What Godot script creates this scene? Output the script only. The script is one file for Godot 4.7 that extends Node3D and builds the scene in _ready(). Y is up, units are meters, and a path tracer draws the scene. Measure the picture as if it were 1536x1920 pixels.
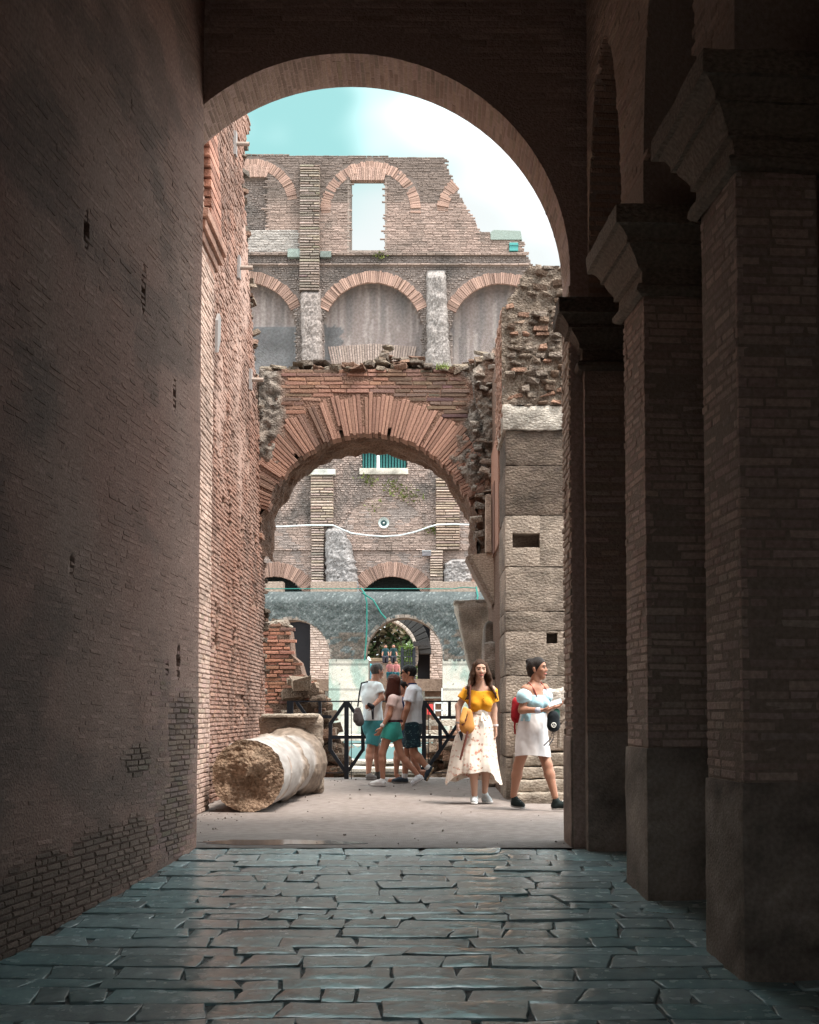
extends Node3D
# A ramped brick passage that opens through an arch on a ruined courtyard. Metres, y up, the viewer looks along -z.
const F := 2500.0
const CX := 800.0
const CY := 1187.0
const PITCH := 0.0611
const EYE := Vector3(0, 1.03, 0)
var R := RandomNumberGenerator.new()
var M := {}
var counts := {}
var top_names := {}
var nz := FastNoiseLite.new()
var nz2 := FastNoiseLite.new()
var brick_shapes := {}


# ---------- measuring: a point of the survey at a chosen distance
func W(u: float, v: float, d: float) -> Vector3:
	var dir := Basis(Vector3.RIGHT, PITCH) * Vector3(u - CX, CY - v, -F)
	return EYE + dir * (d / -dir.z)


func UV(p: Vector3) -> Vector2:
	var q := Basis(Vector3.RIGHT, -PITCH) * (p - EYE)
	return Vector2(CX + q.x / -q.z * F, CY - q.y / -q.z * F)


func noise_at(x: float, y: float, z := 0.0) -> float:
	return nz.get_noise_3d(x, y, z)


func fbm(x: float, y: float, z := 0.0) -> float:
	return nz2.get_noise_3d(x, y, z)


# ---------- nodes
func numbered(called: String) -> String:
	var n: int = top_names.get(called, 0)
	top_names[called] = n + 1
	return called if n == 0 else "%s_%03d" % [called, n]


func tag(o: Node, label: String, category: String, group := "", kind := "") -> Node:
	if label: o.set_meta("label", label)
	if category: o.set_meta("category", category)
	if group: o.set_meta("group", group)
	if kind: o.set_meta("kind", kind)
	return o


func thing(called: String, label: String, category: String, at := Vector3.ZERO, turn := 0.0, group := "") -> Node3D:
	var o := Node3D.new()
	o.name = numbered(called)
	add_child(o)
	o.position = at
	o.rotation.y = turn
	tag(o, label, category, group)
	return o


func put(called: String, mesh: Mesh, m: Material, parent: Node = null, kind := "") -> MeshInstance3D:
	var o := MeshInstance3D.new()
	o.mesh = mesh
	o.material_override = m
	if parent == null or parent == self:
		o.name = numbered(called)
		add_child(o)
	else:
		var key := str(parent.get_instance_id()) + called
		var n: int = counts.get(key, 0)
		counts[key] = n + 1
		o.name = called if n == 0 else "%s_%03d" % [called, n]
		parent.add_child(o)
	if kind: o.set_meta("kind", kind)
	return o


func struct(called: String, mesh: Mesh, m: Material) -> MeshInstance3D:
	return put(called, mesh, m, self, "structure")


# ---------- mesh building: triangles are given anticlockwise as seen from outside
class MB:
	var v := PackedVector3Array()
	var n := PackedVector3Array()
	var c := PackedColorArray()
	var t := PackedVector2Array()

	func tri(a: Vector3, b: Vector3, d: Vector3, col := Color.WHITE) -> void:
		var nn := (b - a).cross(d - a).normalized()
		v.append(a); v.append(d); v.append(b)
		for i in 3:
			n.append(nn); c.append(col); t.append(Vector2.ZERO)

	func quad(a: Vector3, b: Vector3, d: Vector3, e: Vector3, col := Color.WHITE) -> void:
		tri(a, b, d, col)
		tri(a, d, e, col)

	func box(lo: Vector3, hi: Vector3, col := Color.WHITE, x := Transform3D()) -> void:
		var p := []
		for i in 8:
			p.append(x * Vector3(hi.x if i & 1 else lo.x, hi.y if i & 2 else lo.y, hi.z if i & 4 else lo.z))
		quad(p[4], p[5], p[7], p[6], col); quad(p[1], p[0], p[2], p[3], col)
		quad(p[5], p[1], p[3], p[7], col); quad(p[0], p[4], p[6], p[2], col)
		quad(p[6], p[7], p[3], p[2], col); quad(p[0], p[1], p[5], p[4], col)

	func bar(a: Vector3, b: Vector3, w: float, h: float, col := Color.WHITE) -> void:
		var z := (b - a).normalized()
		var x := (Vector3.UP if absf(z.y) < 0.95 else Vector3.RIGHT).cross(z).normalized()
		var y := z.cross(x)
		box(Vector3(-w / 2, -h / 2, 0), Vector3(w / 2, h / 2, a.distance_to(b)), col, Transform3D(Basis(x, y, z), a))

	func mesh() -> ArrayMesh:
		var a := []
		a.resize(Mesh.ARRAY_MAX)
		a[Mesh.ARRAY_VERTEX] = v; a[Mesh.ARRAY_NORMAL] = n; a[Mesh.ARRAY_COLOR] = c; a[Mesh.ARRAY_TEX_UV] = t
		var m := ArrayMesh.new()
		m.add_surface_from_arrays(Mesh.PRIMITIVE_TRIANGLES, a)
		return m


func smooth_mesh(v: PackedVector3Array, f: PackedInt32Array, c := PackedColorArray(), t := PackedVector2Array()) -> ArrayMesh:
	# f: anticlockwise triangles that share vertices
	var n := PackedVector3Array()
	n.resize(v.size())
	var g := PackedInt32Array()
	g.resize(f.size())
	for i in range(0, f.size(), 3):
		var a := f[i]
		var b := f[i + 1]
		var d := f[i + 2]
		var nn := (v[b] - v[a]).cross(v[d] - v[a])
		n[a] += nn; n[b] += nn; n[d] += nn
		g[i] = a; g[i + 1] = d; g[i + 2] = b
	for i in n.size():
		n[i] = n[i].normalized()
	var a := []
	a.resize(Mesh.ARRAY_MAX)
	a[Mesh.ARRAY_VERTEX] = v; a[Mesh.ARRAY_NORMAL] = n; a[Mesh.ARRAY_INDEX] = g
	if c.size(): a[Mesh.ARRAY_COLOR] = c
	if t.size(): a[Mesh.ARRAY_TEX_UV] = t
	var m := ArrayMesh.new()
	m.add_surface_from_arrays(Mesh.PRIMITIVE_TRIANGLES, a)
	return m


func box_mesh(lo: Vector3, hi: Vector3, col := Color.WHITE) -> ArrayMesh:
	var b := MB.new()
	b.box(lo, hi, col)
	return b.mesh()


func bar_mesh(a: Vector3, b: Vector3, w: float, h: float, col := Color.WHITE) -> ArrayMesh:
	var m := MB.new()
	m.bar(a, b, w, h, col)
	return m.mesh()


func prism(poly: PackedVector2Array, fr: Transform3D, depth: float, col := Color.WHITE) -> ArrayMesh:
	# poly in the frame's x, y; its face lies at z = 0 and its back at -depth
	if Geometry2D.is_polygon_clockwise(poly):
		poly.reverse()
	var b := MB.new()
	var ix := Geometry2D.triangulate_polygon(poly)
	for i in range(0, ix.size(), 3):
		var p := [poly[ix[i]], poly[ix[i + 1]], poly[ix[i + 2]]]
		if (p[1] - p[0]).cross(p[2] - p[0]) < 0:
			p = [p[0], p[2], p[1]]
		b.tri(fr * Vector3(p[0].x, p[0].y, 0), fr * Vector3(p[1].x, p[1].y, 0), fr * Vector3(p[2].x, p[2].y, 0), col)
		b.tri(fr * Vector3(p[0].x, p[0].y, -depth), fr * Vector3(p[2].x, p[2].y, -depth), fr * Vector3(p[1].x, p[1].y, -depth), col)
	for i in poly.size():
		var p := poly[i]
		var q := poly[(i + 1) % poly.size()]
		b.quad(fr * Vector3(p.x, p.y, -depth), fr * Vector3(q.x, q.y, -depth), fr * Vector3(q.x, q.y, 0), fr * Vector3(p.x, p.y, 0), col)
	return b.mesh()


func frame(o: Vector3, x: Vector3, y := Vector3.UP) -> Transform3D:
	var xx := x.normalized()
	return Transform3D(Basis(xx, y, xx.cross(y).normalized()), o)


func relief(fr: Transform3D, w: float, h: float, cell: float, dep: Callable, tone: Callable, inside = null) -> ArrayMesh:
	# a modelled face: dep(a, b) metres inwards, tone(a, b) its colour
	var nx := maxi(2, int(w / cell) + 1)
	var ny := maxi(2, int(h / cell) + 1)
	var v := PackedVector3Array()
	var c := PackedColorArray()
	var ok := PackedByteArray()
	for j in ny:
		for i in nx:
			var a := w * i / (nx - 1)
			var b := h * j / (ny - 1)
			var keep: bool = inside == null or inside.call(a, b)
			ok.append(1 if keep else 0)
			v.append(fr * Vector3(a, b, -dep.call(a, b)))
			c.append(tone.call(a, b))
	var f := PackedInt32Array()
	for j in ny - 1:
		for i in nx - 1:
			var k := j * nx + i
			if ok[k] + ok[k + 1] + ok[k + nx] + ok[k + nx + 1] < 3:
				continue
			f.append_array([k, k + 1, k + nx + 1, k, k + nx + 1, k + nx])
	return smooth_mesh(v, f, c)


func worn_box(size: Vector3, round_r: float, amp: float, cell: float, sd: float, col := Color.WHITE, freq := 1.0) -> ArrayMesh:
	# a stone block on its base centre: rounded, uneven, with every face modelled
	var v := PackedVector3Array()
	var f := PackedInt32Array()
	var c := PackedColorArray()
	var hs := size / 2
	for ax in 3:
		for s in [-1.0, 1.0]:
			var u := (ax + 1) % 3
			var w := (ax + 2) % 3
			var nu := clampi(int(size[u] / cell), 2, 60)
			var nw := clampi(int(size[w] / cell), 2, 60)
			var first := v.size()
			for j in nw + 1:
				for i in nu + 1:
					var p := Vector3.ZERO
					p[ax] = hs[ax] * s
					p[u] = hs[u] * (2.0 * i / nu - 1)
					p[w] = hs[w] * (2.0 * j / nw - 1)
					var q := p.clamp(-hs + Vector3.ONE * round_r, hs - Vector3.ONE * round_r)
					var dd := (p - q).normalized()
					var k := fbm(p.x * 2.2 * freq + sd * 7.1, p.y * 2.2 * freq, p.z * 2.2 * freq + sd) + 0.5 * noise_at(p.x * 8 * freq + sd, p.y * 8 * freq, p.z * 8 * freq)
					v.append(q + dd * (round_r + amp * k) + Vector3(0, hs.y, 0))
					c.append(col * clampf(1.0 + 0.8 * fbm(p.x * 1.6 + sd, p.y * 3, p.z * 1.6) + 0.4 * noise_at(p.x * 5 + sd, p.y * 18, p.z * 5), 0.3, 1.5))
			for j in nw:
				for i in nu:
					var k := first + j * (nu + 1) + i
					if s > 0: f.append_array([k, k + 1, k + nu + 2, k, k + nu + 2, k + nu + 1])
					else: f.append_array([k, k + nu + 2, k + 1, k, k + nu + 1, k + nu + 2])
	return smooth_mesh(v, f, c)


func rock_mesh(sd: float, rough := 0.35, seg := 9, col := Color.WHITE) -> ArrayMesh:
	# an angular lump within a unit box
	var v := PackedVector3Array()
	var f := PackedInt32Array()
	var c := PackedColorArray()
	for j in seg + 1:
		for i in seg + 1:
			var th := PI * j / seg
			var ph := TAU * (i % seg) / seg
			var d := Vector3(sin(th) * cos(ph), cos(th), sin(th) * sin(ph))
			var sq := d / maxf(absf(d.x), maxf(absf(d.y), absf(d.z)))
			var p := d.lerp(sq * 0.75, 0.6) * 0.5
			p *= 1.0 + rough * fbm(d.x * 1.7 + sd * 13.7, d.y * 1.7, d.z * 1.7 - sd * 3)
			v.append(p)
			c.append(col * (1.0 + 0.3 * noise_at(d.x * 3 + sd, d.y * 3, d.z * 3)))
	for j in seg:
		for i in seg:
			var k := j * (seg + 1) + i
			f.append_array([k, k + 1, k + seg + 2, k, k + seg + 2, k + seg + 1])
	return smooth_mesh(v, f, c)


func lathe(prof: Array, seg: int, col := Color.WHITE, wob := 0.0) -> ArrayMesh:
	# prof: [radius, height]
	var v := PackedVector3Array()
	var f := PackedInt32Array()
	var c := PackedColorArray()
	for p in prof:
		for i in seg + 1:
			var a := TAU * (i % seg) / seg
			var r: float = p[0] * (1.0 + wob * noise_at(cos(a) * 2, p[1] * 4, sin(a) * 2))
			v.append(Vector3(r * cos(a), p[1], -r * sin(a)))
			c.append(col)
	for j in prof.size() - 1:
		for i in seg:
			var k := j * (seg + 1) + i
			f.append_array([k, k + 1, k + seg + 2, k, k + seg + 2, k + seg + 1])
	return smooth_mesh(v, f, c)


func tube(pts: PackedVector3Array, r: float, seg := 7, col := Color.WHITE) -> ArrayMesh:
	var v := PackedVector3Array()
	var f := PackedInt32Array()
	var c := PackedColorArray()
	for j in pts.size():
		var t := (pts[mini(j + 1, pts.size() - 1)] - pts[maxi(j - 1, 0)]).normalized()
		var x := (Vector3.UP if absf(t.y) < 0.9 else Vector3.RIGHT).cross(t).normalized()
		var y := t.cross(x)
		for i in seg + 1:
			var a := TAU * (i % seg) / seg
			v.append(pts[j] + (x * cos(a) + y * sin(a)) * r)
			c.append(col)
	for j in pts.size() - 1:
		for i in seg:
			var k := j * (seg + 1) + i
			f.append_array([k, k + 1, k + seg + 2, k, k + seg + 2, k + seg + 1])
	return smooth_mesh(v, f, c)


# ---------- bricks
func brick_shape(kind: int, col := Color.WHITE) -> ArrayMesh:
	var key := "%d %s" % [kind, col]
	if brick_shapes.has(key):
		return brick_shapes[key]
	var r := RandomNumberGenerator.new()
	r.seed = 50 + kind
	var b := MB.new()
	var outer := []
	var inner := []
	var back := []
	for q in [Vector2(-1, -1), Vector2(1, -1), Vector2(1, 1), Vector2(-1, 1)]:
		var chip := 1.0 + (2.4 * r.randf() if r.randf() < 0.35 else 0.0)
		outer.append(Vector3(q.x * (0.5 - 0.012 * r.randf()), q.y * (0.5 - 0.06 * r.randf()), 0.34 - 0.12 * (chip - 1)))
		inner.append(Vector3(q.x * (0.5 - 0.03 * chip), q.y * (0.5 - 0.1 * chip), 0.5 - 0.1 * r.randf()))
		back.append(Vector3(q.x * 0.5, q.y * 0.5, -0.5))
	b.quad(inner[0], inner[1], inner[2], inner[3], col)
	for i in 4:
		var j := (i + 1) % 4
		b.quad(outer[i], outer[j], inner[j], inner[i], col)
		b.quad(back[i], back[j], outer[j], outer[i], col)
	brick_shapes[key] = b.mesh()
	return brick_shapes[key]


func planar(fr: Transform3D) -> Callable:
	return func(a: float, b: float) -> Transform3D: return Transform3D(fr.basis, fr * Vector3(a, b, 0))


func bricks(parent: Node3D, wa: float, hb: float, map: Callable, o: Dictionary) -> void:
	# courses of separate bricks; the parts_n that stand largest are parts, the rest one part of kind stuff
	var course: float = o.get("course", 0.05)
	var lmin: float = o.get("lmin", 0.16)
	var lmax: float = o.get("lmax", 0.32)
	var gap: float = o.get("gap", 0.008)
	var deep: float = o.get("deep", 0.05)
	var jit: float = o.get("jit", 0.003)
	var turn: float = o.get("turn", 0.0)
	var rag: float = o.get("rag", 0.0)
	var inside = o.get("inside")
	var dep = o.get("dep")
	var tone: Callable = o.tone
	var called: String = o.get("name", "brick")
	var m: Material = o.get("mat", M.masonry)
	var rng := RandomNumberGenerator.new()
	rng.seed = o.get("seed", 1)
	var tf: Array[Transform3D] = []
	var cols: Array[Color] = []
	var b := course / 2
	while b < hb:
		var ch := course * rng.randf_range(0.9, 1.08)
		var a := -rng.randf() * lmax
		while a < wa:
			var l := rng.randf_range(lmin, lmax)
			if rng.randf() < 0.25: l *= 0.6
			var a0 := maxf(a, 0.0)
			var a1 := minf(a + l, wa)
			a += l
			if a1 - a0 < lmin * 0.3: continue
			var ca := (a0 + a1) / 2
			if inside != null and not inside.call(ca, b): continue
			var dd: float = dep.call(ca, b) if dep != null else 0.0
			if dd > 9.0: continue
			var t: Transform3D = map.call(ca, b)
			var bas := t.basis
			if turn > 0: bas = bas * Basis.from_euler(Vector3(rng.randfn(0, turn), rng.randfn(0, turn), rng.randfn(0, turn * 0.5)))
			bas = bas * Basis.from_scale(Vector3(a1 - a0 - gap, ch - gap, deep))
			if rag > 0.0 and (a0 <= 0.0 or a1 >= wa): bas = Basis(bas.x * (1.0 - rag * rng.randf()), bas.y, bas.z)
			tf.append(Transform3D(bas, t.origin + t.basis.z * (rng.randfn(0, jit) - dd - deep / 2)))
			cols.append(tone.call(ca, b) * rng.randf_range(0.78, 1.2))
		b += ch
	var n: int = mini(o.get("parts_n", 0), tf.size())
	var order := range(tf.size())
	if n > 0:
		var near: Vector3 = parent.transform.affine_inverse() * o.get("near", EYE)
		var far := PackedFloat32Array()
		for t in tf: far.append(t.origin.distance_squared_to(near))
		order.sort_custom(func(x, y): return far[x] < far[y])
		for i in n:
			var k: int = order[i]
			var c := cols[k]
			var q := Color(snappedf(c.r, 0.03) + 0.01, snappedf(c.g, 0.025) + 0.006, snappedf(c.b, 0.025) + 0.006)
			put(called, brick_shape(k % 4, q), m, parent).transform = tf[k]
	if n < tf.size():
		for kind in 2:
			var mm := MultiMesh.new()
			mm.transform_format = MultiMesh.TRANSFORM_3D
			mm.use_colors = true
			mm.mesh = brick_shape(kind)
			var mine := []
			for i in range(n, order.size()):
				if i % 2 == kind: mine.append(order[i])
			if mine.is_empty(): continue
			mm.instance_count = mine.size()
			for i in mine.size():
				mm.set_instance_transform(i, tf[mine[i]])
				mm.set_instance_color(i, cols[mine[i]])
			var o2 := MultiMeshInstance3D.new()
			o2.multimesh = mm
			o2.material_override = m
			var key := str(parent.get_instance_id()) + "brickwork"
			var num: int = counts.get(key, 0)
			counts[key] = num + 1
			o2.name = "brickwork" if num == 0 else "brickwork_%03d" % num
			o2.set_meta("kind", "stuff")
			parent.add_child(o2)


func ring(parent: Node3D, fr: Transform3D, c: Vector2, r0: float, r1: float, a0: float, a1: float, n: int, deep: float, tone: Callable, o := {}) -> void:
	# voussoirs of an arch, each a wedge of its own
	var rng := RandomNumberGenerator.new()
	rng.seed = o.get("seed", 3)
	var clip = o.get("inside")
	var step := (a1 - a0) / n
	for i in n:
		var s := a0 + step * (i + rng.randf_range(0.01, 0.07))
		var e := a0 + step * (i + 1 - rng.randf_range(0.01, 0.07))
		var mid := (s + e) / 2
		var q := c + Vector2(cos(mid), sin(mid)) * (r0 + r1) / 2
		if clip != null and not clip.call(q.x, q.y): continue
		var ri: float = r0 + (r1 - r0) * o.get("rag_in", 0.05) * rng.randf()
		var ro: float = r1 - (r1 - r0) * o.get("rag_out", 0.06) * rng.randf()
		if rng.randf() < o.get("broken", 0.0): ri += (r1 - r0) * rng.randf_range(0.08, 0.25)
		var z: float = rng.randfn(0, o.get("jit", 0.006))
		var col: Color = tone.call(q.x, q.y) * rng.randf_range(0.72, 1.2)
		var b := MB.new()
		var p := []
		var ch := 0.12 * step
		for z1 in [z - 0.012, z]:
			var k := ch if z1 == z else 0.0
			for pr in [[ri + k * r0, s + k], [ro - k * r0, s + k], [ro - k * r0, e - k], [ri + k * r0, e - k]]:
				p.append(fr * Vector3(c.x + cos(pr[1]) * pr[0], c.y + sin(pr[1]) * pr[0], z1))
		var bk := []
		for pr in [[ri, s], [ro, s], [ro, e], [ri, e]]:
			bk.append(fr * Vector3(c.x + cos(pr[1]) * pr[0], c.y + sin(pr[1]) * pr[0], -deep))
		b.quad(p[4], p[5], p[6], p[7], col)
		for k in 4:
			var l := (k + 1) % 4
			b.quad(p[k], p[l], p[l + 4], p[k + 4], col)
			b.quad(bk[k], bk[l], p[l], p[k], col)
		put(o.get("name", "voussoir"), b.mesh(), M.masonry, parent)


func chip_mesh(sd: float, col: Color) -> ArrayMesh:
	# a broken brick or stone: flat faces, no two alike
	var r := RandomNumberGenerator.new()
	r.seed = int(sd * 1000)
	var p := []
	for i in 8:
		var q := Vector3(0.5 if i & 1 else -0.5, 0.5 if i & 2 else -0.5, 0.5 if i & 4 else -0.5)
		p.append(q * Vector3(r.randf_range(0.7, 1.0), r.randf_range(0.65, 1.0), r.randf_range(0.7, 1.0)) + Vector3(r.randfn(0, 0.06), r.randfn(0, 0.07), r.randfn(0, 0.06)))
	var b := MB.new()
	for f in [[4, 5, 7, 6], [1, 0, 2, 3], [5, 1, 3, 7], [0, 4, 6, 2], [6, 7, 3, 2], [0, 1, 5, 4]]:
		var m: Vector3 = (p[f[0]] + p[f[1]] + p[f[2]] + p[f[3]]) / 4 * r.randf_range(1.0, 1.18)
		for k in 4: b.tri(p[f[k]], p[f[(k + 1) % 4]], m, col * r.randf_range(0.92, 1.08))
	return b.mesh()


func rubble(parent: Node3D, spots: Array, called: String, cols: Array, sd: int, m: Material) -> void:
	# spots: [centre, size]; each stone a part
	var rng := RandomNumberGenerator.new()
	rng.seed = sd
	var shapes := []
	for c in cols:
		for k in 4: shapes.append(chip_mesh(sd * 0.37 + shapes.size() * 1.9, c * [1.0, 0.82, 1.18, 0.95][k]) if k < 3 else rock_mesh(sd * 0.37 + shapes.size() * 1.9, 0.5, 8, c))
	for s in spots:
		var o := put(called, shapes[rng.randi() % shapes.size()], m, parent)
		o.transform = Transform3D(Basis.from_euler(Vector3(rng.randfn(0, 0.15), rng.randfn(0, 0.25), rng.randfn(0, 0.12))) * Basis.from_scale(s[1]), s[0])


# ---------- materials
func grain(freq: float, oct: int, lo: Color, hi: Color, sd: int, kind := FastNoiseLite.TYPE_SIMPLEX_SMOOTH, size := 512) -> NoiseTexture2D:
	var n := FastNoiseLite.new()
	n.noise_type = kind
	n.frequency = freq
	n.fractal_octaves = oct
	n.seed = sd
	var g := Gradient.new()
	g.set_color(0, lo)
	g.set_color(1, hi)
	var t := NoiseTexture2D.new()
	t.width = size
	t.height = size
	t.seamless = true
	t.noise = n
	t.color_ramp = g
	return t


func bumps(freq: float, oct: int, sd: int, kind := FastNoiseLite.TYPE_SIMPLEX_SMOOTH, size := 512) -> NoiseTexture2D:
	return grain(freq, oct, Color.BLACK, Color.WHITE, sd, kind, size)


func mat(called: String, col: Color, rough: float, tex: Texture2D = null, scale := Vector3.ONE, bump: Texture2D = null, cm := 1.0, vc := true) -> StandardMaterial3D:
	var m := StandardMaterial3D.new()
	m.resource_name = called
	m.albedo_color = col.linear_to_srgb()
	m.roughness = rough
	m.vertex_color_use_as_albedo = vc
	m.metallic_specular = 0.35
	if tex or bump:
		m.uv1_triplanar = true
		m.uv1_world_triplanar = true
		m.uv1_scale = scale
	if tex: m.albedo_texture = tex
	if bump:
		m.heightmap_enabled = true
		m.heightmap_texture = bump
		m.heightmap_scale = cm
	return m


func materials() -> void:
	nz.frequency = 1.0
	nz.seed = 5
	nz.fractal_octaves = 2
	nz2.frequency = 0.6
	nz2.seed = 11
	nz2.fractal_octaves = 4
	var g := grain(0.03, 5, Color(0.8, 0.79, 0.78), Color(1.0, 1.0, 1.0), 3)
	M.masonry = mat("old brick", Color.WHITE, 0.92, g, Vector3.ONE * 1.7, bumps(0.05, 5, 8), 0.5)
	M.masonry_far = mat("weathered brick", Color.WHITE, 0.95, g, Vector3.ONE * 0.45, bumps(0.06, 4, 9), 1.6)
	M.stone = mat("travertine", Color.WHITE, 0.85, grain(0.035, 5, Color(0.66, 0.63, 0.59), Color(1, 0.99, 0.97), 14), Vector3(1.3, 2.3, 1.3), bumps(0.025, 6, 15), 1.0)
	M.concrete = mat("rubble concrete", Color.WHITE, 0.95, grain(0.05, 3, Color(0.55, 0.54, 0.53), Color(1, 1, 1), 21, FastNoiseLite.TYPE_CELLULAR), Vector3.ONE * 0.55, bumps(0.05, 3, 21, FastNoiseLite.TYPE_CELLULAR), 2.5)
	M.rock = mat("broken rock", Color.WHITE, 0.95, grain(0.03, 5, Color(0.55, 0.52, 0.48), Color(1, 1, 1), 23), Vector3.ONE * 1.6, bumps(0.035, 5, 24), 2.2)
	M.ground = mat("worn ground", Color.WHITE, 0.85, grain(0.02, 6, Color(0.82, 0.8, 0.78), Color(1, 1, 1), 31, FastNoiseLite.TYPE_SIMPLEX_SMOOTH, 1024), Vector3.ONE * 0.31, bumps(0.2, 3, 32, FastNoiseLite.TYPE_SIMPLEX_SMOOTH, 1024), 0.5)
	M.paving = mat("polished basalt", Color.WHITE, 0.34, grain(0.015, 6, Color(0.84, 0.84, 0.85), Color(1, 1, 1), 41), Vector3.ONE * 1.2, bumps(0.02, 4, 42), 0.22)
	M.paving.roughness = 1.0
	M.paving.roughness_texture = grain(0.012, 5, Color(0.09, 0.09, 0.09), Color(0.34, 0.34, 0.34), 43)
	M.paving.metallic_specular = 0.7
	M.marble = mat("weathered marble", Color.WHITE, 0.62, grain(0.012, 6, Color(0.72, 0.7, 0.68), Color(1, 1, 1), 51), Vector3(1.0, 1.0, 0.3), bumps(0.05, 5, 52), 0.25)
	M.metal = mat("painted iron", Color(0.022, 0.026, 0.034), 0.5, null, Vector3.ONE, null, 1.0, false)
	M.plain = mat("plain", Color.WHITE, 0.75)
	M.cloth = mat("cotton", Color.WHITE, 0.9, null, Vector3(1.6, 1.1, 1.6), bumps(0.012, 2, 61), 0.9)
	M.cloth.rim_enabled = true
	M.cloth.rim = 0.2
	M.skin = mat("skin", Color.WHITE, 0.5)
	M.skin.subsurf_scatter_enabled = true
	M.skin.subsurf_scatter_strength = 0.08
	M.hair = mat("hair", Color.WHITE, 0.5, grain(0.03, 4, Color(0.45, 0.45, 0.45), Color(1, 1, 1), 66), Vector3(14, 2, 14), bumps(0.03, 3, 67), 0.6)
	M.leaf = mat("leaf", Color.WHITE, 0.6)
	M.leaf.backlight_enabled = true
	M.leaf.backlight = Color(0.4, 0.45, 0.3)


# ---------- the passage: it ramps up to the courtyard and narrows towards it
func left_x(d: float) -> float: return -1.785 - 0.103 * (10.5 - d)
func right_x(d: float) -> float: return 1.24 + 0.07 * (10.5 - d)
func ramp_y(d: float) -> float: return -0.06 * (10.5 - d) if d < 10.5 else 0.0


func passage_floor() -> void:
	var b := MB.new()
	var col := Color(0.24, 0.25, 0.25)
	var ys := 0.016
	b.quad(Vector3(-4, ramp_y(-3.2) - ys, 3.2), Vector3(5.2, ramp_y(-3.2) - ys, 3.2), Vector3(5.2, ramp_y(10.42) - ys, -10.42), Vector3(-4, ramp_y(10.42) - ys, -10.42), col)
	b.box(Vector3(-4, -1.6, -10.42), Vector3(5.2, -1.25, 3.2), col)
	var fl := struct("passage_floor", b.mesh(), M.masonry)
	# irregular slabs laid in rows across the passage, each with its own edges
	var rng := RandomNumberGenerator.new()
	rng.seed = 77
	var d := 4.9
	var row := 0
	while d < 10.38:
		var dep := rng.randf_range(0.15, 0.28)
		var d1 := minf(d + dep, 10.42)
		if 10.42 - d1 < 0.1: d1 = 10.42
		var x := left_x(d) + 0.02 - rng.randf() * 0.4
		var xe := right_x(d) + (1.1 if row % 2 == 0 else 0.9)
		while x < xe:
			var l := rng.randf_range(0.28, 0.68)
			if rng.randf() < 0.25: l *= 0.5
			slab(fl, x, x + l, d, d1, rng)
			x += l
		d = d1
		row += 1


func warp(p: Vector2) -> Vector2:
	return p + Vector2(0.05 * noise_at(p.x * 0.9, p.y * 2.6, 5.0), 0.06 * noise_at(p.x * 0.8, p.y * 0.9, 2.0) + 0.025 * noise_at(p.x * 2.6, p.y * 1.2, 3.0))


func slab(fl: Node3D, x0: float, x1: float, d0: float, d1: float, rng: RandomNumberGenerator) -> void:
	x0 = maxf(x0, left_x((d0 + d1) / 2) - 0.02)
	if x1 - x0 < 0.08: return
	var g := rng.randf_range(0.002, 0.006)
	var sk := rng.randf_range(-0.05, 0.05)
	var sk2 := rng.randf_range(-0.05, 0.05)
	var cor := [Vector2(x0 + g + sk * 0.5, d0 + g), Vector2(x1 - g + sk2 * 0.5, d0 + g), Vector2(x1 - g - sk2 * 0.5, d1 - g), Vector2(x0 + g - sk * 0.5, d1 - g)]
	for i in 4:
		if rng.randf() < 0.25: cor[i] = cor[i].lerp((cor[0] + cor[2]) / 2, rng.randf_range(0.02, 0.06))
	for i in 4: cor[i] = warp(cor[i])
	var ring_ := PackedVector2Array()
	for i in 4:
		var a: Vector2 = cor[i]
		var e: Vector2 = cor[(i + 1) % 4]
		var nn := maxi(2, int(a.distance_to(e) / 0.06))
		var nrm := (e - a).normalized().rotated(PI / 2)
		for k in nn:
			var p := a.lerp(e, float(k) / nn)
			ring_.append(p + nrm * (0.009 * noise_at(p.x * 9, p.y * 9, i) + 0.006 * noise_at(p.x * 26, p.y * 26) - 0.002))
	var n := ring_.size()
	var ctr: Vector2 = (cor[0] + cor[1] + cor[2] + cor[3]) / 4
	var lift := rng.randf_range(-0.005, 0.006)
	var tx := rng.randfn(0, 0.006)
	var tz := rng.randfn(0, 0.006)
	var shade := rng.randf_range(0.75, 1.25)
	var base := Color(0.33, 0.53, 0.55).lerp(Color(0.41, 0.52, 0.535), rng.randf()) * shade
	var v := PackedVector3Array()
	var c := PackedColorArray()
	var f := PackedInt32Array()
	for lev in 5:
		var s: float = [0.0, 0.55, 0.9, 1.0, 1.02][lev]
		for i in n:
			var p: Vector2 = ctr.lerp(ring_[i], s)
			if lev == 2: p = ring_[i] + (ctr - ring_[i]).normalized() * 0.009
			var y: float = ramp_y(p.y) + lift + tx * (p.x - ctr.x) + tz * (p.y - ctr.y) + 0.0055 * fbm(p.x * 5, p.y * 5, shade * 9) + 0.0016 * noise_at(p.x * 16, p.y * 16)
			if lev == 2: y -= 0.003
			if lev == 3: y -= 0.007
			if lev == 4: y = ramp_y(p.y) - 0.07
			v.append(Vector3(p.x, y, -p.y))
			c.append(base * (1.0 if lev < 3 else 0.8))
	for lev in 4:
		for i in n:
			var j := (i + 1) % n
			f.append_array([lev * n + i, (lev + 1) * n + i, (lev + 1) * n + j, lev * n + i, (lev + 1) * n + j, lev * n + j])
	put("paving_slab", smooth_mesh(v, f, c), M.paving, fl)


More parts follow.
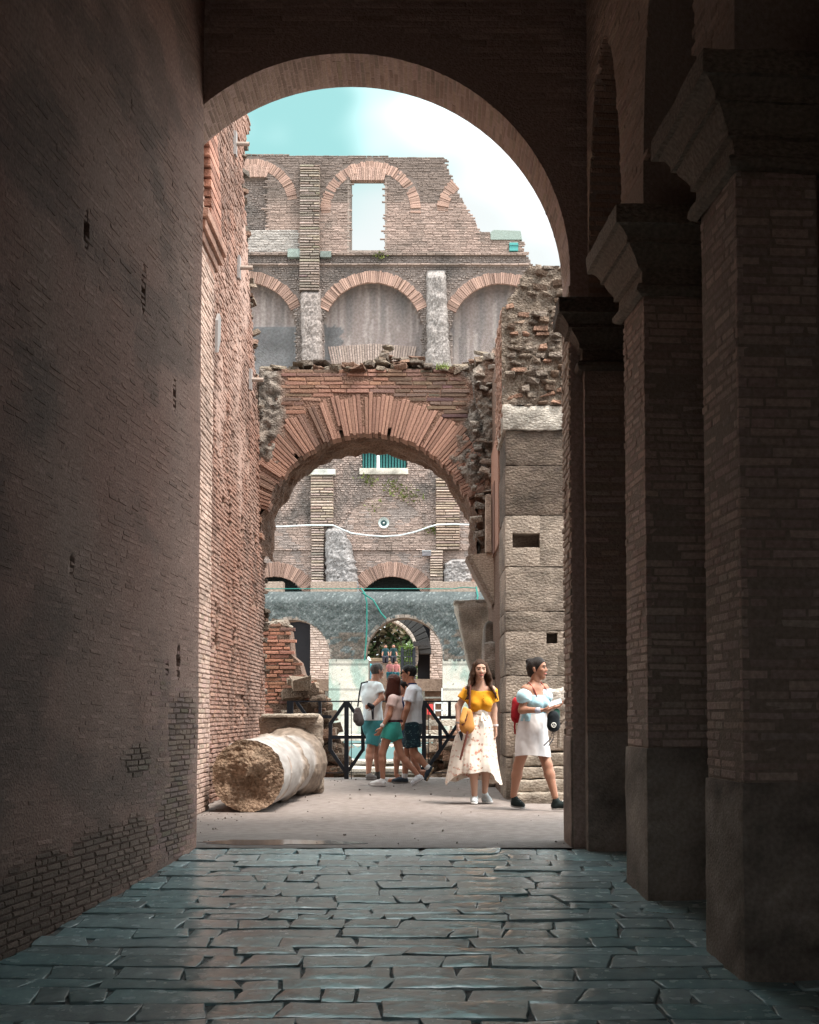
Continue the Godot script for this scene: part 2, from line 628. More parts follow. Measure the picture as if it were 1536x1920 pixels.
func dark_tone(x: float, y: float) -> Color:
	var k := clampf(0.5 + 0.9 * fbm(x * 1.3, y * 0.7, 3.0), 0.0, 1.0)
	var c := Color(0.45, 0.275, 0.225).lerp(Color(0.46, 0.325, 0.275), k)
	c = c.lerp(Color(0.19, 0.15, 0.13), 0.55 * smoothstep(0.05, 0.4, fbm(x * 0.9 + 40, y * 1.6, 7.0)))
	return c


func passage_left_wall() -> void:
	var t := thing("passage_wall", "dark worn brick wall along the passage with a patch of bare courses near its end", "wall")
	var dn := 5.6
	var o := Vector3(left_x(dn), -0.5, -dn)
	var e := Vector3(left_x(10.46), -0.5, -10.46)
	var wa := o.distance_to(e)
	var fr := frame(o, e - o)
	var hb := 7.6
	var patches := [[Vector2(10.05, 0.85), 0.42, 0.42], [Vector2(9.0, 0.72), 0.3, 0.12], [Vector2(9.9, 0.25), 0.5, 0.3], [Vector2(8.6, 0.1), 1.0, 0.28], [Vector2(7.2, 0.0), 1.2, 0.3]]
	var slots := [[Vector2(9.9, 1.42), 0.035, 0.13], [Vector2(9.62, 1.36), 0.02, 0.05], [Vector2(9.0, 3.95), 0.035, 0.16], [Vector2(7.9, 3.95), 0.03, 0.12], [Vector2(9.75, 3.4), 0.025, 0.12], [Vector2(7.75, 1.9), 0.02, 0.06]]
	var hole := func(a: float, b: float) -> float:
		var q := Vector2(dn + a * (10.46 - dn) / wa, b - 0.5)
		for s in slots:
			var dd := Vector2((q.x - s[0].x) / s[1], (q.y - s[0].y) / s[2]).length()
			if dd < 1.0: return 1.0
		return 0.0
	var bare := func(a: float, b: float) -> float:
		var q := Vector2(dn + a * (10.46 - dn) / wa, b - 0.5)
		var k := 0.0
		for s in patches:
			var dd := Vector2((q.x - s[0].x) / s[1], (q.y - s[0].y) / s[2]).length() + 0.35 * fbm(a * 3, b * 3, 2.0)
			k = maxf(k, clampf((1.0 - dd) * 4.0, 0.0, 1.0))
		return maxf(k, 0.1 + 0.12 * clampf(fbm(a * 1.1, b * 1.4, 30.0) * 2.0, -0.8, 1.0))
	var wave := func(a: float, b: float) -> float: return 0.012 * fbm(a * 0.8, b * 0.8, 9.0)
	var mort := func(a: float, b: float) -> float: return 0.003 + 0.009 * bare.call(a, b) + wave.call(a, b) + 0.045 * hole.call(a, b) + 0.002 * noise_at(a * 14, b * 14)
	var tone_m := func(a: float, b: float) -> Color: return dark_tone(a, b) * lerpf(1.0, 0.45, bare.call(a, b))
	put("mortar", relief(fr, wa, hb, 0.022, mort, tone_m), M.masonry, t)
	bricks(t, wa, hb, planar(fr), {"course": 0.039, "lmin": 0.12, "lmax": 0.25, "gap": 0.007, "deep": 0.04, "jit": 0.0012, "seed": 4, "tone": func(a, b): return dark_tone(a, b).lerp(Color(0.24, 0.19, 0.155), bare.call(a, b) * 0.7),
		"dep": func(a, b): return wave.call(a, b) + (9.5 if hole.call(a, b) > 0.0 else 0.0) + 0.002, "parts_n": 300, "near": Vector3(-1.8, 0.7, -9.9)})
	var b := MB.new()
	var p := [Vector3(left_x(-3.2) - 0.2, -2, 3.2), Vector3(left_x(10.44) - 0.16, -2, -10.44), Vector3(-5, -2, -10.44), Vector3(-5, -2, 3.2)]
	var h := Vector3(0, 10.5, 0)
	for i in 4: b.quad(p[(i + 1) % 4], p[i], p[i] + h, p[(i + 1) % 4] + h, Color(0.16, 0.12, 0.1))
	b.quad(p[0] + h, p[3] + h, p[2] + h, p[1] + h, Color(0.2, 0.15, 0.12))
	put("core", b.mesh(), M.masonry, t)
	var lo := MB.new()   # the stretch beside and behind the viewer
	lo.quad(Vector3(left_x(-3.2), -2, 3.2), Vector3(left_x(dn) - 0.004, -2, -dn), Vector3(left_x(dn) - 0.004, 8.4, -dn), Vector3(left_x(-3.2), 8.4, 3.2), Color(0.36, 0.27, 0.22))
	put("plastered_stretch", lo.mesh(), M.masonry, t)


func end_arch() -> void:
	var t := thing("passage_arch", "tall round brick arch closing the end of the dark passage", "arch")
	var c := Vector2(-0.64, 4.57)
	var r := 1.785
	var poly := PackedVector2Array([Vector2(-2.9, -0.3), Vector2(-2.9, 9.0), Vector2(5.2, 9.0), Vector2(5.2, -0.3), Vector2(c.x + r, -0.3)])
	for i in 49:
		var a := PI * i / 48
		poly.append(c + Vector2(cos(a), sin(a)) * r)
	poly.append(Vector2(c.x - r, -0.3))
	var fr := frame(Vector3(0, 0, -10.45), Vector3.RIGHT)
	put("wall_face", prism(poly, fr, 0.58, Color(0.52, 0.38, 0.33)), M.masonry, t)
	var map := func(a: float, b: float) -> Transform3D:
		var th := b / r
		var nrm := Vector3(-cos(th), -sin(th), 0)
		return Transform3D(Basis(Vector3(0, 0, -1), Vector3(-sin(th), cos(th), 0), nrm), Vector3(c.x + cos(th) * r, c.y + sin(th) * r, -10.45 - a))
	bricks(t, 0.578, r * PI, map, {"course": 0.04, "lmin": 0.2, "lmax": 0.34, "gap": 0.004, "deep": 0.03, "jit": 0.0012, "seed": 8, "dep": func(_a, _b): return -0.004, "tone": func(a, b): return Color(0.44, 0.32, 0.26) * (1.0 + 0.3 * fbm(a * 2, b * 2)), "parts_n": 200, "near": Vector3(0.6, 6.2, -10.4)})
	var jf := frame(Vector3(c.x + r, 0, -11.03), Vector3(0, 0, 1))
	jf = Transform3D(Basis(Vector3(0, 0, -1), Vector3.UP, Vector3(-1, 0, 0)), Vector3(c.x + r, 0, -10.45))
	bricks(t, 0.578, 3.6, planar(jf.translated_local(Vector3(0, 0.86, 0))), {"course": 0.062, "lmin": 0.14, "lmax": 0.3, "gap": 0.014, "deep": 0.03, "jit": 0.004, "seed": 9, "dep": func(_a, _b): return -0.014, "tone": func(a, b): return Color(0.44, 0.34, 0.28) * (1.0 + 0.4 * fbm(a * 2, b * 2, 4.0)), "parts_n": 120})
	put("plastered_base", worn_box(Vector3(0.035, 0.88, 0.575), 0.012, 0.006, 0.05, 4.4, Color(0.33, 0.25, 0.21)), M.masonry, t).position = Vector3(c.x + r - 0.004, -0.02, -10.745)
	# a few faint courses on the dark face over the arch
	bricks(t, 4.2, 3.2, planar(frame(Vector3(-2.2, 4.5, -10.45), Vector3.RIGHT)), {"course": 0.055, "lmin": 0.2, "lmax": 0.4, "gap": 0.007, "deep": 0.02, "jit": 0.002, "seed": 10, "dep": func(_a, _b): return -0.004, "tone": func(a, b): return Color(0.53, 0.385, 0.335),
		"inside": func(a, b): return Vector2(a - 2.2 - c.x, b + 4.5 - c.y).length() > r + 0.24})


func impost_ring(x0: float, x1: float, z0: float, z1: float, top: float, col: Color, sd: float) -> ArrayMesh:
	# a moulded band that runs round a pier: [outwards, below its top]
	var prof := [[0.0, -0.53], [0.035, -0.52], [0.05, -0.5], [0.05, -0.475], [0.035, -0.46], [0.012, -0.45], [0.012, -0.37], [0.04, -0.36], [0.04, -0.33], [0.06, -0.3], [0.09, -0.25], [0.1, -0.22], [0.125, -0.22], [0.125, -0.19], [0.15, -0.15], [0.175, -0.125], [0.205, -0.12], [0.205, -0.005], [0.195, 0.0], [-0.05, 0.0]]
	var v := PackedVector3Array()
	var f := PackedInt32Array()
	var c := PackedColorArray()
	var per := 10
	var cor := [Vector2(x0, z1), Vector2(x0, z0), Vector2(x1, z0), Vector2(x1, z1)]
	var od := [Vector2(-1, 1), Vector2(-1, -1), Vector2(1, -1), Vector2(1, 1)]
	for p in prof:
		for k in 4:
			for i in per:
				var a: Vector2 = cor[k] + od[k] * p[0]
				var b: Vector2 = cor[(k + 1) % 4] + od[(k + 1) % 4] * p[0]
				var q := a.lerp(b, float(i) / per)
				var e := 0.016 * fbm(q.x * 3 + sd, p[1] * 4, q.y * 3) + 0.005 * noise_at(q.x * 18, p[1] * 18 + sd, q.y * 18)
				v.append(Vector3(q.x + e, top + p[1] + e * 0.5, q.y + e))
				c.append(col)
	var n := per * 4
	for j in prof.size() - 1:
		for i in n:
			var k := (i + 1) % n
			f.append_array([j * n + i, (j + 1) * n + k, j * n + k, j * n + i, (j + 1) * n + i, (j + 1) * n + k])
	return faceted(v, f, c)


func faceted(v: PackedVector3Array, f: PackedInt32Array, c: PackedColorArray) -> ArrayMesh:
	var b := MB.new()
	for i in range(0, f.size(), 3): b.tri(v[f[i]], v[f[i + 1]], v[f[i + 2]], c[f[i]])
	return b.mesh()


func pier(d0: float, d1: float, label: String, sd: int, wide: float) -> void:
	var at := Vector3(right_x(d0), ramp_y(d0), -d0)
	var t := thing("brick_pier", label, "pillar", at, atan(0.07), "brick piers along the right of the passage")
	# local: x into the arcade, z towards the viewer (0 at the near face)
	var dp := d1 - d0
	var top := 4.24 - at.y
	put("shaft", box_mesh(Vector3(0.012, -0.3, -dp + 0.012), Vector3(wide, top, -0.012), Color(0.40, 0.31, 0.26)), M.masonry, t)
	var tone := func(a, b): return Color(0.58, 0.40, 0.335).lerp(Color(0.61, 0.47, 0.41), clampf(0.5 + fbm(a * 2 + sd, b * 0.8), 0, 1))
	var inner := Transform3D(Basis(Vector3(0, 0, 1), Vector3.UP, Vector3(-1, 0, 0)), Vector3(0.012, 0, -dp))
	var base_h := 0.95
	var dd := func(a, b): return -0.004 + 0.006 * fbm(a * 3, b * 1.3, sd)
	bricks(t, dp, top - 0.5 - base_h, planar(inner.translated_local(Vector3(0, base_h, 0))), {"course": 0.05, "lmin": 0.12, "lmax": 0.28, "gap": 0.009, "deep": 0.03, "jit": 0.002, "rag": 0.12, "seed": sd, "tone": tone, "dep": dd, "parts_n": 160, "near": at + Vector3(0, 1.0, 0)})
	var front := Transform3D(Basis.IDENTITY, Vector3(0, 0, -0.012))
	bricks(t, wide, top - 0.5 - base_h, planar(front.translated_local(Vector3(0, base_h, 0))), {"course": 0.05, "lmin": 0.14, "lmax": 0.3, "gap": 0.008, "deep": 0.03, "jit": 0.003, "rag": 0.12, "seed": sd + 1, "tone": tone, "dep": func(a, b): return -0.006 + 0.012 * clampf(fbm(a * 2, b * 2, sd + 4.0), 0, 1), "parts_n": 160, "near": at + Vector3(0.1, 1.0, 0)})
	var pl := worn_box(Vector3(wide + 0.02, base_h + 0.28, dp + 0.02), 0.02, 0.008, 0.07, sd * 1.3, Color(0.40, 0.33, 0.285))
	put("plastered_base", pl, M.masonry, t).position = Vector3(wide / 2, -0.28, -dp / 2)
	put("impost", impost_ring(0.0, wide, -dp, 0.0, top, Color(0.34, 0.28, 0.24), sd), M.stone, t)


func arcade() -> void:
	pier(8.41, 9.02, "dark brick pier with a moulded stone impost, middle one beside the paved ramp", 20, 0.75)
	pier(6.45, 7.1, "nearest dark brick pier with plastered base and a heavy broken impost", 30, 0.42)
	pier(4.3, 4.95, "brick pier just past the nearest one in the shadows", 40, 0.5)
	pier(2.15, 2.8, "brick pier beside the viewer in the shadows", 45, 0.5)
	# the last pier stands against the end arch
	var at := Vector3(1.225, 0, -10.27)
	var t := thing("corner_pier", "reddish dark brick pier standing against the end arch of the passage", "pillar", at, 0.0)
	put("shaft", box_mesh(Vector3(0.012, -0.3, -0.178), Vector3(1.5, 4.24, -0.012), Color(0.34, 0.24, 0.2)), M.masonry, t)
	var tone := func(a, b): return Color(0.38, 0.25, 0.20).lerp(Color(0.42, 0.32, 0.27), clampf(0.5 + fbm(a * 2 + 50, b * 0.8), 0, 1))
	bricks(t, 0.9, 2.75, planar(Transform3D(Basis.IDENTITY, Vector3(0, 0.9, -0.012))), {"course": 0.052, "lmin": 0.16, "lmax": 0.32, "gap": 0.012, "deep": 0.03, "jit": 0.003, "seed": 51, "tone": tone, "dep": func(a, b): return -0.006 + 0.01 * clampf(fbm(a * 2, b * 2, 14.0), 0, 1), "parts_n": 220})
	put("plastered_base", worn_box(Vector3(1.5, 0.92, 0.18), 0.015, 0.006, 0.06, 3.3, Color(0.38, 0.3, 0.26)), M.masonry, t).position = Vector3(0.757, -0.02, -0.087)
	put("impost", impost_ring(0.0, 1.5, -0.17, 0.0, 4.24, Color(0.17, 0.13, 0.11), 52), M.stone, t)
	# wall over the piers
	var w := thing("arcade_wall", "dark brick wall with narrow round arches carried on the row of piers", "wall", Vector3(right_x(10.27), 0, -10.27), atan(0.07))
	var L := 13.6
	var poly := PackedVector2Array([Vector2(0, 8.4), Vector2(0, 4.24)])
	var gaps := [[0.0, 1.24], [1.86, 3.16], [3.82, 5.3], [5.97, 7.45]]
	for g in gaps:
		var m: float = (g[0] + g[1]) / 2
		var hw: float = (g[1] - g[0]) / 2
		for i in 21:
			var a := PI - PI * i / 20
			poly.append(Vector2(m + cos(a) * hw, 4.24 + sin(a) * 1.82))
	poly.append(Vector2(L, 4.24))
	poly.append(Vector2(L, 8.4))
	var fr := Transform3D(Basis(Vector3(0, 0, 1), Vector3.UP, Vector3(-1, 0, 0)), Vector3(0.012, 0, 0))
	put("wall_face", prism(poly, fr, 0.7, Color(0.40, 0.31, 0.265)), M.masonry, w)
	var clear := func(a: float, b: float) -> bool:
		for g in gaps:
			var m: float = (g[0] + g[1]) / 2
			if Vector2((a - m) / ((g[1] - g[0]) / 2 + 0.02), (b + 0.3) / 1.84).length() < 1.0: return false
		return true
	bricks(w, 6.2, 3.6, planar(fr.translated_local(Vector3(0, 4.54, 0))), {"course": 0.05, "lmin": 0.14, "lmax": 0.3, "gap": 0.009, "deep": 0.03, "jit": 0.002, "seed": 61, "inside": clear, "dep": func(_a, _b): return -0.004, "tone": func(a, b): return Color(0.42, 0.31, 0.255) * (1.0 + 0.35 * fbm(a, b, 6.0)), "parts_n": 150, "near": Vector3(1.3, 5.5, -9.5)})
	# soffit of the arch next to the end
	var map := func(a: float, b: float) -> Transform3D:
		var th := b / 1.2
		var p := Vector2(0.62 + cos(PI - th) * 0.62, 4.24 + sin(th) * 1.82)
		var q := Vector2(0.62 + cos(PI - th - 0.02) * 0.62, 4.24 + sin(th + 0.02) * 1.82)
		var y := fr.basis * Vector3((q - p).normalized().x, (q - p).normalized().y, 0)
		return Transform3D(Basis(Vector3(1, 0, 0), y, Vector3(1, 0, 0).cross(y)), fr * Vector3(p.x, p.y, -a))
	bricks(w, 0.68, 1.2 * PI, map, {"course": 0.05, "lmin": 0.16, "lmax": 0.3, "gap": 0.01, "deep": 0.03, "jit": 0.003, "seed": 63, "dep": func(_a, _b): return -0.012, "tone": func(a, b): return Color(0.42, 0.28, 0.22) * (1.0 + 0.3 * fbm(a * 2, b * 2)), "parts_n": 60})
	# what closes the dark: vault, aisle wall and a wall behind the viewer, left partly open
	var roof := thing("passage_vault", "dark plastered vault over the passage", "vault")
	put("slab", box_mesh(Vector3(-5, 8.4, -10.44), Vector3(5.4, 9.0, 3.6), Color(0.36, 0.28, 0.24)), M.masonry, roof)
	var aw := thing("aisle_wall", "black shadowed wall far behind the nearest pier", "wall")
	put("wall_face", box_mesh(Vector3(4.6, -2, -10.44), Vector3(5.2, 8.4, 3.2), Color(0.36, 0.28, 0.24)), M.masonry, aw)
	var bw := thing("rear_wall", "brick wall behind the viewer with an added opening that lets in light", "wall")
	for q in [[Vector3(-5, -2, 3.2), Vector3(-2.2, 8.4, 3.6)], [Vector3(0.2, -2, 3.2), Vector3(5.2, 8.4, 3.6)], [Vector3(-2.2, -2, 3.2), Vector3(0.2, 1.6, 3.6)], [Vector3(-2.2, 3.8, 3.2), Vector3(0.2, 8.4, 3.6)]]:
		put("wall_face", box_mesh(q[0], q[1], Color(0.36, 0.28, 0.24)), M.masonry, bw)  # the gap left between these boxes is an unseen opening added to brighten the passage


# ---------- the courtyard
func sheet(nx: int, ny: int, at: Callable, tone: Callable) -> ArrayMesh:
	# a modelled skin: at(s, t) a point, s and t run from 0 to 1
	var v := PackedVector3Array()
	var c := PackedColorArray()
	var f := PackedInt32Array()
	for j in ny + 1:
		for i in nx + 1:
			v.append(at.call(float(i) / nx, float(j) / ny))
			c.append(tone.call(float(i) / nx, float(j) / ny))
	for j in ny:
		for i in nx:
			var k := j * (nx + 1) + i
			f.append_array([k, k + 1, k + nx + 2, k, k + nx + 2, k + nx + 1])
	return smooth_mesh(v, f, c)


func on_x(u: float, v: float, x: float) -> Vector3:
	var dir := W(u, v, 1.0) - EYE
	return EYE + dir * (x / dir.x)


func xy(u: float, v: float, d: float) -> Vector2:
	var p := W(u, v, d)
	return Vector2(p.x, p.y)


func poly_px(pts: Array, d: float) -> PackedVector2Array:
	var o := PackedVector2Array()
	for p in pts: o.append(xy(p[0], p[1], d))
	return o


func plane_z(d: float) -> Transform3D:
	return Transform3D(Basis.IDENTITY, Vector3(0, 0, -d))


func grounds() -> void:
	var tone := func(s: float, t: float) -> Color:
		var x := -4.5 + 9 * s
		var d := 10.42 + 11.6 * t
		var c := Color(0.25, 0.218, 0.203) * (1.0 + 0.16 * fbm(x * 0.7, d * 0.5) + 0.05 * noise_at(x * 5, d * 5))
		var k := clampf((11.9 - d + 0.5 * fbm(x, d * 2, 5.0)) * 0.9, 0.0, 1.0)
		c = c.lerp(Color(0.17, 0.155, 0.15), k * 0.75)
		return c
	var at := func(s: float, t: float) -> Vector3:
		var x := -4.5 + 9 * s
		var d := 10.42 + 11.6 * t
		return Vector3(x, (0.012 * fbm(x * 0.6, d * 0.6) + 0.004 * noise_at(x * 4, d * 4)) * clampf(d - 11.3, 0.0, 1.0), -d)
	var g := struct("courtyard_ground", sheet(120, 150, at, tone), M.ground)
	put("edge", box_mesh(Vector3(-4.5, -2.2, -22.02), Vector3(4.5, -0.03, -10.4), Color(0.3, 0.26, 0.23)), M.ground, g)
	var rg := RandomNumberGenerator.new()
	rg.seed = 44
	var grit := MultiMesh.new()
	grit.transform_format = MultiMesh.TRANSFORM_3D
	grit.use_colors = true
	grit.mesh = chip_mesh(3.3, Color.WHITE)
	grit.instance_count = 300
	for i in 300:
		var x := rg.randf_range(-2.3, 1.3)
		if rg.randf() < 0.5: x = -2.32 + absf(rg.randfn(0, 0.25))
		var d := rg.randf_range(10.7, 21.4)
		if rg.randf() < 0.25: d = 21.5 - absf(rg.randfn(0, 0.5))
		var s := 0.006 + 0.012 * pow(rg.randf(), 3.0)
		grit.set_instance_transform(i, Transform3D(Basis.from_euler(Vector3(rg.randf(), rg.randf() * 6, rg.randf())) * Basis.from_scale(Vector3(s * 1.5, s, s)), Vector3(x, s * 0.3, -d)))
		grit.set_instance_color(i, Color(0.30, 0.26, 0.235) * rg.randf_range(0.5, 1.4))
	var gi := MultiMeshInstance3D.new()
	gi.name = "grit"
	gi.multimesh = grit
	gi.material_override = M.rock
	gi.set_meta("kind", "stuff")
	add_child(gi)
	# a damp streak at the foot of the left wall
	var wet := StandardMaterial3D.new()
	wet.albedo_color = Color(0.13, 0.125, 0.125).linear_to_srgb()
	wet.roughness = 0.12
	wet.metallic_specular = 0.6
	var pd := PackedVector2Array()
	for i in 40:
		var a := TAU * i / 40
		var k := 1.0 + 0.5 * fbm(cos(a) * 1.4, sin(a) * 1.4, 8.0) + 0.25 * noise_at(cos(a) * 4, sin(a) * 4)
		pd.append(Vector2(-1.25 + cos(a) * 0.62 * k, 10.82 + sin(a) * 0.2 * k))
	var pw := Transform3D(Basis(Vector3.RIGHT, Vector3(0, 0, -1), Vector3.UP), Vector3(0, 0.004, 0))
	struct("puddle", prism(pd, pw, 0.003), wet)
	var far := MB.new()
	far.quad(Vector3(-80, -1.1, -21.9), Vector3(80, -1.1, -21.9), Vector3(80, -1.1, -140), Vector3(-80, -1.1, -140), Color(0.34, 0.31, 0.27))
	struct("arena_ground", far.mesh(), M.ground)


func red_tone(a: float, b: float) -> Color:
	var c := Color(0.40, 0.225, 0.17).lerp(Color(0.47, 0.325, 0.27), clampf(0.45 + 0.9 * fbm(a * 1.1, b * 0.8, 12.0), 0, 1))
	if fbm(a * 1.3 + 20, b * 0.9, 3.0) > 0.2: c = c.lerp(Color(0.20, 0.13, 0.105), 0.6)
	return c


func lit_wall() -> void:
	var t := thing("brick_wall", "tall sunlit red brick wall with ragged end and square holes behind the fallen column", "wall")
	var fr := frame(Vector3(-2.5, 0, -14.55), Vector3(0, 0, -1))
	var wa := 6.6
	var hb := 9.4
	var prof := [[0.0, 6.25], [1.0, 6.2], [3.8, 5.95], [5.1, 5.6], [6.0, 4.75], [7.2, 3.95], [7.9, 3.55], [8.5, 3.2], [9.0, 3.5], [9.4, 3.9]]
	var edge := func(b: float) -> float:
		for i in prof.size() - 1:
			if b <= prof[i + 1][0]:
				return lerpf(prof[i][1], prof[i + 1][1], (b - prof[i][0]) / (prof[i + 1][0] - prof[i][0])) + 0.05 * noise_at(b * 5, 3.0) + 0.05 * fbm(b * 2, 1.0)
		return 3.9
	var inside := func(a: float, b: float) -> bool: return a < edge.call(b)
	var holes := []
	for h in [[432, 965, 0.13, 0.17], [450, 1075, 0.10, 0.17], [408, 1172, 0.09, 0.24], [441, 1205, 0.12, 0.2], [457, 1322, 0.13, 0.16], [470, 990, 0.08, 0.12], [420, 935, 0.08, 0.08], [476, 1130, 0.08, 0.1], [455, 1000, 0.07, 0.2]]:
		var p := on_x(h[0], h[1], -2.5)
		holes.append([-p.z - 14.55, p.y, h[2], h[3]])
	var hole := func(a: float, b: float) -> float:
		var k := 0.0
		for h in holes:
			var q := maxf(absf(a - h[0]) / h[2], absf(b - h[1]) / h[3]) + 0.5 * noise_at(a * 6, b * 6, 2.0)
			k = maxf(k, clampf((1.1 - q) * 3.0, 0.0, 1.0))
		return k
	var wear := func(a: float, b: float) -> float: return 0.05 * clampf(fbm(a * 1.6, b * 1.1, 21.0) - 0.1, 0.0, 1.0) * 1.6
	var smooth_p := func(a: float, b: float) -> float: return clampf((fbm(a * 0.9 + 9, b * 0.5, 17.0) - 0.12) * 6.0, 0.0, 1.0) if b > 3.2 else 0.0
	put("mortar", relief(fr, wa, hb, 0.045, func(a, b): return 0.016 * (1.0 - 0.75 * smooth_p.call(a, b)) + wear.call(a, b) + 0.22 * hole.call(a, b) + 0.006 * noise_at(a * 9, b * 9), func(a, b): return (Color(0.27, 0.18, 0.14) * (1.0 + 0.4 * fbm(a * 2, b * 2))).lerp(Color(0.50, 0.34, 0.28), smooth_p.call(a, b)), inside), M.masonry, t)
	bricks(t, wa, hb, planar(fr), {"course": 0.052, "lmin": 0.13, "lmax": 0.3, "gap": 0.013, "deep": 0.05, "jit": 0.005, "seed": 14, "inside": inside, "tone": func(a, b): return red_tone(a, b).lerp(Color(0.52, 0.36, 0.30), 0.7 * smooth_p.call(a, b)),
		"dep": func(a, b): return wear.call(a, b) + (9.5 if hole.call(a, b) > 0.35 or noise_at(a * 7, b * 9, 33.0) > 0.66 else 0.0), "parts_n": 300, "near": Vector3(-2.5, 1.3, -15.0)})
	var cp := PackedVector2Array([Vector2(0, -0.2)])
	cp.append(Vector2(6.2, -0.2))
	for p in prof: cp.append(Vector2(p[1] - 0.04, p[0]))
	cp.append(Vector2(0, 9.4))
	put("core", prism(cp, fr.translated_local(Vector3(0, 0, -0.26)), 1.6, Color(0.3, 0.22, 0.18)), M.masonry, t)
	# the broken end shows rubble
	var spots := []
	var rng := RandomNumberGenerator.new()
	rng.seed = 5
	for i in 150:
		var b := 0.1 + 9.2 * i / 150.0
		var e: float = edge.call(b)
		for k in 2:
			spots.append([fr * Vector3(e + rng.randf_range(-0.06, 0.05), b, -rng.randf() * 0.5), Vector3(rng.randf_range(0.08, 0.2), rng.randf_range(0.05, 0.1), rng.randf_range(0.1, 0.25))])
	rubble(t, spots, "rubble_stone", [Color(0.27, 0.22, 0.18), Color(0.36, 0.24, 0.19), Color(0.22, 0.19, 0.165)], 71, M.rock)
	# iron anchors
	for q in [[439, 270, 46], [446, 502, 44], [468, 712, 40]]:
		var p := on_x(q[0], q[1], -2.5)
		var hh: float = q[2] * -p.z / F / 2
		var pl := put("anchor_plate", box_mesh(p + Vector3(0.0, -hh, -0.06), p + Vector3(0.035, hh, 0.06), Color(0.27, 0.25, 0.24)), M.plain, t)
		put("bolt", tube(PackedVector3Array([p, p + Vector3(0.2, 0, 0)]), 0.03, 8, Color(0.33, 0.27, 0.23)), M.plain, pl)
	var p2 := on_x(403, 625, -2.36)
	var bl := PackedVector2Array([Vector2(-0.02, -0.25), Vector2(0.06, -0.22), Vector2(0.2, -0.06), Vector2(0.22, 0.2), Vector2(0.12, 0.23), Vector2(0.0, 0.12)])
	put("marker_plate", prism(bl, frame(p2 + Vector3(0.05, 0, 0.1), Vector3(0, 0, -1)), 0.03, Color(0.25, 0.235, 0.225)), M.plain, t)

	# the pier between passage and wall, with an impost and the springing of a lost arch
	var s := thing("side_pier", "pale pinkish brick pier left of the fallen column, just outside the passage", "pillar")
	var sf := frame(Vector3(-2.36, 0, -11.03), Vector3(0, 0, -1))
	put("core", box_mesh(Vector3(-4.2, -0.2, -14.57), Vector3(-2.372, 9.4, -11.035), Color(0.34, 0.25, 0.2)), M.masonry, s)
	bricks(s, 3.54, 9.3, planar(sf), {"course": 0.052, "lmin": 0.13, "lmax": 0.3, "gap": 0.009, "deep": 0.03, "jit": 0.003, "seed": 15, "inside": func(a, _b): return a > 1.4, "tone": func(a, b): return Color(0.58, 0.43, 0.36) * (1.0 + 0.4 * fbm(a * 2, b * 1.2, 2.0)), "parts_n": 200, "near": Vector3(-2.36, 1.2, -14.4)})
	var y0 := on_x(400, 468, -2.36).y
	for k in 4:
		put("impost_course", worn_box(Vector3(0.16 + 0.07 * k, 0.1, 1.0 + 0.1 * k), 0.02, 0.012, 0.06, k * 2.2, Color(0.42, 0.25, 0.19)), M.masonry, s).position = Vector3(-2.44, y0 - 0.3 + 0.105 * k, -14.15)
	for k in 14:
		put("voussoir", worn_box(Vector3(0.2, 0.085, 0.7), 0.012, 0.008, 0.08, k * 1.7, Color(0.44, 0.23, 0.17) * (0.8 + 0.03 * (k * 7 % 11))), M.masonry, s).position = Vector3(-2.38, y0 + 0.16 + 0.098 * k, -14.2 + 0.004 * k * k)


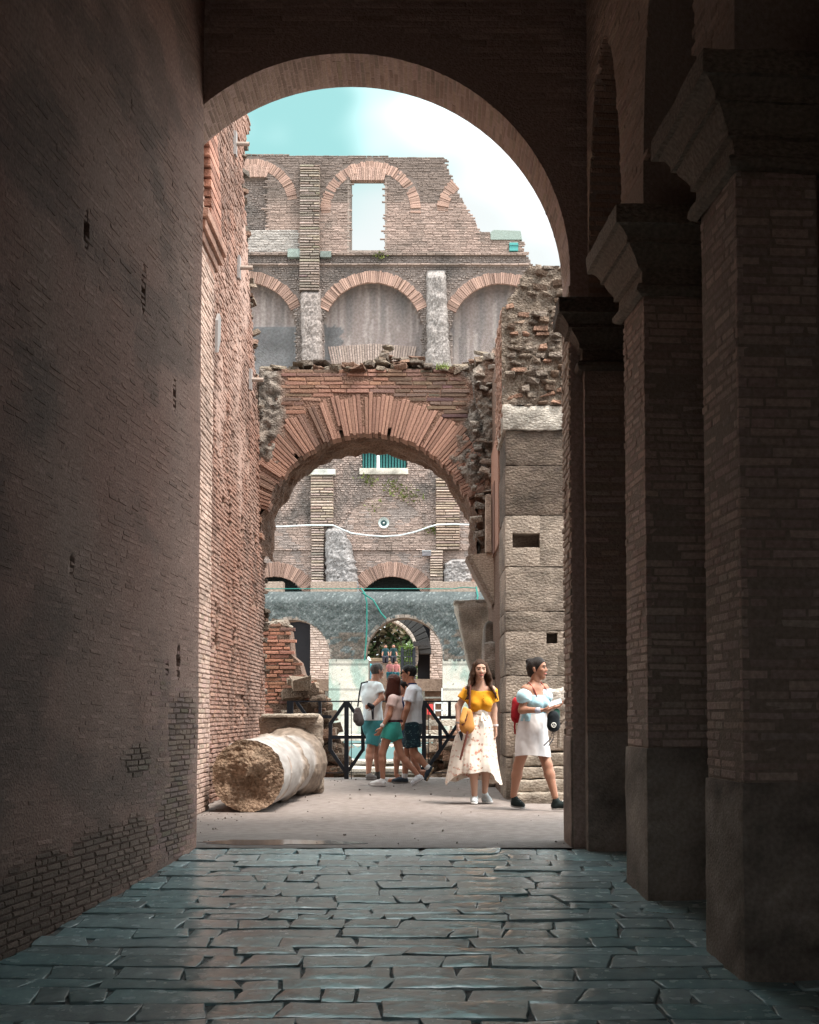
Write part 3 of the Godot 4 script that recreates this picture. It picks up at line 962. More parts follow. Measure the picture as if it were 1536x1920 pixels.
func broken_arch() -> void:
	var t := thing("ruined_arch", "broken free-standing red brick arch with long voussoirs and rubble along its top", "arch")
	var d := 19.8
	var c := Vector2(-0.87, 3.67)
	var r := 1.56
	var fr := plane_z(d)
	var rag := func(x: float, y: float) -> float: return 0.09 * fbm(x * 2.5, y * 2.5, 4.0) + 0.05 * noise_at(x * 7, y * 7, 4.0)
	var top := func(x: float) -> float: return 6.22 + 0.08 * fbm(x * 2, 4.0) + 0.05 * noise_at(x * 6, 1.0)
	var poly := PackedVector2Array([Vector2(-2.75, 3.0), Vector2(-2.75, 6.12), Vector2(-1.8, 6.2), Vector2(0.3, 6.22), Vector2(1.05, 6.28), Vector2(1.05, 3.1), Vector2(c.x + r + 0.14, 3.1)])
	for i in 33:
		var a := -0.06 + (PI + 0.12) * i / 32
		poly.append(c + Vector2(cos(a), sin(a)) * (r + 0.13))
	put("core", prism(poly, fr.translated_local(Vector3(0, 0, -0.05)), 1.25, Color(0.2, 0.14, 0.11)), M.rock, t)
	var o := Vector2(-2.52, 3.2)
	var ff := fr.translated_local(Vector3(o.x, o.y, 0))
	var inside := func(a, b): return Vector2(a + o.x - c.x, b + o.y - c.y).length() > r + 0.12 and b + o.y < top.call(a + o.x)
	var bare := func(a: float, b: float) -> float:
		var x: float = a + o.x
		var y: float = b + o.y
		var k := clampf((-1.98 - x + 0.35 * fbm(x * 2, y * 2)) * 5.0, 0.0, 1.0) * clampf((y - 4.7) * 4.0, 0.0, 1.0)
		k = maxf(k, clampf((x - 0.5 + 0.5 * fbm(x * 2, y * 2, 3.0)) * 5.0, 0.0, 1.0) * clampf((y - 4.2) * 3.0, 0, 1))
		return maxf(k, clampf((3.75 - y) * 5.0, 0.0, 1.0))
	put("mortar", relief(ff, 3.5, 3.15, 0.03, func(a, b): return 0.014 + bare.call(a, b) * (0.10 * fbm(a * 3, b * 3, 7.0) - 0.02 + 0.05 * noise_at(a * 9, b * 9)), func(a, b): return Color(0.33, 0.2, 0.155).lerp(Color(0.33, 0.29, 0.26) * (1.0 + 0.8 * noise_at(a * 6, b * 6, 1.0)), bare.call(a, b)), inside), M.rock, t)
	bricks(t, 3.5, 3.1, planar(ff), {"course": 0.062, "lmin": 0.2, "lmax": 0.46, "gap": 0.009, "deep": 0.06, "jit": 0.006, "seed": 16, "parts_n": 300, "near": Vector3(-0.87, 5.9, -d),
		"inside": func(a, b): return inside.call(a, b) and bare.call(a, b) < 0.4 and Vector2(a + o.x - c.x, b + o.y - c.y).length() > 2.2,
		"tone": func(a, b): return Color(0.33, 0.19, 0.14).lerp(Color(0.15, 0.1, 0.08), clampf(fbm(a * 1.5, b * 2.2, 8.0) * 2.6 + 0.3, 0, 1))})
	ring(t, fr, c, r, 2.22, 0.42, PI - 0.24, 84, 0.3, func(x, y): return Color(0.385, 0.225, 0.17).lerp(Color(0.18, 0.115, 0.09), clampf(fbm(x * 2.2, y * 2.2, 5.0) * 2.6 + 0.08, 0, 0.9)), {"rag_in": 0.06, "rag_out": 0.16, "jit": 0.009, "broken": 0.06, "seed": 17})
	ring(t, fr, c, r + 0.02, 2.05, -0.05, 0.42, 9, 0.3, func(_x, _y): return Color(0.25, 0.145, 0.11), {"rag_in": 0.25, "rag_out": 0.5, "jit": 0.07, "broken": 0.5, "seed": 18})
	ring(t, fr, c, r + 0.02, 1.95, PI - 0.24, PI + 0.1, 7, 0.3, func(_x, _y): return Color(0.30, 0.17, 0.12), {"rag_in": 0.25, "rag_out": 0.5, "jit": 0.05, "broken": 0.5, "seed": 19})
	# rough concrete underside
	var under := func(s: float, q: float) -> Vector3:
		var a := -0.16 + (PI + 0.3) * s
		var z := d + 0.05 + 1.27 * q
		var rr := r + 0.075 + 0.11 * fbm(cos(a) * 3, sin(a) * 3, z * 1.6) + 0.05 * noise_at(a * 9, z * 5) - 0.08 * q
		return Vector3(c.x + cos(a) * rr, c.y + sin(a) * rr, -z)
	put("underside", sheet(90, 26, under, func(s, q): return Color(0.22, 0.135, 0.1) * (1.0 + 0.5 * fbm(s * 9, q * 3, 2.0))), M.rock, t)
	# loose masonry on top
	var rng := RandomNumberGenerator.new()
	rng.seed = 6
	var spots := []
	for i in 290:
		var x := rng.randf_range(-2.45, 1.0)
		var z := rng.randf() * 1.2
		var heap := 0.13 + 0.34 * clampf(0.5 + fbm(x * 1.2, 8.0) * 1.6, 0, 1) * clampf(1.0 - absf(x + 0.5) * 0.45, 0.1, 1.0)
		if x > 0.45: heap = 0.12 + (x - 0.45) * 0.75
		spots.append([Vector3(x, 6.2 + rng.randf() * heap * (0.4 + z), -d - 0.02 - z), Vector3(rng.randf_range(0.1, 0.28), rng.randf_range(0.05, 0.11), rng.randf_range(0.14, 0.3))])
	rubble(t, spots, "loose_stone", [Color(0.22, 0.17, 0.135), Color(0.28, 0.175, 0.13), Color(0.18, 0.148, 0.125), Color(0.28, 0.235, 0.19)], 72, M.rock)
	# ragged shoulder towards the stone pier
	var hp := poly_px([[884, 700], [915, 668], [938, 632], [944, 700], [936, 800], [932, 1000], [905, 1020], [889, 1000], [905, 930], [912, 880], [905, 800], [890, 750]], d - 0.12)
	put("shoulder_core", prism(hp, plane_z(d - 0.02), 0.5, Color(0.3, 0.265, 0.24)), M.rock, t)
	var so := xy(876, 1024, d - 0.12)
	var rough := func(a: float, b: float) -> float: return -0.05 + 0.1 * fbm(a * 3.2, b * 2.6, 15.0) + 0.05 * noise_at(a * 9, b * 9, 4.0)
	put("shoulder", relief(plane_z(d - 0.12).translated_local(Vector3(so.x, so.y, 0)), 0.62, 3.3, 0.022, rough, func(a, b): return Color(0.33, 0.285, 0.25).lerp(Color(0.30, 0.185, 0.14), clampf(fbm(a * 3, b * 2, 6.0) * 3.0, 0, 0.8)) * (1.0 + 0.5 * noise_at(a * 11, b * 16)), func(a, b): return Geometry2D.is_point_in_polygon(so + Vector2(a, b), hp)), M.rock, t)
	spots = []
	for i in 40:
		var k := rng.randf()
		var u := lerpf(878, 938, rng.randf())
		var v := lerpf(660, 1010, k)
		if u < lerpf(900, 885, k) - 14 * (1 - k): u += 20
		if v < 1010 - (u - 870) * 0.2 and v > 760 - (u - 870) * 2.0:
			spots.append([W(u, v, d - 0.16 - rng.randf() * 0.08), Vector3(rng.randf_range(0.07, 0.18), rng.randf_range(0.04, 0.1), rng.randf_range(0.12, 0.2))])
	rubble(t, spots, "shoulder_stone", [Color(0.38, 0.335, 0.30), Color(0.42, 0.35, 0.3), Color(0.33, 0.29, 0.26)], 73, M.rock)
	var tuft := MB.new()
	for i in 60:
		var p := W(830, 694, d) + Vector3(rng.randfn(0, 0.05), 0, rng.randfn(0, 0.05))
		var q := p + Vector3(rng.randfn(0, 0.05), rng.randf_range(0.05, 0.14), rng.randfn(0, 0.05))
		tuft.tri(p, p + Vector3(0.014, 0, 0), q, Color(0.16, 0.2, 0.05))
	put("weed", tuft.mesh(), M.leaf, t, "stuff")


func stone_pier() -> void:
	var t := thing("stone_pier", "tall weathered travertine pier with rubble masonry above, beside the two women", "pillar")
	var d := 16.3
	var vs := [760, 806, 872, 966, 1062, 1146, 1183, 1266, 1336, 1420, 1505]
	var x0 := 0.965
	var w := 1.0
	for i in vs.size() - 1:
		var y1 := W(1000, vs[i], d).y
		var y0 := W(1000, vs[i + 1], d).y
		var col := Color(0.34, 0.297, 0.263)
		if i == 0: col = Color(0.60, 0.58, 0.55)
		if i == 1 or i == 2: col = Color(0.15, 0.122, 0.104)
		var h := y1 - y0 - 0.002
		if i == 3 or i == 6:
			# a block with a socket cut into it
			var hx0 := W(961 if i == 3 else 1024, 1000, d).x
			var hx1 := W(1012 if i == 3 else 1044, 1000, d).x
			var hy0 := W(1000, 1026 if i == 3 else 1206, d).y
			var hy1 := W(1000, 1000 if i == 3 else 1187, d).y
			var bl := put("stone_block", worn_box(Vector3(w, h, 1.05), 0.03, 0.012, 0.06, i * 3.1, col), M.stone, t)
			bl.position = Vector3(x0 + w / 2, y0, -d - 0.25 - 0.525)
			for q in [[x0, hx0, y0, y0 + h], [hx1, x0 + w, y0, y0 + h], [hx0 - 0.01, hx1 + 0.01, y0, hy0], [hx0 - 0.01, hx1 + 0.01, hy1, y0 + h]]:
				put("block_face", worn_box(Vector3(q[1] - q[0], q[3] - q[2], 0.32), 0.012, 0.008, 0.04, i * 3.1 + 1, col), M.stone, bl).position = Vector3((q[0] + q[1]) / 2, q[2], -d - 0.16) - bl.position
			continue
		var over := 0.05 if i == 0 else (-0.02 if i == 1 else 0.0)
		put("stone_block", worn_box(Vector3(w + over, h, 1.3 + over), 0.02, 0.014 if i > 0 else 0.035, 0.04, i * 3.1, col, 1.3), M.stone, t).position = Vector3(x0 + w / 2, y0, -d - 0.65)
	put("core", box_mesh(Vector3(x0 + 0.06, 0, -d - 1.25), Vector3(x0 + w - 0.05, 4.75, -d - 0.4), Color(0.25, 0.22, 0.2)), M.stone, t)
	# rubble above, still faced with brick on its left
	var yb := W(1000, 760, d).y
	var slope := func(x: float) -> float: return minf(6.62, 6.02 + (x - 0.93) * 1.7) + 0.06 * noise_at(x * 9, 2.0)
	var ff := plane_z(d).translated_local(Vector3(0.93, yb, 0))
	put("mortar", relief(ff, 1.1, 1.9, 0.025, func(a, b): return -0.02 + 0.04 * fbm(a * 4, b * 4, 3.0) + 0.025 * noise_at(a * 12, b * 12), func(a, b): return Color(0.29, 0.24, 0.2) * (1.0 + 0.5 * noise_at(a * 5, b * 5, 7.0)), func(a, b): return b + yb < slope.call(a + 0.93)), M.rock, t)
	put("rubble_core", prism(PackedVector2Array([Vector2(0.95, yb), Vector2(2.05, yb), Vector2(2.05, 6.55), Vector2(1.3, 6.5), Vector2(0.95, 5.95)]), plane_z(d + 0.1), 1.4, Color(0.3, 0.25, 0.2)), M.rock, t)
	var rng := RandomNumberGenerator.new()
	rng.seed = 9
	var spots := []
	var y := yb + 0.03
	while y < 6.62:
		var x := 0.97 + rng.randf() * 0.08
		while x < 1.85:
			var l := rng.randf_range(0.1, 0.22)
			if y < slope.call(x) and rng.randf() < 0.9:
				spots.append([Vector3(x + l / 2, y + rng.randfn(0, 0.01), -d - 0.02 + rng.randfn(0, 0.025)), Vector3(l, rng.randf_range(0.045, 0.085), 0.18)])
			x += l + 0.02
		y += 0.085
	rubble(t, spots, "rubble_stone", [Color(0.31, 0.23, 0.18), Color(0.38, 0.235, 0.175), Color(0.26, 0.22, 0.19), Color(0.35, 0.295, 0.25), Color(0.28, 0.23, 0.19)], 74, M.rock)
	var sf := Transform3D(Basis(Vector3(0, 0, 1), Vector3.UP, Vector3(-1, 0, 0)), Vector3(0.93, yb - 0.25, -d - 1.5))
	bricks(t, 1.5, 1.5, planar(sf), {"course": 0.055, "lmin": 0.14, "lmax": 0.3, "gap": 0.014, "deep": 0.06, "jit": 0.006, "seed": 23, "tone": func(a, b): return Color(0.46, 0.3, 0.235) * (1.0 + 0.4 * fbm(a * 2, b * 2)), "parts_n": 80})
	# the wall that runs on behind it towards the ruined arch
	var s := thing("red_side_wall", "narrow strip of reddish plastered wall between the stone pier and the ruined arch", "wall")
	put("core", box_mesh(Vector3(0.975, -0.2, -21.0), Vector3(2.0, 6.0, -d - 1.32), Color(0.3, 0.2, 0.16)), M.rock, s)
	put("plaster", box_mesh(Vector3(0.955, 3.3, -19.6), Vector3(0.98, 4.85, -d - 1.33), Color(0.42, 0.24, 0.18)), M.masonry, s)
	put("niche_panel", box_mesh(Vector3(0.945, 3.3, -19.0), Vector3(0.96, 4.3, -18.5), Color(0.2, 0.11, 0.085)), M.masonry, s)  # thin darker panel laid on the plaster, without a recess
	put("pilaster", worn_box(Vector3(0.09, 0.86, 0.3), 0.02, 0.01, 0.04, 6.0, Color(0.42, 0.33, 0.28)), M.stone, s).position = Vector3(0.9, W(918, 1038, 19.3).y, -19.3)
	put("lower_stones", worn_box(Vector3(0.3, 2.4, 0.7), 0.08, 0.05, 0.07, 8.0, Color(0.2, 0.175, 0.155)), M.stone, s).position = Vector3(1.0, 0.0, -19.9)
	for k in 4:
		put("stone_block", worn_box(Vector3(0.22, 0.5, 0.5), 0.05, 0.04, 0.06, 18.0 + k, Color(0.3, 0.26, 0.235)), M.stone, s).position = Vector3(0.93, 0.52 * k, -19.25)
	var cb := thing("stone_corbel", "wedge shaped stone corbel jutting out under the right foot of the ruined arch", "corbel")
	put("bracket", prism(poly_px([[882, 1040], [925, 1036], [936, 1040], [936, 1128], [924, 1130], [880, 1052]], 19.2), plane_z(19.2), 0.5, Color(0.56, 0.45, 0.38)), M.stone, cb)
	put("moulding", prism(poly_px([[874, 1044], [882, 1040], [927, 1128], [922, 1136]], 19.15), plane_z(19.15), 0.6, Color(0.34, 0.27, 0.23)), M.stone, cb)
	var sl := thing("leaning_capital", "big broken grey stone capital with pale top standing behind the woman in yellow", "stone")
	var cap_at := func(s_: float, q: float) -> Vector3:
		var a := TAU * s_
		var yy := lerpf(W(880, 1265, 21.3).y, W(880, 1127, 21.3).y, q)
		var hw := lerpf(0.12, 0.30, pow(q, 0.7))
		var sq := Vector2(cos(a), sin(a))
		sq /= maxf(absf(sq.x), absf(sq.y)) * 0.6 + 0.4
		var k := 1.0 + 0.12 * fbm(sq.x * 2, yy * 3, sq.y * 2)
		return Vector3(lerpf(0.84, 0.74, q) + sq.x * hw * k, yy + 0.03 * fbm(sq.x, sq.y), -21.4 - sq.y * hw * k)
	put("body", sheet(40, 26, cap_at, func(s_, q): return Color(0.46, 0.425, 0.385) * (1.0 + 0.7 * fbm(s_ * 8, q * 6, 4.0)) if q < 0.9 else Color(0.58, 0.56, 0.53)), M.stone, sl)
	put("top", worn_box(Vector3(0.62, 0.06, 0.6), 0.02, 0.012, 0.05, 2.0, Color(0.58, 0.56, 0.53)), M.stone, sl).position = Vector3(0.74, W(880, 1130, 21.3).y - 0.03, -21.4)
	put("plinth", worn_box(Vector3(0.34, W(880, 1262, 21.3).y, 0.4), 0.04, 0.03, 0.06, 5.0, Color(0.25, 0.23, 0.21)), M.stone, sl).position = Vector3(0.86, 0, -21.4)


func steps_and_relief() -> void:
	var t := thing("stone_steps", "low flight of worn stone steps behind the woman in the white skirt", "steps")
	var vs := [1412, 1437, 1461, 1486, 1508]
	for i in 4:
		var dd := 15.95 - 0.12 * i
		var y1 := W(1000, vs[i], dd).y
		var y0 := W(1000, vs[i + 1], dd).y
		put("step", worn_box(Vector3(0.95, y1 - y0 - 0.006, 0.45), 0.03, 0.022, 0.035, 3.3 * i, Color(0.40, 0.355, 0.31), 1.6), M.stone, t).position = Vector3(1.1 + 0.42, y0, -dd - 0.22)
	var s := thing("marble_relief", "carved marble slab with curved ribs standing on the stone steps", "carving")
	var d := 15.9
	var y2 := W(1000, 1408, d).y
	put("slab", worn_box(Vector3(0.62, W(1000, 1330, d).y - y2, 0.22), 0.025, 0.012, 0.035, 7.7, Color(0.40, 0.345, 0.305)), M.stone, s).position = Vector3(1.6, y2, -d - 0.2)
	put("crown", worn_box(Vector3(0.62, 0.27, 0.3), 0.06, 0.05, 0.03, 9.1, Color(0.58, 0.56, 0.54), 2.2), M.stone, s).position = Vector3(1.6, W(1000, 1333, d).y, -d - 0.2)
	for q in [[1036, 14.0], [1062, 14.0]]:
		var pts := PackedVector3Array()
		for i in 9:
			var a := PI * i / 8
			pts.append(W(q[0] + cos(a) * q[1], 1372 - sin(a) * 26 + (30 if i == 0 or i == 8 else 0), d - 0.07))
		put("rib", tube(pts, 0.022, 7, Color(0.3, 0.26, 0.23)), M.stone, s)


func fallen_column() -> void:
	var t := thing("fallen_column", "broken grey marble column lying on the ground against the red brick wall", "column")
	var A := Vector3(-1.895, 0.385, -14.2)
	var B := Vector3(-1.78, 0.40, -17.5)
	var ax := (B - A).normalized()
	var L := A.distance_to(B)
	var sx := ax.cross(Vector3.UP).normalized()
	var sy := sx.cross(ax)
	var rad := func(s: float, a: float) -> float:
		var r := 0.385 - 0.004 * s
		var rough := 0.0
		if absf(s - 0.62 - 0.05 * sin(a)) < 0.04: r -= 0.035
		if s > 1.55 + 0.12 * sin(a * 2) and s < 1.86 + 0.1 * sin(a * 2 + 1):
			r += 0.03
			rough = 1.0
		if s > 2.85 + 0.1 * sin(a * 3):
			r += 0.02 + (s - 2.85) * 0.2
			rough = 0.5
		if s < 0.25: rough = 0.6 * (0.25 - s) / 0.25
		return r + rough * 0.03 * (fbm(cos(a) * 4, sin(a) * 4, s * 5) + 0.6 * noise_at(cos(a) * 11, sin(a) * 11, s * 11)) + 0.003 * fbm(cos(a) * 2, sin(a) * 2, s)
	var pos := func(s: float, a: float) -> Vector3: return A + ax * s + (sx * cos(a) + sy * sin(a)) * rad.call(s, a)
	var tone := func(s: float, a: float) -> Color:
		var c := Color(0.46, 0.44, 0.425) * (1.0 + 0.14 * fbm(s * 1.1, cos(a) * 1.2, sin(a) * 1.2))
		if (s > 1.55 + 0.12 * sin(a * 2) and s < 1.86 + 0.1 * sin(a * 2 + 1)) or s > 2.85 + 0.1 * sin(a * 3): c = Color(0.31, 0.255, 0.21) * (1.0 + 0.5 * noise_at(s * 8, cos(a) * 8, sin(a) * 8))
		if s < 0.7: c = c.lerp(Color(0.42, 0.28, 0.19), 0.5 * smoothstep(0.0, 0.3, fbm(s * 2, cos(a) * 1.5, sin(a) * 1.5)))
		if absf(s - 0.62 - 0.05 * sin(a)) < 0.03: c = Color(0.24, 0.17, 0.12)
		return c
	put("shaft", sheet(72, 120, func(p, q): return pos.call(L * q, -TAU * p), func(p, q): return tone.call(L * q, -TAU * p)), M.marble, t)
	var face := func(p: float, q: float) -> Vector3:
		var a := TAU * p
		var r: float = rad.call(0.0, a) * q
		var rough := 0.11 * fbm(cos(a) * q * 2.0, sin(a) * q * 2.6, 4.0) + 0.05 * noise_at(cos(a) * q * 5, sin(a) * q * 9, 1.0)
		return A + (sx * cos(a) + sy * sin(a)) * r - ax * (rough * 0.5 * (1.0 - pow(q, 6.0)) + 0.12 * (1.0 - q) * sin(a))
	put("broken_face", sheet(72, 24, func(p, q): return face.call(-p, 1.0 - q), func(p, q): return Color(0.52, 0.38, 0.28).lerp(Color(0.30, 0.225, 0.165), clampf(0.6 * sin(-TAU * p) * (1.0 - q) + 1.1 * fbm(cos(TAU * p) * (1 - q) * 3, sin(TAU * p) * (1 - q) * 4, 6.0) + 0.15, 0, 1))), M.rock, t)
	var ab := put("abacus", worn_box(Vector3(0.82, 0.98, 0.34), 0.06, 0.04, 0.035, 12.0, Color(0.47, 0.41, 0.36), 1.7), M.stone, t)
	ab.position = B + ax * 0.18 + Vector3(0.0, 0.03 - B.y, 0)
	ab.rotation = Vector3(0, -0.05, 0.02)
	put("lip", worn_box(Vector3(0.74, 0.05, 0.5), 0.02, 0.012, 0.03, 15.0, Color(0.50, 0.46, 0.41)), M.stone, t).position = B + Vector3(0.0, 0.59, -0.1)
	put("footing", worn_box(Vector3(0.2, 0.26, 0.3), 0.03, 0.015, 0.03, 13.0, Color(0.40, 0.33, 0.28)), M.stone, t).position = Vector3(-1.46, 0, -17.7)


func fence() -> void:
	var t := thing("fence", "black iron fence with slanted braces closing off the courtyard", "fence")
	var d := 21.5
	var bar := func(called: String, a: Array, b: Array, w: float) -> void:
		put(called, bar_mesh(W(a[0], a[1], d), W(b[0], b[1], d), w, w), M.metal, t)
	bar.call("top_rail", [538, 1315], [930, 1315], 0.022)
	bar.call("bottom_rail", [600, 1449], [930, 1449], 0.016)
	for u in [650, 795]:
		put("post", bar_mesh(Vector3(W(u, 1440, d).x, 0, -d), W(u, 1314, d), 0.085, 0.07), M.metal, t)
		put("upright", bar_mesh(Vector3(W(u + 9, 1440, d).x, 0, -d), W(u + 9, 1314, d), 0.012, 0.012), M.metal, t)
		for s in [-1, 1]:
			bar.call("brace", [u + s * 2, 1317], [u + s * 30, 1357], 0.055)
			bar.call("side_bar", [u + s * 30, 1354], [u + s * 31, 1408], 0.06)
			bar.call("brace", [u + s * 31, 1405], [u + s * 3, 1446], 0.055)
	bar.call("middle_rail", [622, 1382], [930, 1382], 0.055)
	bar.call("left_rail", [541, 1343], [622, 1344], 0.05)
	bar.call("right_rail", [824, 1345], [930, 1345], 0.05)
	for u in [547, 600, 843, 900]: bar.call("short_bar", [u, 1315], [u, 1344], 0.05)
	bar.call("brace", [556, 1316], [575, 1343], 0.05)
	bar.call("brace", [826, 1358], [842, 1382], 0.055)
	bar.call("brace", [858, 1358], [818, 1420], 0.05)
	put("end_post", bar_mesh(Vector3(W(541, 1440, d).x, 0, -d), W(541, 1314, d), 0.05, 0.05), M.metal, t)


func beyond_fence() -> void:
	var rng := RandomNumberGenerator.new()
	rng.seed = 31
	# stump of a brick wall
	var t := thing("brick_stump", "broken stump of a red brick wall behind the left end of the fence", "wall")
	var d := 22.6
	var pl := poly_px([[488, 1500], [488, 1176], [505, 1172], [522, 1166], [541, 1180], [546, 1228], [560, 1240], [566, 1262], [575, 1272], [577, 1310], [580, 1500]], d)
	put("core", prism(pl, plane_z(d + 0.02), 0.9, Color(0.27, 0.18, 0.14)), M.rock, t)
	var o := xy(488, 1475, d)
	var hole := xy(521, 1335, d)
	var hole2 := xy(523, 1268, d)
	bricks(t, 0.92, 2.9, planar(plane_z(d).translated_local(Vector3(o.x, o.y, 0))), {"course": 0.066, "lmin": 0.16, "lmax": 0.34, "gap": 0.014, "deep": 0.08, "jit": 0.01, "seed": 33, "parts_n": 300,
		"inside": func(a, b): return Geometry2D.is_point_in_polygon(o + Vector2(a, b), pl) and Vector2((a + o.x - hole.x) / 0.12, (b + o.y - hole.y) / 0.17).length() > 1.0 and Vector2((a + o.x - hole2.x) / 0.1, (b + o.y - hole2.y) / 0.07).length() > 1.0,
		"tone": func(a, b): return Color(0.46, 0.22, 0.15).lerp(Color(0.2, 0.12, 0.09), clampf(fbm(a * 2, b * 2, 44.0) * 2.4, 0, 1))})
	var spots := []
	for i in 40:
		spots.append([W(rng.randf_range(492, 540), rng.randf_range(1166, 1184), d + 0.1 + rng.randf() * 0.5), Vector3(0.2, 0.09, 0.2)])
	rubble(t, spots, "cap_stone", [Color(0.42, 0.38, 0.33), Color(0.33, 0.28, 0.24)], 75, M.rock)
	# heaps of fallen masonry
	for side in 2:
		var h := thing("rubble_heap", "brown heap of fallen masonry beside the brick stump behind the fence" if side == 0 else "lower heap of brown stones behind the fence next to the woman in yellow", "rubble", Vector3(-1.9 if side == 0 else 0.35, 0, -22.6), 0.0, "")
		spots = []
		for i in 150 if side == 0 else 90:
			var u: float
			var v: float
			if side == 0:
				u = rng.randf_range(545, 640)
				var top := 1268.0 if u < 580 else (1268 + (u - 580) * 1.5 if u < 614 else 1345 + (u - 614) * 2.6)
				v = lerpf(top, 1470, rng.randf())
			else:
				u = rng.randf_range(806, 905)
				v = lerpf(1372 + maxf(0, 838 - u) * 1.4, 1470, rng.randf())
			var s := rng.randf_range(0.16, 0.42)
			spots.append([W(u, v, 22.35 + rng.randf() * 0.8) - h.position, Vector3(s, s * rng.randf_range(0.4, 0.7), s)])
		rubble(h, spots, "fallen_stone", [Color(0.28, 0.205, 0.155), Color(0.36, 0.28, 0.22), Color(0.24, 0.175, 0.135), Color(0.40, 0.24, 0.17)], 76 + side, M.rock)
	# low tiers of pale stone down in the arena
	var i := 0
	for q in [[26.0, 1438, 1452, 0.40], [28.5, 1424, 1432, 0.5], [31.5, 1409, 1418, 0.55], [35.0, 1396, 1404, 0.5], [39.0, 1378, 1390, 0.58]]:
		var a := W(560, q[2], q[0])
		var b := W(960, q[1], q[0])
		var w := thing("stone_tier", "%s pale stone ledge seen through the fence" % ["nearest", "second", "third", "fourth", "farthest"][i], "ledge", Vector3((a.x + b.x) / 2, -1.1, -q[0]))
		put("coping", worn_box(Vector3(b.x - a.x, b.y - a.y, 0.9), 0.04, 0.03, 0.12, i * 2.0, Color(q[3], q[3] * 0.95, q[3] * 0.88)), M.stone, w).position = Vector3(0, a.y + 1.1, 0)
		put("wall_face", box_mesh(Vector3(-(b.x - a.x) / 2, -0.1, -0.3), Vector3((b.x - a.x) / 2, a.y + 1.12, 0.3), Color(0.13, 0.115, 0.1)), M.stone, w)  # face coloured dark to stand for the shadow below each coping
		i += 1
	# walkway with a thin railing
	var rl := thing("walkway_railing", "thin grey green railing with crossed bars beyond the fence", "railing")
	var tm := mat("grey green paint", Color(0.16, 0.27, 0.27), 0.5, null, Vector3.ONE, null, 1.0, false)
	var dd := 30.0
	for k in 8:
		var u := 655.0 + k * 32
		put("post", bar_mesh(W(u, 1428, dd), W(u, 1390, dd), 0.05, 0.05), tm, rl)
		put("cross_bar", bar_mesh(W(u, 1392, dd), W(u + 32, 1416, dd), 0.035, 0.035), tm, rl)
		put("cross_bar", bar_mesh(W(u + 32, 1392, dd), W(u, 1416, dd + 0.06), 0.035, 0.035), tm, rl)
	put("top_rail", bar_mesh(W(645, 1391, dd), W(930, 1391, dd), 0.07, 0.05), tm, rl)
	put("floor_edge", bar_mesh(W(630, 1415, dd), W(930, 1415, dd), 0.14, 0.3, Color(0.1, 0.1, 0.1)), tm, rl)
	# pale boards by the fence
	var bd := thing("board_barrier", "pale wooden board barrier standing behind the fence", "barrier")
	for q in [[1350, 1361], [1369, 1376], [1386, 1392]]:
		var a := W(780, q[1], 24.5)
		var b := W(862, q[0], 24.5)
		put("board", worn_box(Vector3(b.x - a.x, b.y - a.y, 0.05), 0.008, 0.003, 0.08, q[0], Color(0.55, 0.51, 0.46)), M.stone, bd).position = Vector3((a.x + b.x) / 2, a.y, -24.5)
	for u in [806, 846]:
		put("stake", bar_mesh(Vector3(W(u, 1400, 24.6).x, -1.1, -24.6), W(u, 1346, 24.6), 0.06, 0.05, Color(0.5, 0.46, 0.42)), M.stone, bd)
	var sg := thing("site_sign", "small red and white safety panel on a thin white frame behind the fence", "sign")
	var wm := mat("white pipe", Color(0.6, 0.65, 0.66), 0.4, null, Vector3.ONE, null, 1.0, false)
	put("panel", box_mesh(W(801, 1340, 26.0), W(812, 1320, 26.0) + Vector3(0, 0, 0.03), Color(0.55, 0.06, 0.06)), M.plain, sg)
	for q in [[815, 1318, 815, 1345], [838, 1318, 838, 1345], [815, 1318, 838, 1318], [815, 1332, 838, 1332], [815, 1345, 838, 1345], [829, 1290, 829, 1350]]:
		put("frame", bar_mesh(W(q[0], q[1], 26.0), W(q[2], q[3], 26.0), 0.025, 0.025), wm, sg)
	put("stand", bar_mesh(Vector3(W(829, 1350, 26.0).x, -1.1, -26.0), W(829, 1350, 26.0), 0.03, 0.03), wm, sg)


# ---------- the far side of the amphitheatre
const FD := 52.0
const BD := 45.0


func in_box(u: float, v: float, u0: float, v0: float, u1: float, v1: float) -> bool:
	return u > u0 and u < u1 and v > v0 and v < v1


func facade_outline() -> PackedVector2Array:
	return poly_px([[380, 1140], [380, 288], [520, 289], [600, 291], [700, 292], [833, 294], [846, 330], [872, 382], [899, 433], [921, 434], [923, 444], [976, 446], [981, 462], [996, 490], [1010, 520], [1040, 700], [1040, 1140]], FD)


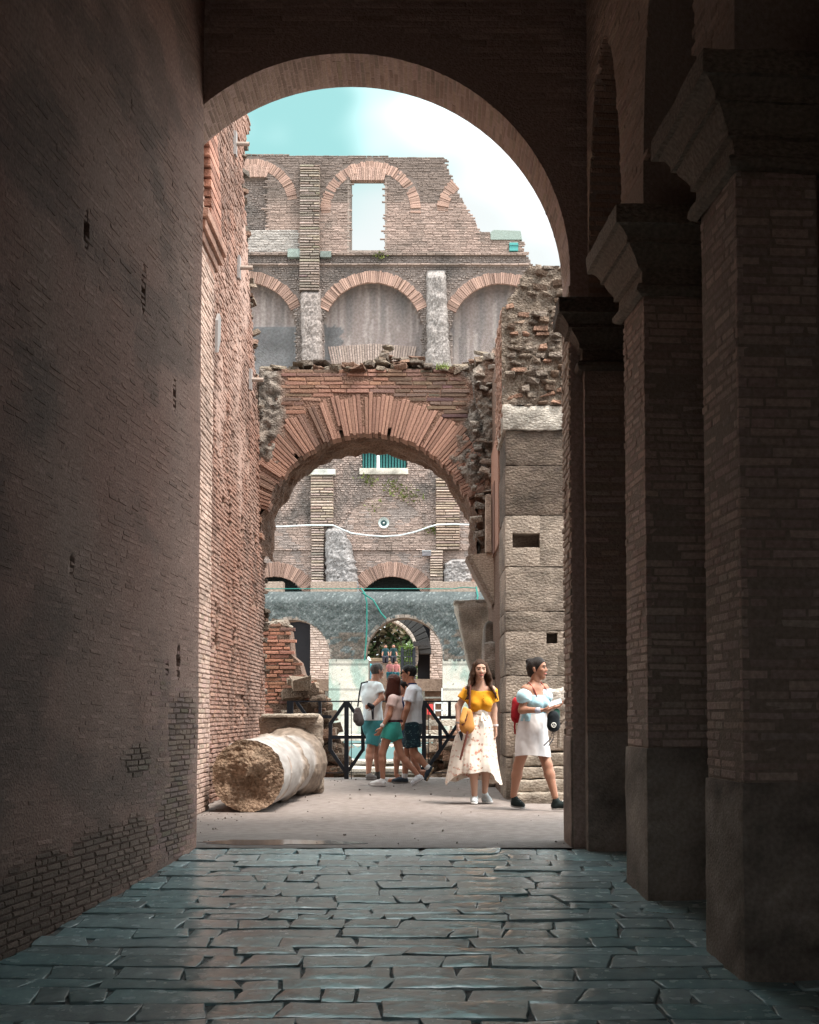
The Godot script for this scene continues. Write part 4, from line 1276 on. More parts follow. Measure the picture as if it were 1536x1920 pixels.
func facade_zone(u: float, v: float) -> Array:
	# [kind, depth inwards]; kinds: 0 brick, 1 small stone facing, 2 plastered niche, 3 opening, 4 grey stone
	if in_box(u, v, 655, 337, 722, 470): return [3, 0.0]
	if v < 474:
		if u < 500 and v > 331 and v < 432: return [1, 0.22]
		return [0, 0.0]
	if v < 480: return [0, -0.14]
	if v < 494: return [1, 0.0]
	if v < 499: return [0, -0.10]
	if v < 700:
		for c in [[462.0, 620.0], [699.0, 620.0], [939.0, 622.0]]:
			if (v <= c[1] and Vector2(u - c[0], v - c[1]).length() < 94) or (v > c[1] and absf(u - c[0]) < 92):
				if c[0] < 500 and v > 605: return [4, 0.5]
				if in_box(u, v, 606, 604 + 3 * sin(u * 0.4), 640 + 5 * sin(v * 0.3), 668): return [4, 0.56]
				return [2, 0.6]
		return [1, 0.04]
	if v < 845: return [0, 0.0]
	if in_box(u, v, 678, 800, 762, 878): return [2, 0.35]
	if Vector2(u - 720, v - 1012).length() < 82 and v < 1004: return [0, 0.05]
	if v < 986: return [1, 0.0]
	for c in [[514.0, 1147.0], [735.0, 1147.0], [948.0, 1147.0]]:
		if Vector2(u - c[0], v - c[1]).length() < 66: return [3, 0.0]
	if v < 1032: return [0, -0.06]
	return [0, 0.02]


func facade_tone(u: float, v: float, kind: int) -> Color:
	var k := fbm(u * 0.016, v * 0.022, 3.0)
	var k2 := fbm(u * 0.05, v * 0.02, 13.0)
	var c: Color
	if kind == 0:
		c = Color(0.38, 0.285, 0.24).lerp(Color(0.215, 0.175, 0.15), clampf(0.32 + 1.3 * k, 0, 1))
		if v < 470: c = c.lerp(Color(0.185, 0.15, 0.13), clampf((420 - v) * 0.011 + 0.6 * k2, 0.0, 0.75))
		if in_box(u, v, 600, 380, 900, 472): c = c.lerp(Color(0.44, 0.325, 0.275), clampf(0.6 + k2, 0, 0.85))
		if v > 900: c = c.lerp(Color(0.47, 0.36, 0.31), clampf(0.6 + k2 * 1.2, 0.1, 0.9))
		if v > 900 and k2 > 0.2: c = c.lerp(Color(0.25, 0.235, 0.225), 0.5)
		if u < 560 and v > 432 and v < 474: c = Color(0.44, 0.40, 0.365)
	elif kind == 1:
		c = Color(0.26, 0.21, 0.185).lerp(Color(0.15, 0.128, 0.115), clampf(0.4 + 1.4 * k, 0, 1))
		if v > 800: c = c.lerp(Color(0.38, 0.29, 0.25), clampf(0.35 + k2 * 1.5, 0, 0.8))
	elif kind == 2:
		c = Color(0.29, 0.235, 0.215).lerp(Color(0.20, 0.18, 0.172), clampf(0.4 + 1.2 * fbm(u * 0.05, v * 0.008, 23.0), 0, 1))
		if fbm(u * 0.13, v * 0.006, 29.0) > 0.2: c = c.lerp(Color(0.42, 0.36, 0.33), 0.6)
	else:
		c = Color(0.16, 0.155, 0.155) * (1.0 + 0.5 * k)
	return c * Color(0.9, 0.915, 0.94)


func brick_pilaster(parent: Node3D, u0: float, u1: float, v0: float, v1: float, proud: float, col: Color, sd: int) -> void:
	var a := xy(u0, v1, FD)
	var b := xy(u1, v0, FD)
	var g := put("pilaster", box_mesh(Vector3(a.x + 0.04, a.y, -FD - 0.1), Vector3(b.x - 0.04, b.y, -FD + proud - 0.07), col * 0.35), M.masonry_far, parent)
	var rng := RandomNumberGenerator.new()
	rng.seed = sd
	var y := a.y
	while y < b.y - 0.04:
		var h := rng.randf_range(0.085, 0.125)
		var x := a.x
		while x < b.x - 0.05:
			var l := minf(b.x - x, rng.randf_range(0.3, 0.95))
			if b.x - x - l < 0.12: l = b.x - x
			var q := col * rng.randf_range(0.7, 1.3)
			q = Color(snappedf(q.r, 0.03), snappedf(q.g, 0.03), snappedf(q.b, 0.03))
			var z := -FD + proud + rng.randfn(0, 0.012)
			put("brick", brick_shape(rng.randi() % 4, q), M.masonry_far, g).transform = Transform3D(Basis.from_scale(Vector3(l - 0.012, h - 0.035, 0.3)), Vector3(x + l / 2, y + h / 2, z - 0.15))
			x += l
		y += h


func concrete_mass(parent: Node3D, left: Array, right: Array, proud: float, col: Color, called := "concrete_buttress") -> void:
	# left and right: edges from top to bottom, in survey points
	var at := func(s: float, t: float) -> Vector3:
		var v := lerpf(left[0][1], left[-1][1], t)
		var ul := edge_at(left, v) + 3 * noise_at(v * 0.1, 1)
		var ur := edge_at(right, v) + 3 * noise_at(v * 0.1, 9)
		var p := xy(lerpf(ul, ur, s), v, FD)
		var bul := pow(clampf(1.0 - pow(absf(2 * s - 1), 5.0), 0.0, 1.0), 0.5) * minf(1.0, t * 9.0 + 0.1)
		return Vector3(p.x, p.y, -FD - 0.08 + (proud + 0.08) * bul + 0.07 * fbm(p.x * 2.5, p.y * 2.5) * bul + 0.06 * noise_at(p.x * 8, p.y * 8) * bul)
	put(called, sheet(30, 60, func(s, t): return at.call(s, 1.0 - t), func(s, t): return col * (1.0 + 0.35 * fbm(s * 4, t * 9, 5.0) + 0.5 * noise_at(s * 14, t * 30, 5.0))), M.concrete, parent)


func edge_at(e: Array, v: float) -> float:
	for i in e.size() - 1:
		if v <= e[i + 1][1]: return lerpf(e[i][0], e[i + 1][0], (v - e[i][1]) / (e[i + 1][1] - e[i][1]))
	return e[-1][0]


func facade() -> void:
	var t := thing("amphitheatre_wall", "far ruined amphitheatre wall with blind arches, an empty window and a broken sloping top", "ruin")
	var out := facade_outline()
	var o := xy(382, 1138, FD)
	var e := xy(1038, 284, FD)
	var wa := e.x - o.x
	var hb := e.y - o.y
	var fr := plane_z(FD).translated_local(Vector3(o.x, o.y, 0))
	var px := func(a: float, b: float) -> Vector2: return UV(Vector3(o.x + a, o.y + b, -FD))
	var inside := func(a: float, b: float) -> bool:
		var q: Vector2 = px.call(a, b)
		return facade_zone(q.x, q.y)[0] != 3 and Geometry2D.is_point_in_polygon(o + Vector2(a, b), out)
	var dep := func(a: float, b: float) -> float:
		var q: Vector2 = px.call(a, b)
		return facade_zone(q.x, q.y)[1] + 0.03 + 0.02 * fbm(a * 2, b * 2)
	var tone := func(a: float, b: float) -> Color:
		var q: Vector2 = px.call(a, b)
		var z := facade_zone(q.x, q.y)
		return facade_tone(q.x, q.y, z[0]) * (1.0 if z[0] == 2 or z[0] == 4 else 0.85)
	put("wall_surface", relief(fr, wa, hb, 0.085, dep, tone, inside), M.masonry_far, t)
	var rings := [[Vector2(695, 394), 97.0, 400.0], [Vector2(470, 384), 92.0, 372.0], [Vector2(905, 400), 90.0, 394.0], [Vector2(462, 620), 117.0, 570.0], [Vector2(699, 620), 117.0, 572.0], [Vector2(939, 622), 117.0, 575.0], [Vector2(514, 1147), 95.0, 1110.0], [Vector2(735, 1147), 95.0, 1110.0], [Vector2(948, 1147), 95.0, 1110.0]]
	var rin := [76.0, 71.0, 66.0, 93.0, 93.0, 93.0, 66.0, 66.0, 66.0]
	var free := func(a: float, b: float, kind: int) -> bool:
		var q: Vector2 = px.call(a, b)
		if q.y > 690 and q.y < 835 or q.y > 1112: return false
		if facade_zone(q.x, q.y)[0] != kind: return false
		for i in rings.size():
			var l := q.distance_to(rings[i][0])
			if l < rings[i][1] + 1 and l > rin[i] - 2 and q.y < rings[i][2]: return false
		return Geometry2D.is_point_in_polygon(o + Vector2(a, b), out)
	var bdep := func(a: float, b: float) -> float:
		var q: Vector2 = px.call(a, b)
		return facade_zone(q.x, q.y)[1] + 0.02 * fbm(a * 2, b * 2)
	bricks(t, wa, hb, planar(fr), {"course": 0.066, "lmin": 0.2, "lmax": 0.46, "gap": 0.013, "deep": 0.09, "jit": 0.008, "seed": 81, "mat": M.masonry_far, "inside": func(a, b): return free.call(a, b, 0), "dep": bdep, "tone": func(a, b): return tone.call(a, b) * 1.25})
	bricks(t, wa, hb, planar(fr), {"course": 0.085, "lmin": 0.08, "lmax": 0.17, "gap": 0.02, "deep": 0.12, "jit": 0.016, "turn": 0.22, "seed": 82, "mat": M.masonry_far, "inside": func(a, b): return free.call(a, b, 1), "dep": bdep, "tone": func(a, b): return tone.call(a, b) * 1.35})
	# arches of voussoirs
	var S := 2500.0 / FD
	for i in rings.size():
		var c: Vector2 = rings[i][0]
		var cc := xy(c.x, c.y, FD)
		var a0 := asin((c.y - rings[i][2]) / rings[i][1])
		ring(t, plane_z(FD), cc, rin[i] / S, rings[i][1] / S, a0, PI - a0, 62, 0.14, func(x, y): return Color(0.36, 0.24, 0.195) * (1.0 + 0.35 * fbm(x, y)), {"seed": 90 + i, "jit": 0.02, "rag_in": 0.03, "rag_out": 0.12,
			"inside": func(x, y): return Geometry2D.is_point_in_polygon(Vector2(x, y), out) and UV(Vector3(x, y, -FD)).x > 400})
	# flat arches over window and niche
	for q in [[655, 722, 318, 338], [446, 502, 314, 332]]:
		for k in 20:
			var f0 := (k + 0.1) / 20.0
			var f1 := (k + 0.92) / 20.0
			var p := poly_px([[lerpf(q[0] - 4, q[1] + 4, f0), q[2] - 5 * sin(PI * f0)], [lerpf(q[0] - 4, q[1] + 4, f1), q[2] - 5 * sin(PI * f1)], [lerpf(q[0] + 2, q[1] - 2, f1), q[3]], [lerpf(q[0] + 2, q[1] - 2, f0), q[3]]], FD)
			put("voussoir", prism(p, plane_z(FD).translated_local(Vector3(0, 0, 0.03 + 0.01 * (k % 3))), 0.3, Color(0.42, 0.285, 0.235) * (0.8 + 0.06 * (k * 5 % 7))), M.masonry_far, t)
	# reveals of the open window
	var wa0 := xy(655, 470, FD)
	var wb := xy(722, 337, FD)
	var rv := Color(0.27, 0.22, 0.195)
	put("window_jamb", box_mesh(Vector3(wa0.x - 0.08, wa0.y, -FD - 1.1), Vector3(wa0.x, wb.y, -FD - 0.02), rv), M.masonry_far, t)
	put("window_jamb", box_mesh(Vector3(wb.x, wa0.y, -FD - 1.1), Vector3(wb.x + 0.08, wb.y, -FD - 0.02), rv), M.masonry_far, t)
	put("window_sill", box_mesh(Vector3(wa0.x - 0.08, wa0.y - 0.1, -FD - 1.1), Vector3(wb.x + 0.08, wa0.y, -FD + 0.05), rv), M.masonry_far, t)
	put("window_head", box_mesh(Vector3(wa0.x - 0.08, wb.y, -FD - 0.16), Vector3(wb.x + 0.08, wb.y + 0.1, -FD - 0.02), rv), M.masonry_far, t)
	# the body of the wall, left open behind the window
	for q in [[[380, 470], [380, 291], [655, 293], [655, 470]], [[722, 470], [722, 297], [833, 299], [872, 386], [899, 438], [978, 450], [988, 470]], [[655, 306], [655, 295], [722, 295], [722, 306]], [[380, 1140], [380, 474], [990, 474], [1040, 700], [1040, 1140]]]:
		put("core", prism(poly_px(q, FD), plane_z(FD + 1.05), 1.0, Color(0.035, 0.045, 0.047) if q[0][1] == 1140 else Color(0.25, 0.2, 0.17)), M.masonry_far, t)  # lower core painted near-black as the shade inside the arched openings
	# pilasters
	brick_pilaster(t, 562, 601, 312, 548, 0.3, Color(0.29, 0.24, 0.205), 1)
	brick_pilaster(t, 583, 626, 893, 988, 0.28, Color(0.40, 0.32, 0.27), 2)
	brick_pilaster(t, 584, 609, 988, 1108, 0.28, Color(0.39, 0.32, 0.275), 3)
	brick_pilaster(t, 817, 862, 900, 1032, 0.28, Color(0.40, 0.31, 0.255), 4)
	brick_pilaster(t, 806, 831, 1032, 1108, 0.26, Color(0.40, 0.32, 0.27), 5)
	var q0 := xy(578, 893, FD)
	var q1 := xy(630, 882, FD)
	put("pilaster_cap", worn_box(Vector3(q1.x - q0.x, q1.y - q0.y, 0.5), 0.03, 0.01, 0.1, 4.0, Color(0.62, 0.66, 0.66)), M.stone, t).position = Vector3((q0.x + q1.x) / 2, q0.y, -FD + 0.12)
	concrete_mass(t, [[563, 540], [566, 690]], [[601, 540], [607, 690]], 0.26, Color(0.38, 0.33, 0.31))
	concrete_mass(t, [[799, 506], [800, 640], [797, 690]], [[836, 506], [842, 640], [848, 690]], 0.34, Color(0.38, 0.345, 0.33))
	concrete_mass(t, [[612, 988], [609, 1030], [611, 1112]], [[640, 988], [660, 1020], [668, 1060], [676, 1112]], 0.5, Color(0.36, 0.345, 0.345))
	concrete_mass(t, [[845, 1048], [832, 1060], [830, 1112]], [[880, 1048], [884, 1060], [886, 1112]], 0.45, Color(0.38, 0.355, 0.35))
	# fan of bricks at the foot of the middle niche
	for k in 34:
		var u := 624.0 + k * 4.4
		var p := poly_px([[u, 690], [u + 3.4, 690], [lerpf(u, 699, -0.12) + 3.6, 644 + 6 * absf(u - 699) / 75], [lerpf(u, 699, -0.12), 644 + 6 * absf(u - 699) / 75]], FD + 0.58)
		put("fan_brick", prism(p, plane_z(FD + 0.58), 0.08, Color(0.36, 0.285, 0.25) * (0.85 + 0.05 * (k * 5 % 7))), M.masonry_far, t)
	# lead sheet and copper coloured box on the broken corner
	var lp := poly_px([[920, 450], [920, 436], [926, 432], [976, 434], [979, 450]], FD)
	put("lead_cap", prism(lp, plane_z(FD - 0.06), 0.7, Color(0.30, 0.38, 0.37)), M.stone, t)
	for q in [[540, 470, 566, 486], [601, 474, 622, 486]]:
		var a := xy(q[0], q[3], FD)
		var b := xy(q[2], q[1], FD)
		put("ledge_stone", worn_box(Vector3(b.x - a.x, b.y - a.y, 0.4), 0.03, 0.02, 0.08, q[0], Color(0.23, 0.29, 0.285)), M.stone, t).position = Vector3((a.x + b.x) / 2, a.y, -FD + 0.05)
	# grated window low in the wall
	var ga := xy(678, 878, FD)
	var gb := xy(762, 800, FD)
	var win := put("window", box_mesh(Vector3(ga.x, ga.y, -FD - 0.33), Vector3(gb.x, gb.y, -FD - 0.25), Color(0.02, 0.075, 0.075)), M.plain, t)
	for k in 15:
		var x := lerpf(ga.x, gb.x, (k + 0.5) / 15.0)
		put("bar", box_mesh(Vector3(x - 0.018, ga.y, -FD - 0.2), Vector3(x + 0.018, gb.y, -FD - 0.16), Color(0.05, 0.19, 0.18)), M.plain, win)
	var mx := xy(709, 860, FD).x
	put("mullion", box_mesh(Vector3(mx - 0.055, ga.y, -FD - 0.24), Vector3(mx + 0.055, gb.y, -FD - 0.12), Color(0.72, 0.76, 0.75)), M.plain, win)
	var sa := xy(674, 890, FD)
	var sb := xy(766, 878, FD)
	put("window_ledge", worn_box(Vector3(sb.x - sa.x, sb.y - sa.y, 0.4), 0.03, 0.012, 0.08, 9.0, Color(0.55, 0.54, 0.51)), M.stone, t).position = Vector3((sa.x + sb.x) / 2, sa.y, -FD - 0.1)
	# weeds
	var rng := RandomNumberGenerator.new()
	rng.seed = 12
	var w := MB.new()
	for q in [[690, 902, 26, 0.2], [740, 915, 30, 0.25], [768, 930, 34, 0.25], [714, 482, 16, 0.12], [810, 995, 24, 0.14], [700, 950, 10, 0.2]]:
		for i in q[2] * 2:
			var p := Vector3(xy(q[0], q[1], FD).x, xy(q[0], q[1], FD).y, -FD + 0.08) + Vector3(rng.randfn(0, q[3]), rng.randfn(0, q[3] * 0.6), 0)
			w.tri(p, p + Vector3(rng.randfn(0, 0.05), rng.randfn(0.03, 0.05), 0.08), p + Vector3(rng.randfn(0, 0.08), rng.randfn(0.05, 0.08), 0.12), Color(0.13, 0.15, 0.05) * rng.randf_range(0.6, 1.4))
	put("weeds", w.mesh(), M.leaf, t, "stuff")

	var bx := thing("utility_box", "small turquoise box fixed to the broken corner of the far wall", "box")
	var ba := xy(955, 473, FD)
	var bb := xy(971, 458, FD)
	put("case", box_mesh(Vector3(ba.x, ba.y, -FD - 0.02), Vector3(bb.x, bb.y, -FD + 0.2), Color(0.06, 0.24, 0.23)), M.plain, bx)
	put("lid", box_mesh(Vector3(ba.x - 0.02, ba.y + 0.2, -FD - 0.02), Vector3(bb.x + 0.02, ba.y + 0.225, -FD + 0.23), Color(0.05, 0.18, 0.175)), M.plain, bx)

	var sp := thing("loudspeaker", "round grey horn loudspeaker on the pale bricked-up arch of the far wall", "loudspeaker", W(720, 982, FD - 0.1))
	var horn := put("horn", lathe([[0.03, -0.1], [0.05, 0.02], [0.1, 0.14], [0.2, 0.26], [0.215, 0.27], [0.2, 0.255], [0.11, 0.17], [0.04, 0.12], [0.0, 0.12]], 28, Color(0.40, 0.46, 0.45)), M.plain, sp)
	horn.rotation.x = PI / 2
	put("throat", lathe([[0.0, 0.185], [0.12, 0.18], [0.13, 0.165], [0.0, 0.16]], 20, Color(0.03, 0.06, 0.065)), M.plain, sp).rotation.x = PI / 2
	put("driver", lathe([[0.0, 0.24], [0.03, 0.235], [0.04, 0.2], [0.04, 0.17], [0.0, 0.16]], 14, Color(0.5, 0.52, 0.5)), M.plain, sp).rotation.x = PI / 2
	var cb := thing("cable", "pale thick cable strung along the far wall and sagging below the loudspeaker", "cable")
	var pts := PackedVector3Array()
	for q in [[470, 990], [500, 988], [540, 987], [575, 985], [625, 985], [642, 993], [660, 1000], [690, 1004], [720, 1006], [750, 1004], [780, 997], [805, 988], [820, 984], [850, 983], [880, 984]]:
		pts.append(W(q[0], q[1], FD - 0.4 - (0.1 if q[0] > 560 and q[0] < 640 else 0.0)))
	var cv := Curve3D.new()
	for p in pts: cv.add_point(p)
	put("sheath", tube(cv.tessellate_even_length(3, 0.3), 0.032, 7, Color(0.40, 0.45, 0.46)), M.plain, cb)
	var fl := thing("floodlight", "small grey floodlight fixed under the ledge of the far wall", "lamp", W(800, 1038, FD - 0.2))
	put("housing", worn_box(Vector3(0.36, 0.18, 0.2), 0.02, 0.0, 0.06, 1.0, Color(0.17, 0.16, 0.17)), M.plain, fl).position = Vector3(0, -0.1, 0)
	put("lid", box_mesh(Vector3(-0.18, 0.08, -0.1), Vector3(0.18, 0.11, 0.12), Color(0.36, 0.38, 0.39)), M.plain, fl)


func arcade_beyond() -> void:
	var t := thing("netted_vault", "dark concrete vault with two arched openings, wrapped in green netting", "ruin")
	var c0 := xy(548, 1233, BD)
	var c1 := xy(758, 1229, BD)
	var r := 72.0 * BD / F
	var o := xy(470, 1240, BD)
	var e := xy(950, 1104, BD)
	var fr := plane_z(BD).translated_local(Vector3(o.x, o.y, 0))
	var hb := e.y - o.y
	var out := func(a: float, b: float) -> bool:
		var p := o + Vector2(a, b)
		for c in [c0, c1]:
			if p.distance_to(c) < r or (absf(p.x - c.x) < r and p.y < c.y): return false
		return true
	var top := func(a: float, b: float) -> float:
		var k := clampf((b - hb + 0.55) / 0.55, 0.0, 1.0)
		return 1.1 * (1.0 - sqrt(1.0 - k * k)) + 0.06 * fbm(a * 2, b * 2, 3.0) + 0.05 * noise_at(a * 7, b * 7)
	var tone := func(a: float, b: float) -> Color:
		var c := Color(0.17, 0.175, 0.178) * (1.0 + 0.45 * noise_at(a * 9, b * 9, 2.0) + 0.4 * fbm(a * 2, b * 2))
		var q := UV(Vector3(o.x + a, o.y + b, -BD))
		if noise_at(a * 14, b * 14, 8.0) > 0.5: c = Color(0.42, 0.45, 0.45)
		if (in_box(q.x, q.y, 620, 1185, 684, 1236) or q.x > 832) and fbm(a * 2, b * 5) > -0.05 and q.y > 1180: c = c.lerp(Color(0.25, 0.165, 0.125), 0.75)
		return c
	put("concrete", relief(fr, e.x - o.x, hb, 0.05, top, tone, out), M.concrete, t)
	var body := PackedVector2Array([o, Vector2(o.x, e.y - 0.5), Vector2(e.x, e.y - 0.5), Vector2(e.x, o.y)])
	for c in [c1, c0]:
		body.append(Vector2(c.x + r + 0.03, o.y))
		for i in 21:
			var a := PI * i / 20
			body.append(c + Vector2(cos(a), sin(a)) * (r + 0.03))
		body.append(Vector2(c.x - r - 0.03, o.y))
	put("core", prism(body, plane_z(BD + 0.12), 1.4, Color(0.14, 0.12, 0.11)), M.rock, t)
	for c in [c0, c1]:
		var und := func(s: float, q: float) -> Vector3:
			var a := -0.05 + (PI + 0.1) * s
			var rr := r + 0.02 + 0.03 * fbm(s * 9, q * 3)
			return Vector3(c.x + cos(a) * rr, c.y + sin(a) * rr, -BD - 0.02 - 1.5 * q)
		put("arch_underside", sheet(40, 8, und, func(s, q): return Color(0.33, 0.27, 0.235) * (1.0 + 0.4 * fbm(s * 9, q * 2))), M.rock, t)
		ring(t, plane_z(BD), c, r - 0.02, r + 0.1, 0.0, PI, 26, 0.2, func(_x, _y): return Color(0.30, 0.255, 0.225), {"seed": 40, "jit": 0.02, "name": "edge_stone"})
	# whitened piers under the vault
	var k := 0
	for q in [[616, 691], [830, 940], [440, 480]]:
		var a := xy(q[0], 1410, BD)
		var b := xy(q[1], 1236, BD)
		var stain := func(s: float, y: float) -> Color:
			var c := Color(0.60, 0.60, 0.575)
			var g := clampf(fbm(s * 1.6 + k * 5, y * 0.7, 61.0) * 3.5 + 0.05, 0, 1)
			c = c.lerp(Color(0.27, 0.42, 0.40), g * 0.75)
			if noise_at(s * 6, y * 6, 9.0) > 0.68: c = Color(0.08, 0.09, 0.09)
			if absf(fmod(y, 0.85) - 0.4) < 0.03: c *= 0.55
			return c
		var pf := plane_z(BD - 0.03).translated_local(Vector3(a.x, a.y, 0))
		put("whitened_pier", relief(pf, b.x - a.x, b.y - a.y, 0.04, func(s, y): return 0.03 * fbm(s * 2, y * 2, k) + 0.012 * noise_at(s * 8, y * 8), stain), M.stone, t)
		put("pier_core", box_mesh(Vector3(a.x + 0.01, -1.2, -BD - 1.5), Vector3(b.x - 0.01, b.y, -BD - 0.04), Color(0.36, 0.33, 0.31)), M.stone, t)
		k += 1
	# netting: a translucent sheet hung over the vault
	var nm := StandardMaterial3D.new()
	nm.resource_name = "green net"
	nm.albedo_color = Color(0.04, 0.2, 0.2, 0.26)
	nm.transparency = BaseMaterial3D.TRANSPARENCY_ALPHA
	nm.roughness = 0.8
	var nt := thing("safety_net", "thin green safety netting stretched over the concrete vault with a bright seam", "net")
	put("mesh_sheet", relief(fr.translated_local(Vector3(0, 0, 0.14)), e.x - o.x, hb + 0.01, 0.09, top, func(_a, _b): return Color.WHITE, out), nm, nt)
	var gm := mat("green cord", Color(0.012, 0.12, 0.1), 0.7, null, Vector3.ONE, null, 1.0, false)
	var cord := func(called: String, list: Array, w: float) -> void:
		var p := PackedVector3Array()
		for q in list: p.append(W(q[0], q[1], BD - 0.22 + (1.1 if q[1] < 1108 else 0.0)))
		put(called, tube(p, w, 6), gm, nt)
	cord.call("seam", [[677, 1103], [684, 1112], [688, 1130], [688, 1180], [686, 1210], [684, 1238]], 0.028)
	cord.call("top_hem", [[480, 1104], [580, 1104], [680, 1104], [780, 1104], [850, 1104], [870, 1101], [895, 1103]], 0.018)
	cord.call("fold", [[680, 1112], [700, 1125], [715, 1150], [724, 1160]], 0.03)
	cord.call("flap", [[893, 1101], [896, 1118], [893, 1134]], 0.03)

	# terrace and inner wall behind the openings
	var ty := W(700, 1273, BD + 1.6).y
	var te := thing("terrace", "brown terrace edge with boards under the arched openings of the netted vault", "terrace")
	put("floor_slab", box_mesh(Vector3(-9, ty - 0.42, -62), Vector3(6, ty, -BD - 1.6), Color(0.42, 0.30, 0.235)), M.masonry_far, te)
	put("front_wall", box_mesh(Vector3(-9, -1.2, -BD - 2.6), Vector3(6, ty - 0.41, -BD - 2.0), Color(0.33, 0.2, 0.145)), M.masonry_far, te)
	for u in [790, 829, 610]:
		put("post", box_mesh(Vector3(W(u, 1300, BD + 1.7).x, -1.2, -BD - 1.75), Vector3(W(u, 1300, BD + 1.7).x + 0.12, ty - 0.42, -BD - 1.62), Color(0.36, 0.35, 0.33)), M.stone, te)
	put("rail", bar_mesh(W(690, 1308, BD + 1.65), W(835, 1308, BD + 1.65), 0.06, 0.06, Color(0.5, 0.5, 0.48)), M.stone, te)
	var iw := thing("inner_wall", "pinkish brick inner wall with doorways filled near-black for shade behind the openings of the netted vault", "wall")
	var d := 50.0
	for q in [[581, 700, 1], [806, 900, 2], [440, 531, 3]]:
		var a := xy(q[0], 1280, d)
		var b := xy(q[1], 1120, d)
		if q[2] == 1: b.x = xy(668, 1200, d).x
		put("core", box_mesh(Vector3(a.x + 0.01, a.y - 0.3, -d - 0.7), Vector3(b.x - 0.01, b.y + 0.6, -d - 0.02), Color(0.3, 0.24, 0.2)), M.masonry_far, iw)
		bricks(iw, b.x - a.x, b.y - a.y, planar(plane_z(d).translated_local(Vector3(a.x, a.y, 0))), {"course": 0.09, "lmin": 0.22, "lmax": 0.45, "gap": 0.016, "deep": 0.06, "jit": 0.006, "seed": 200 + q[2], "mat": M.masonry_far, "tone": func(x, y): return Color(0.50, 0.41, 0.365) * (1.0 + 0.3 * fbm(x, y))})
	for q in [[531, 582], [783, 807]]:
		put("doorway_shade", box_mesh(Vector3(W(q[0], 1200, 50.6).x, ty, -51.6), Vector3(W(q[1], 1200, 50.6).x, 4.9, -50.6), Color(0.02, 0.022, 0.024)), M.plain, iw)  # solid near-black box stands in for the shade of a doorway
		put("lintel", box_mesh(Vector3(W(q[0], 1200, 50.0).x, W(q[0], 1150, 50.0).y, -50.6), Vector3(W(q[1], 1200, 50.0).x, 4.95, -50.0), Color(0.1, 0.09, 0.085)), M.masonry_far, iw)
	put("dark_capital", box_mesh(W(775, 1212, 49.7), W(806, 1204, 49.7) + Vector3(0, 0, 0.4), Color(0.05, 0.05, 0.052)), M.stone, iw)
	ring(iw, plane_z(49.75), xy(714, 1227, 49.75), 65 * 49.75 / F, 71 * 49.75 / F, -0.3, 1.25, 14, 0.8, func(_x, _y): return Color(0.46, 0.40, 0.35), {"seed": 8})
	ring(iw, plane_z(49.9), xy(714, 1227, 49.9), 71 * 49.9 / F, 96 * 49.9 / F, 0.0, 1.4, 12, 0.6, func(_x, _y): return Color(0.05, 0.05, 0.05), {"seed": 9})  # near-black colour paints the arch thickness as lying in shadow
	# iron gate, garden wall, trees
	var ga := thing("iron_gate", "black iron bar gate in the arched opening, in front of the greenery", "gate")
	for i in 7:
		var u := 753.0 + i * 4.2
		put("bar", bar_mesh(Vector3(W(u, 1262, 49.4).x, ty, -49.4), W(u, 1216 + (i % 3), 49.4), 0.03, 0.03), M.metal, ga)
	for v in [1231, 1243]: put("rail", bar_mesh(W(752, v, 49.38), W(781, v, 49.38), 0.05, 0.04), M.metal, ga)
	put("gate_post", bar_mesh(Vector3(W(754, 1262, 49.4).x, ty, -49.4), W(754, 1214, 49.4), 0.09, 0.09), M.metal, ga)
	put("gate_post", bar_mesh(Vector3(W(777, 1262, 49.4).x, ty, -49.4), W(777, 1214, 49.4), 0.09, 0.09), M.metal, ga)
	var gw := thing("garden_wall", "low beige wall below the trees seen through the arched opening", "wall")
	put("wall_face", box_mesh(Vector3(-9, ty - 0.3, -62.6), Vector3(6, W(700, 1240, 62).y, -62.0), Color(0.36, 0.30, 0.29)), M.masonry_far, gw)
	put("coping", worn_box(Vector3(15, 0.16, 0.8), 0.03, 0.02, 0.3, 3.0, Color(0.48, 0.41, 0.31)), M.stone, gw).position = Vector3(-1.5, W(700, 1240, 62).y, -62.3)
	tree("dark_tree", "broad dark green tree filling the arched opening behind the low beige wall", Vector3(-3.4, 1.5, -70), Vector3(4.2, 5.0, 2.6), 5.2, [Color(0.045, 0.075, 0.03), Color(0.075, 0.11, 0.045), Color(0.14, 0.11, 0.07)], 301)
	tree("dark_tree", "second dark green tree at the right of the arched opening, partly behind the iron gate", Vector3(0.6, 1.5, -72), Vector3(3.4, 5.0, 2.4), 5.0, [Color(0.04, 0.07, 0.03), Color(0.08, 0.12, 0.05)], 302)
	tree("flowering_bush", "light green bush dotted with white flowers behind the iron gate", Vector3(W(768, 1262, 58).x, ty, -58), Vector3(0.55, 1.1, 0.5), 1.5, [Color(0.12, 0.2, 0.05), Color(0.19, 0.28, 0.08), Color(0.7, 0.72, 0.68)], 303)


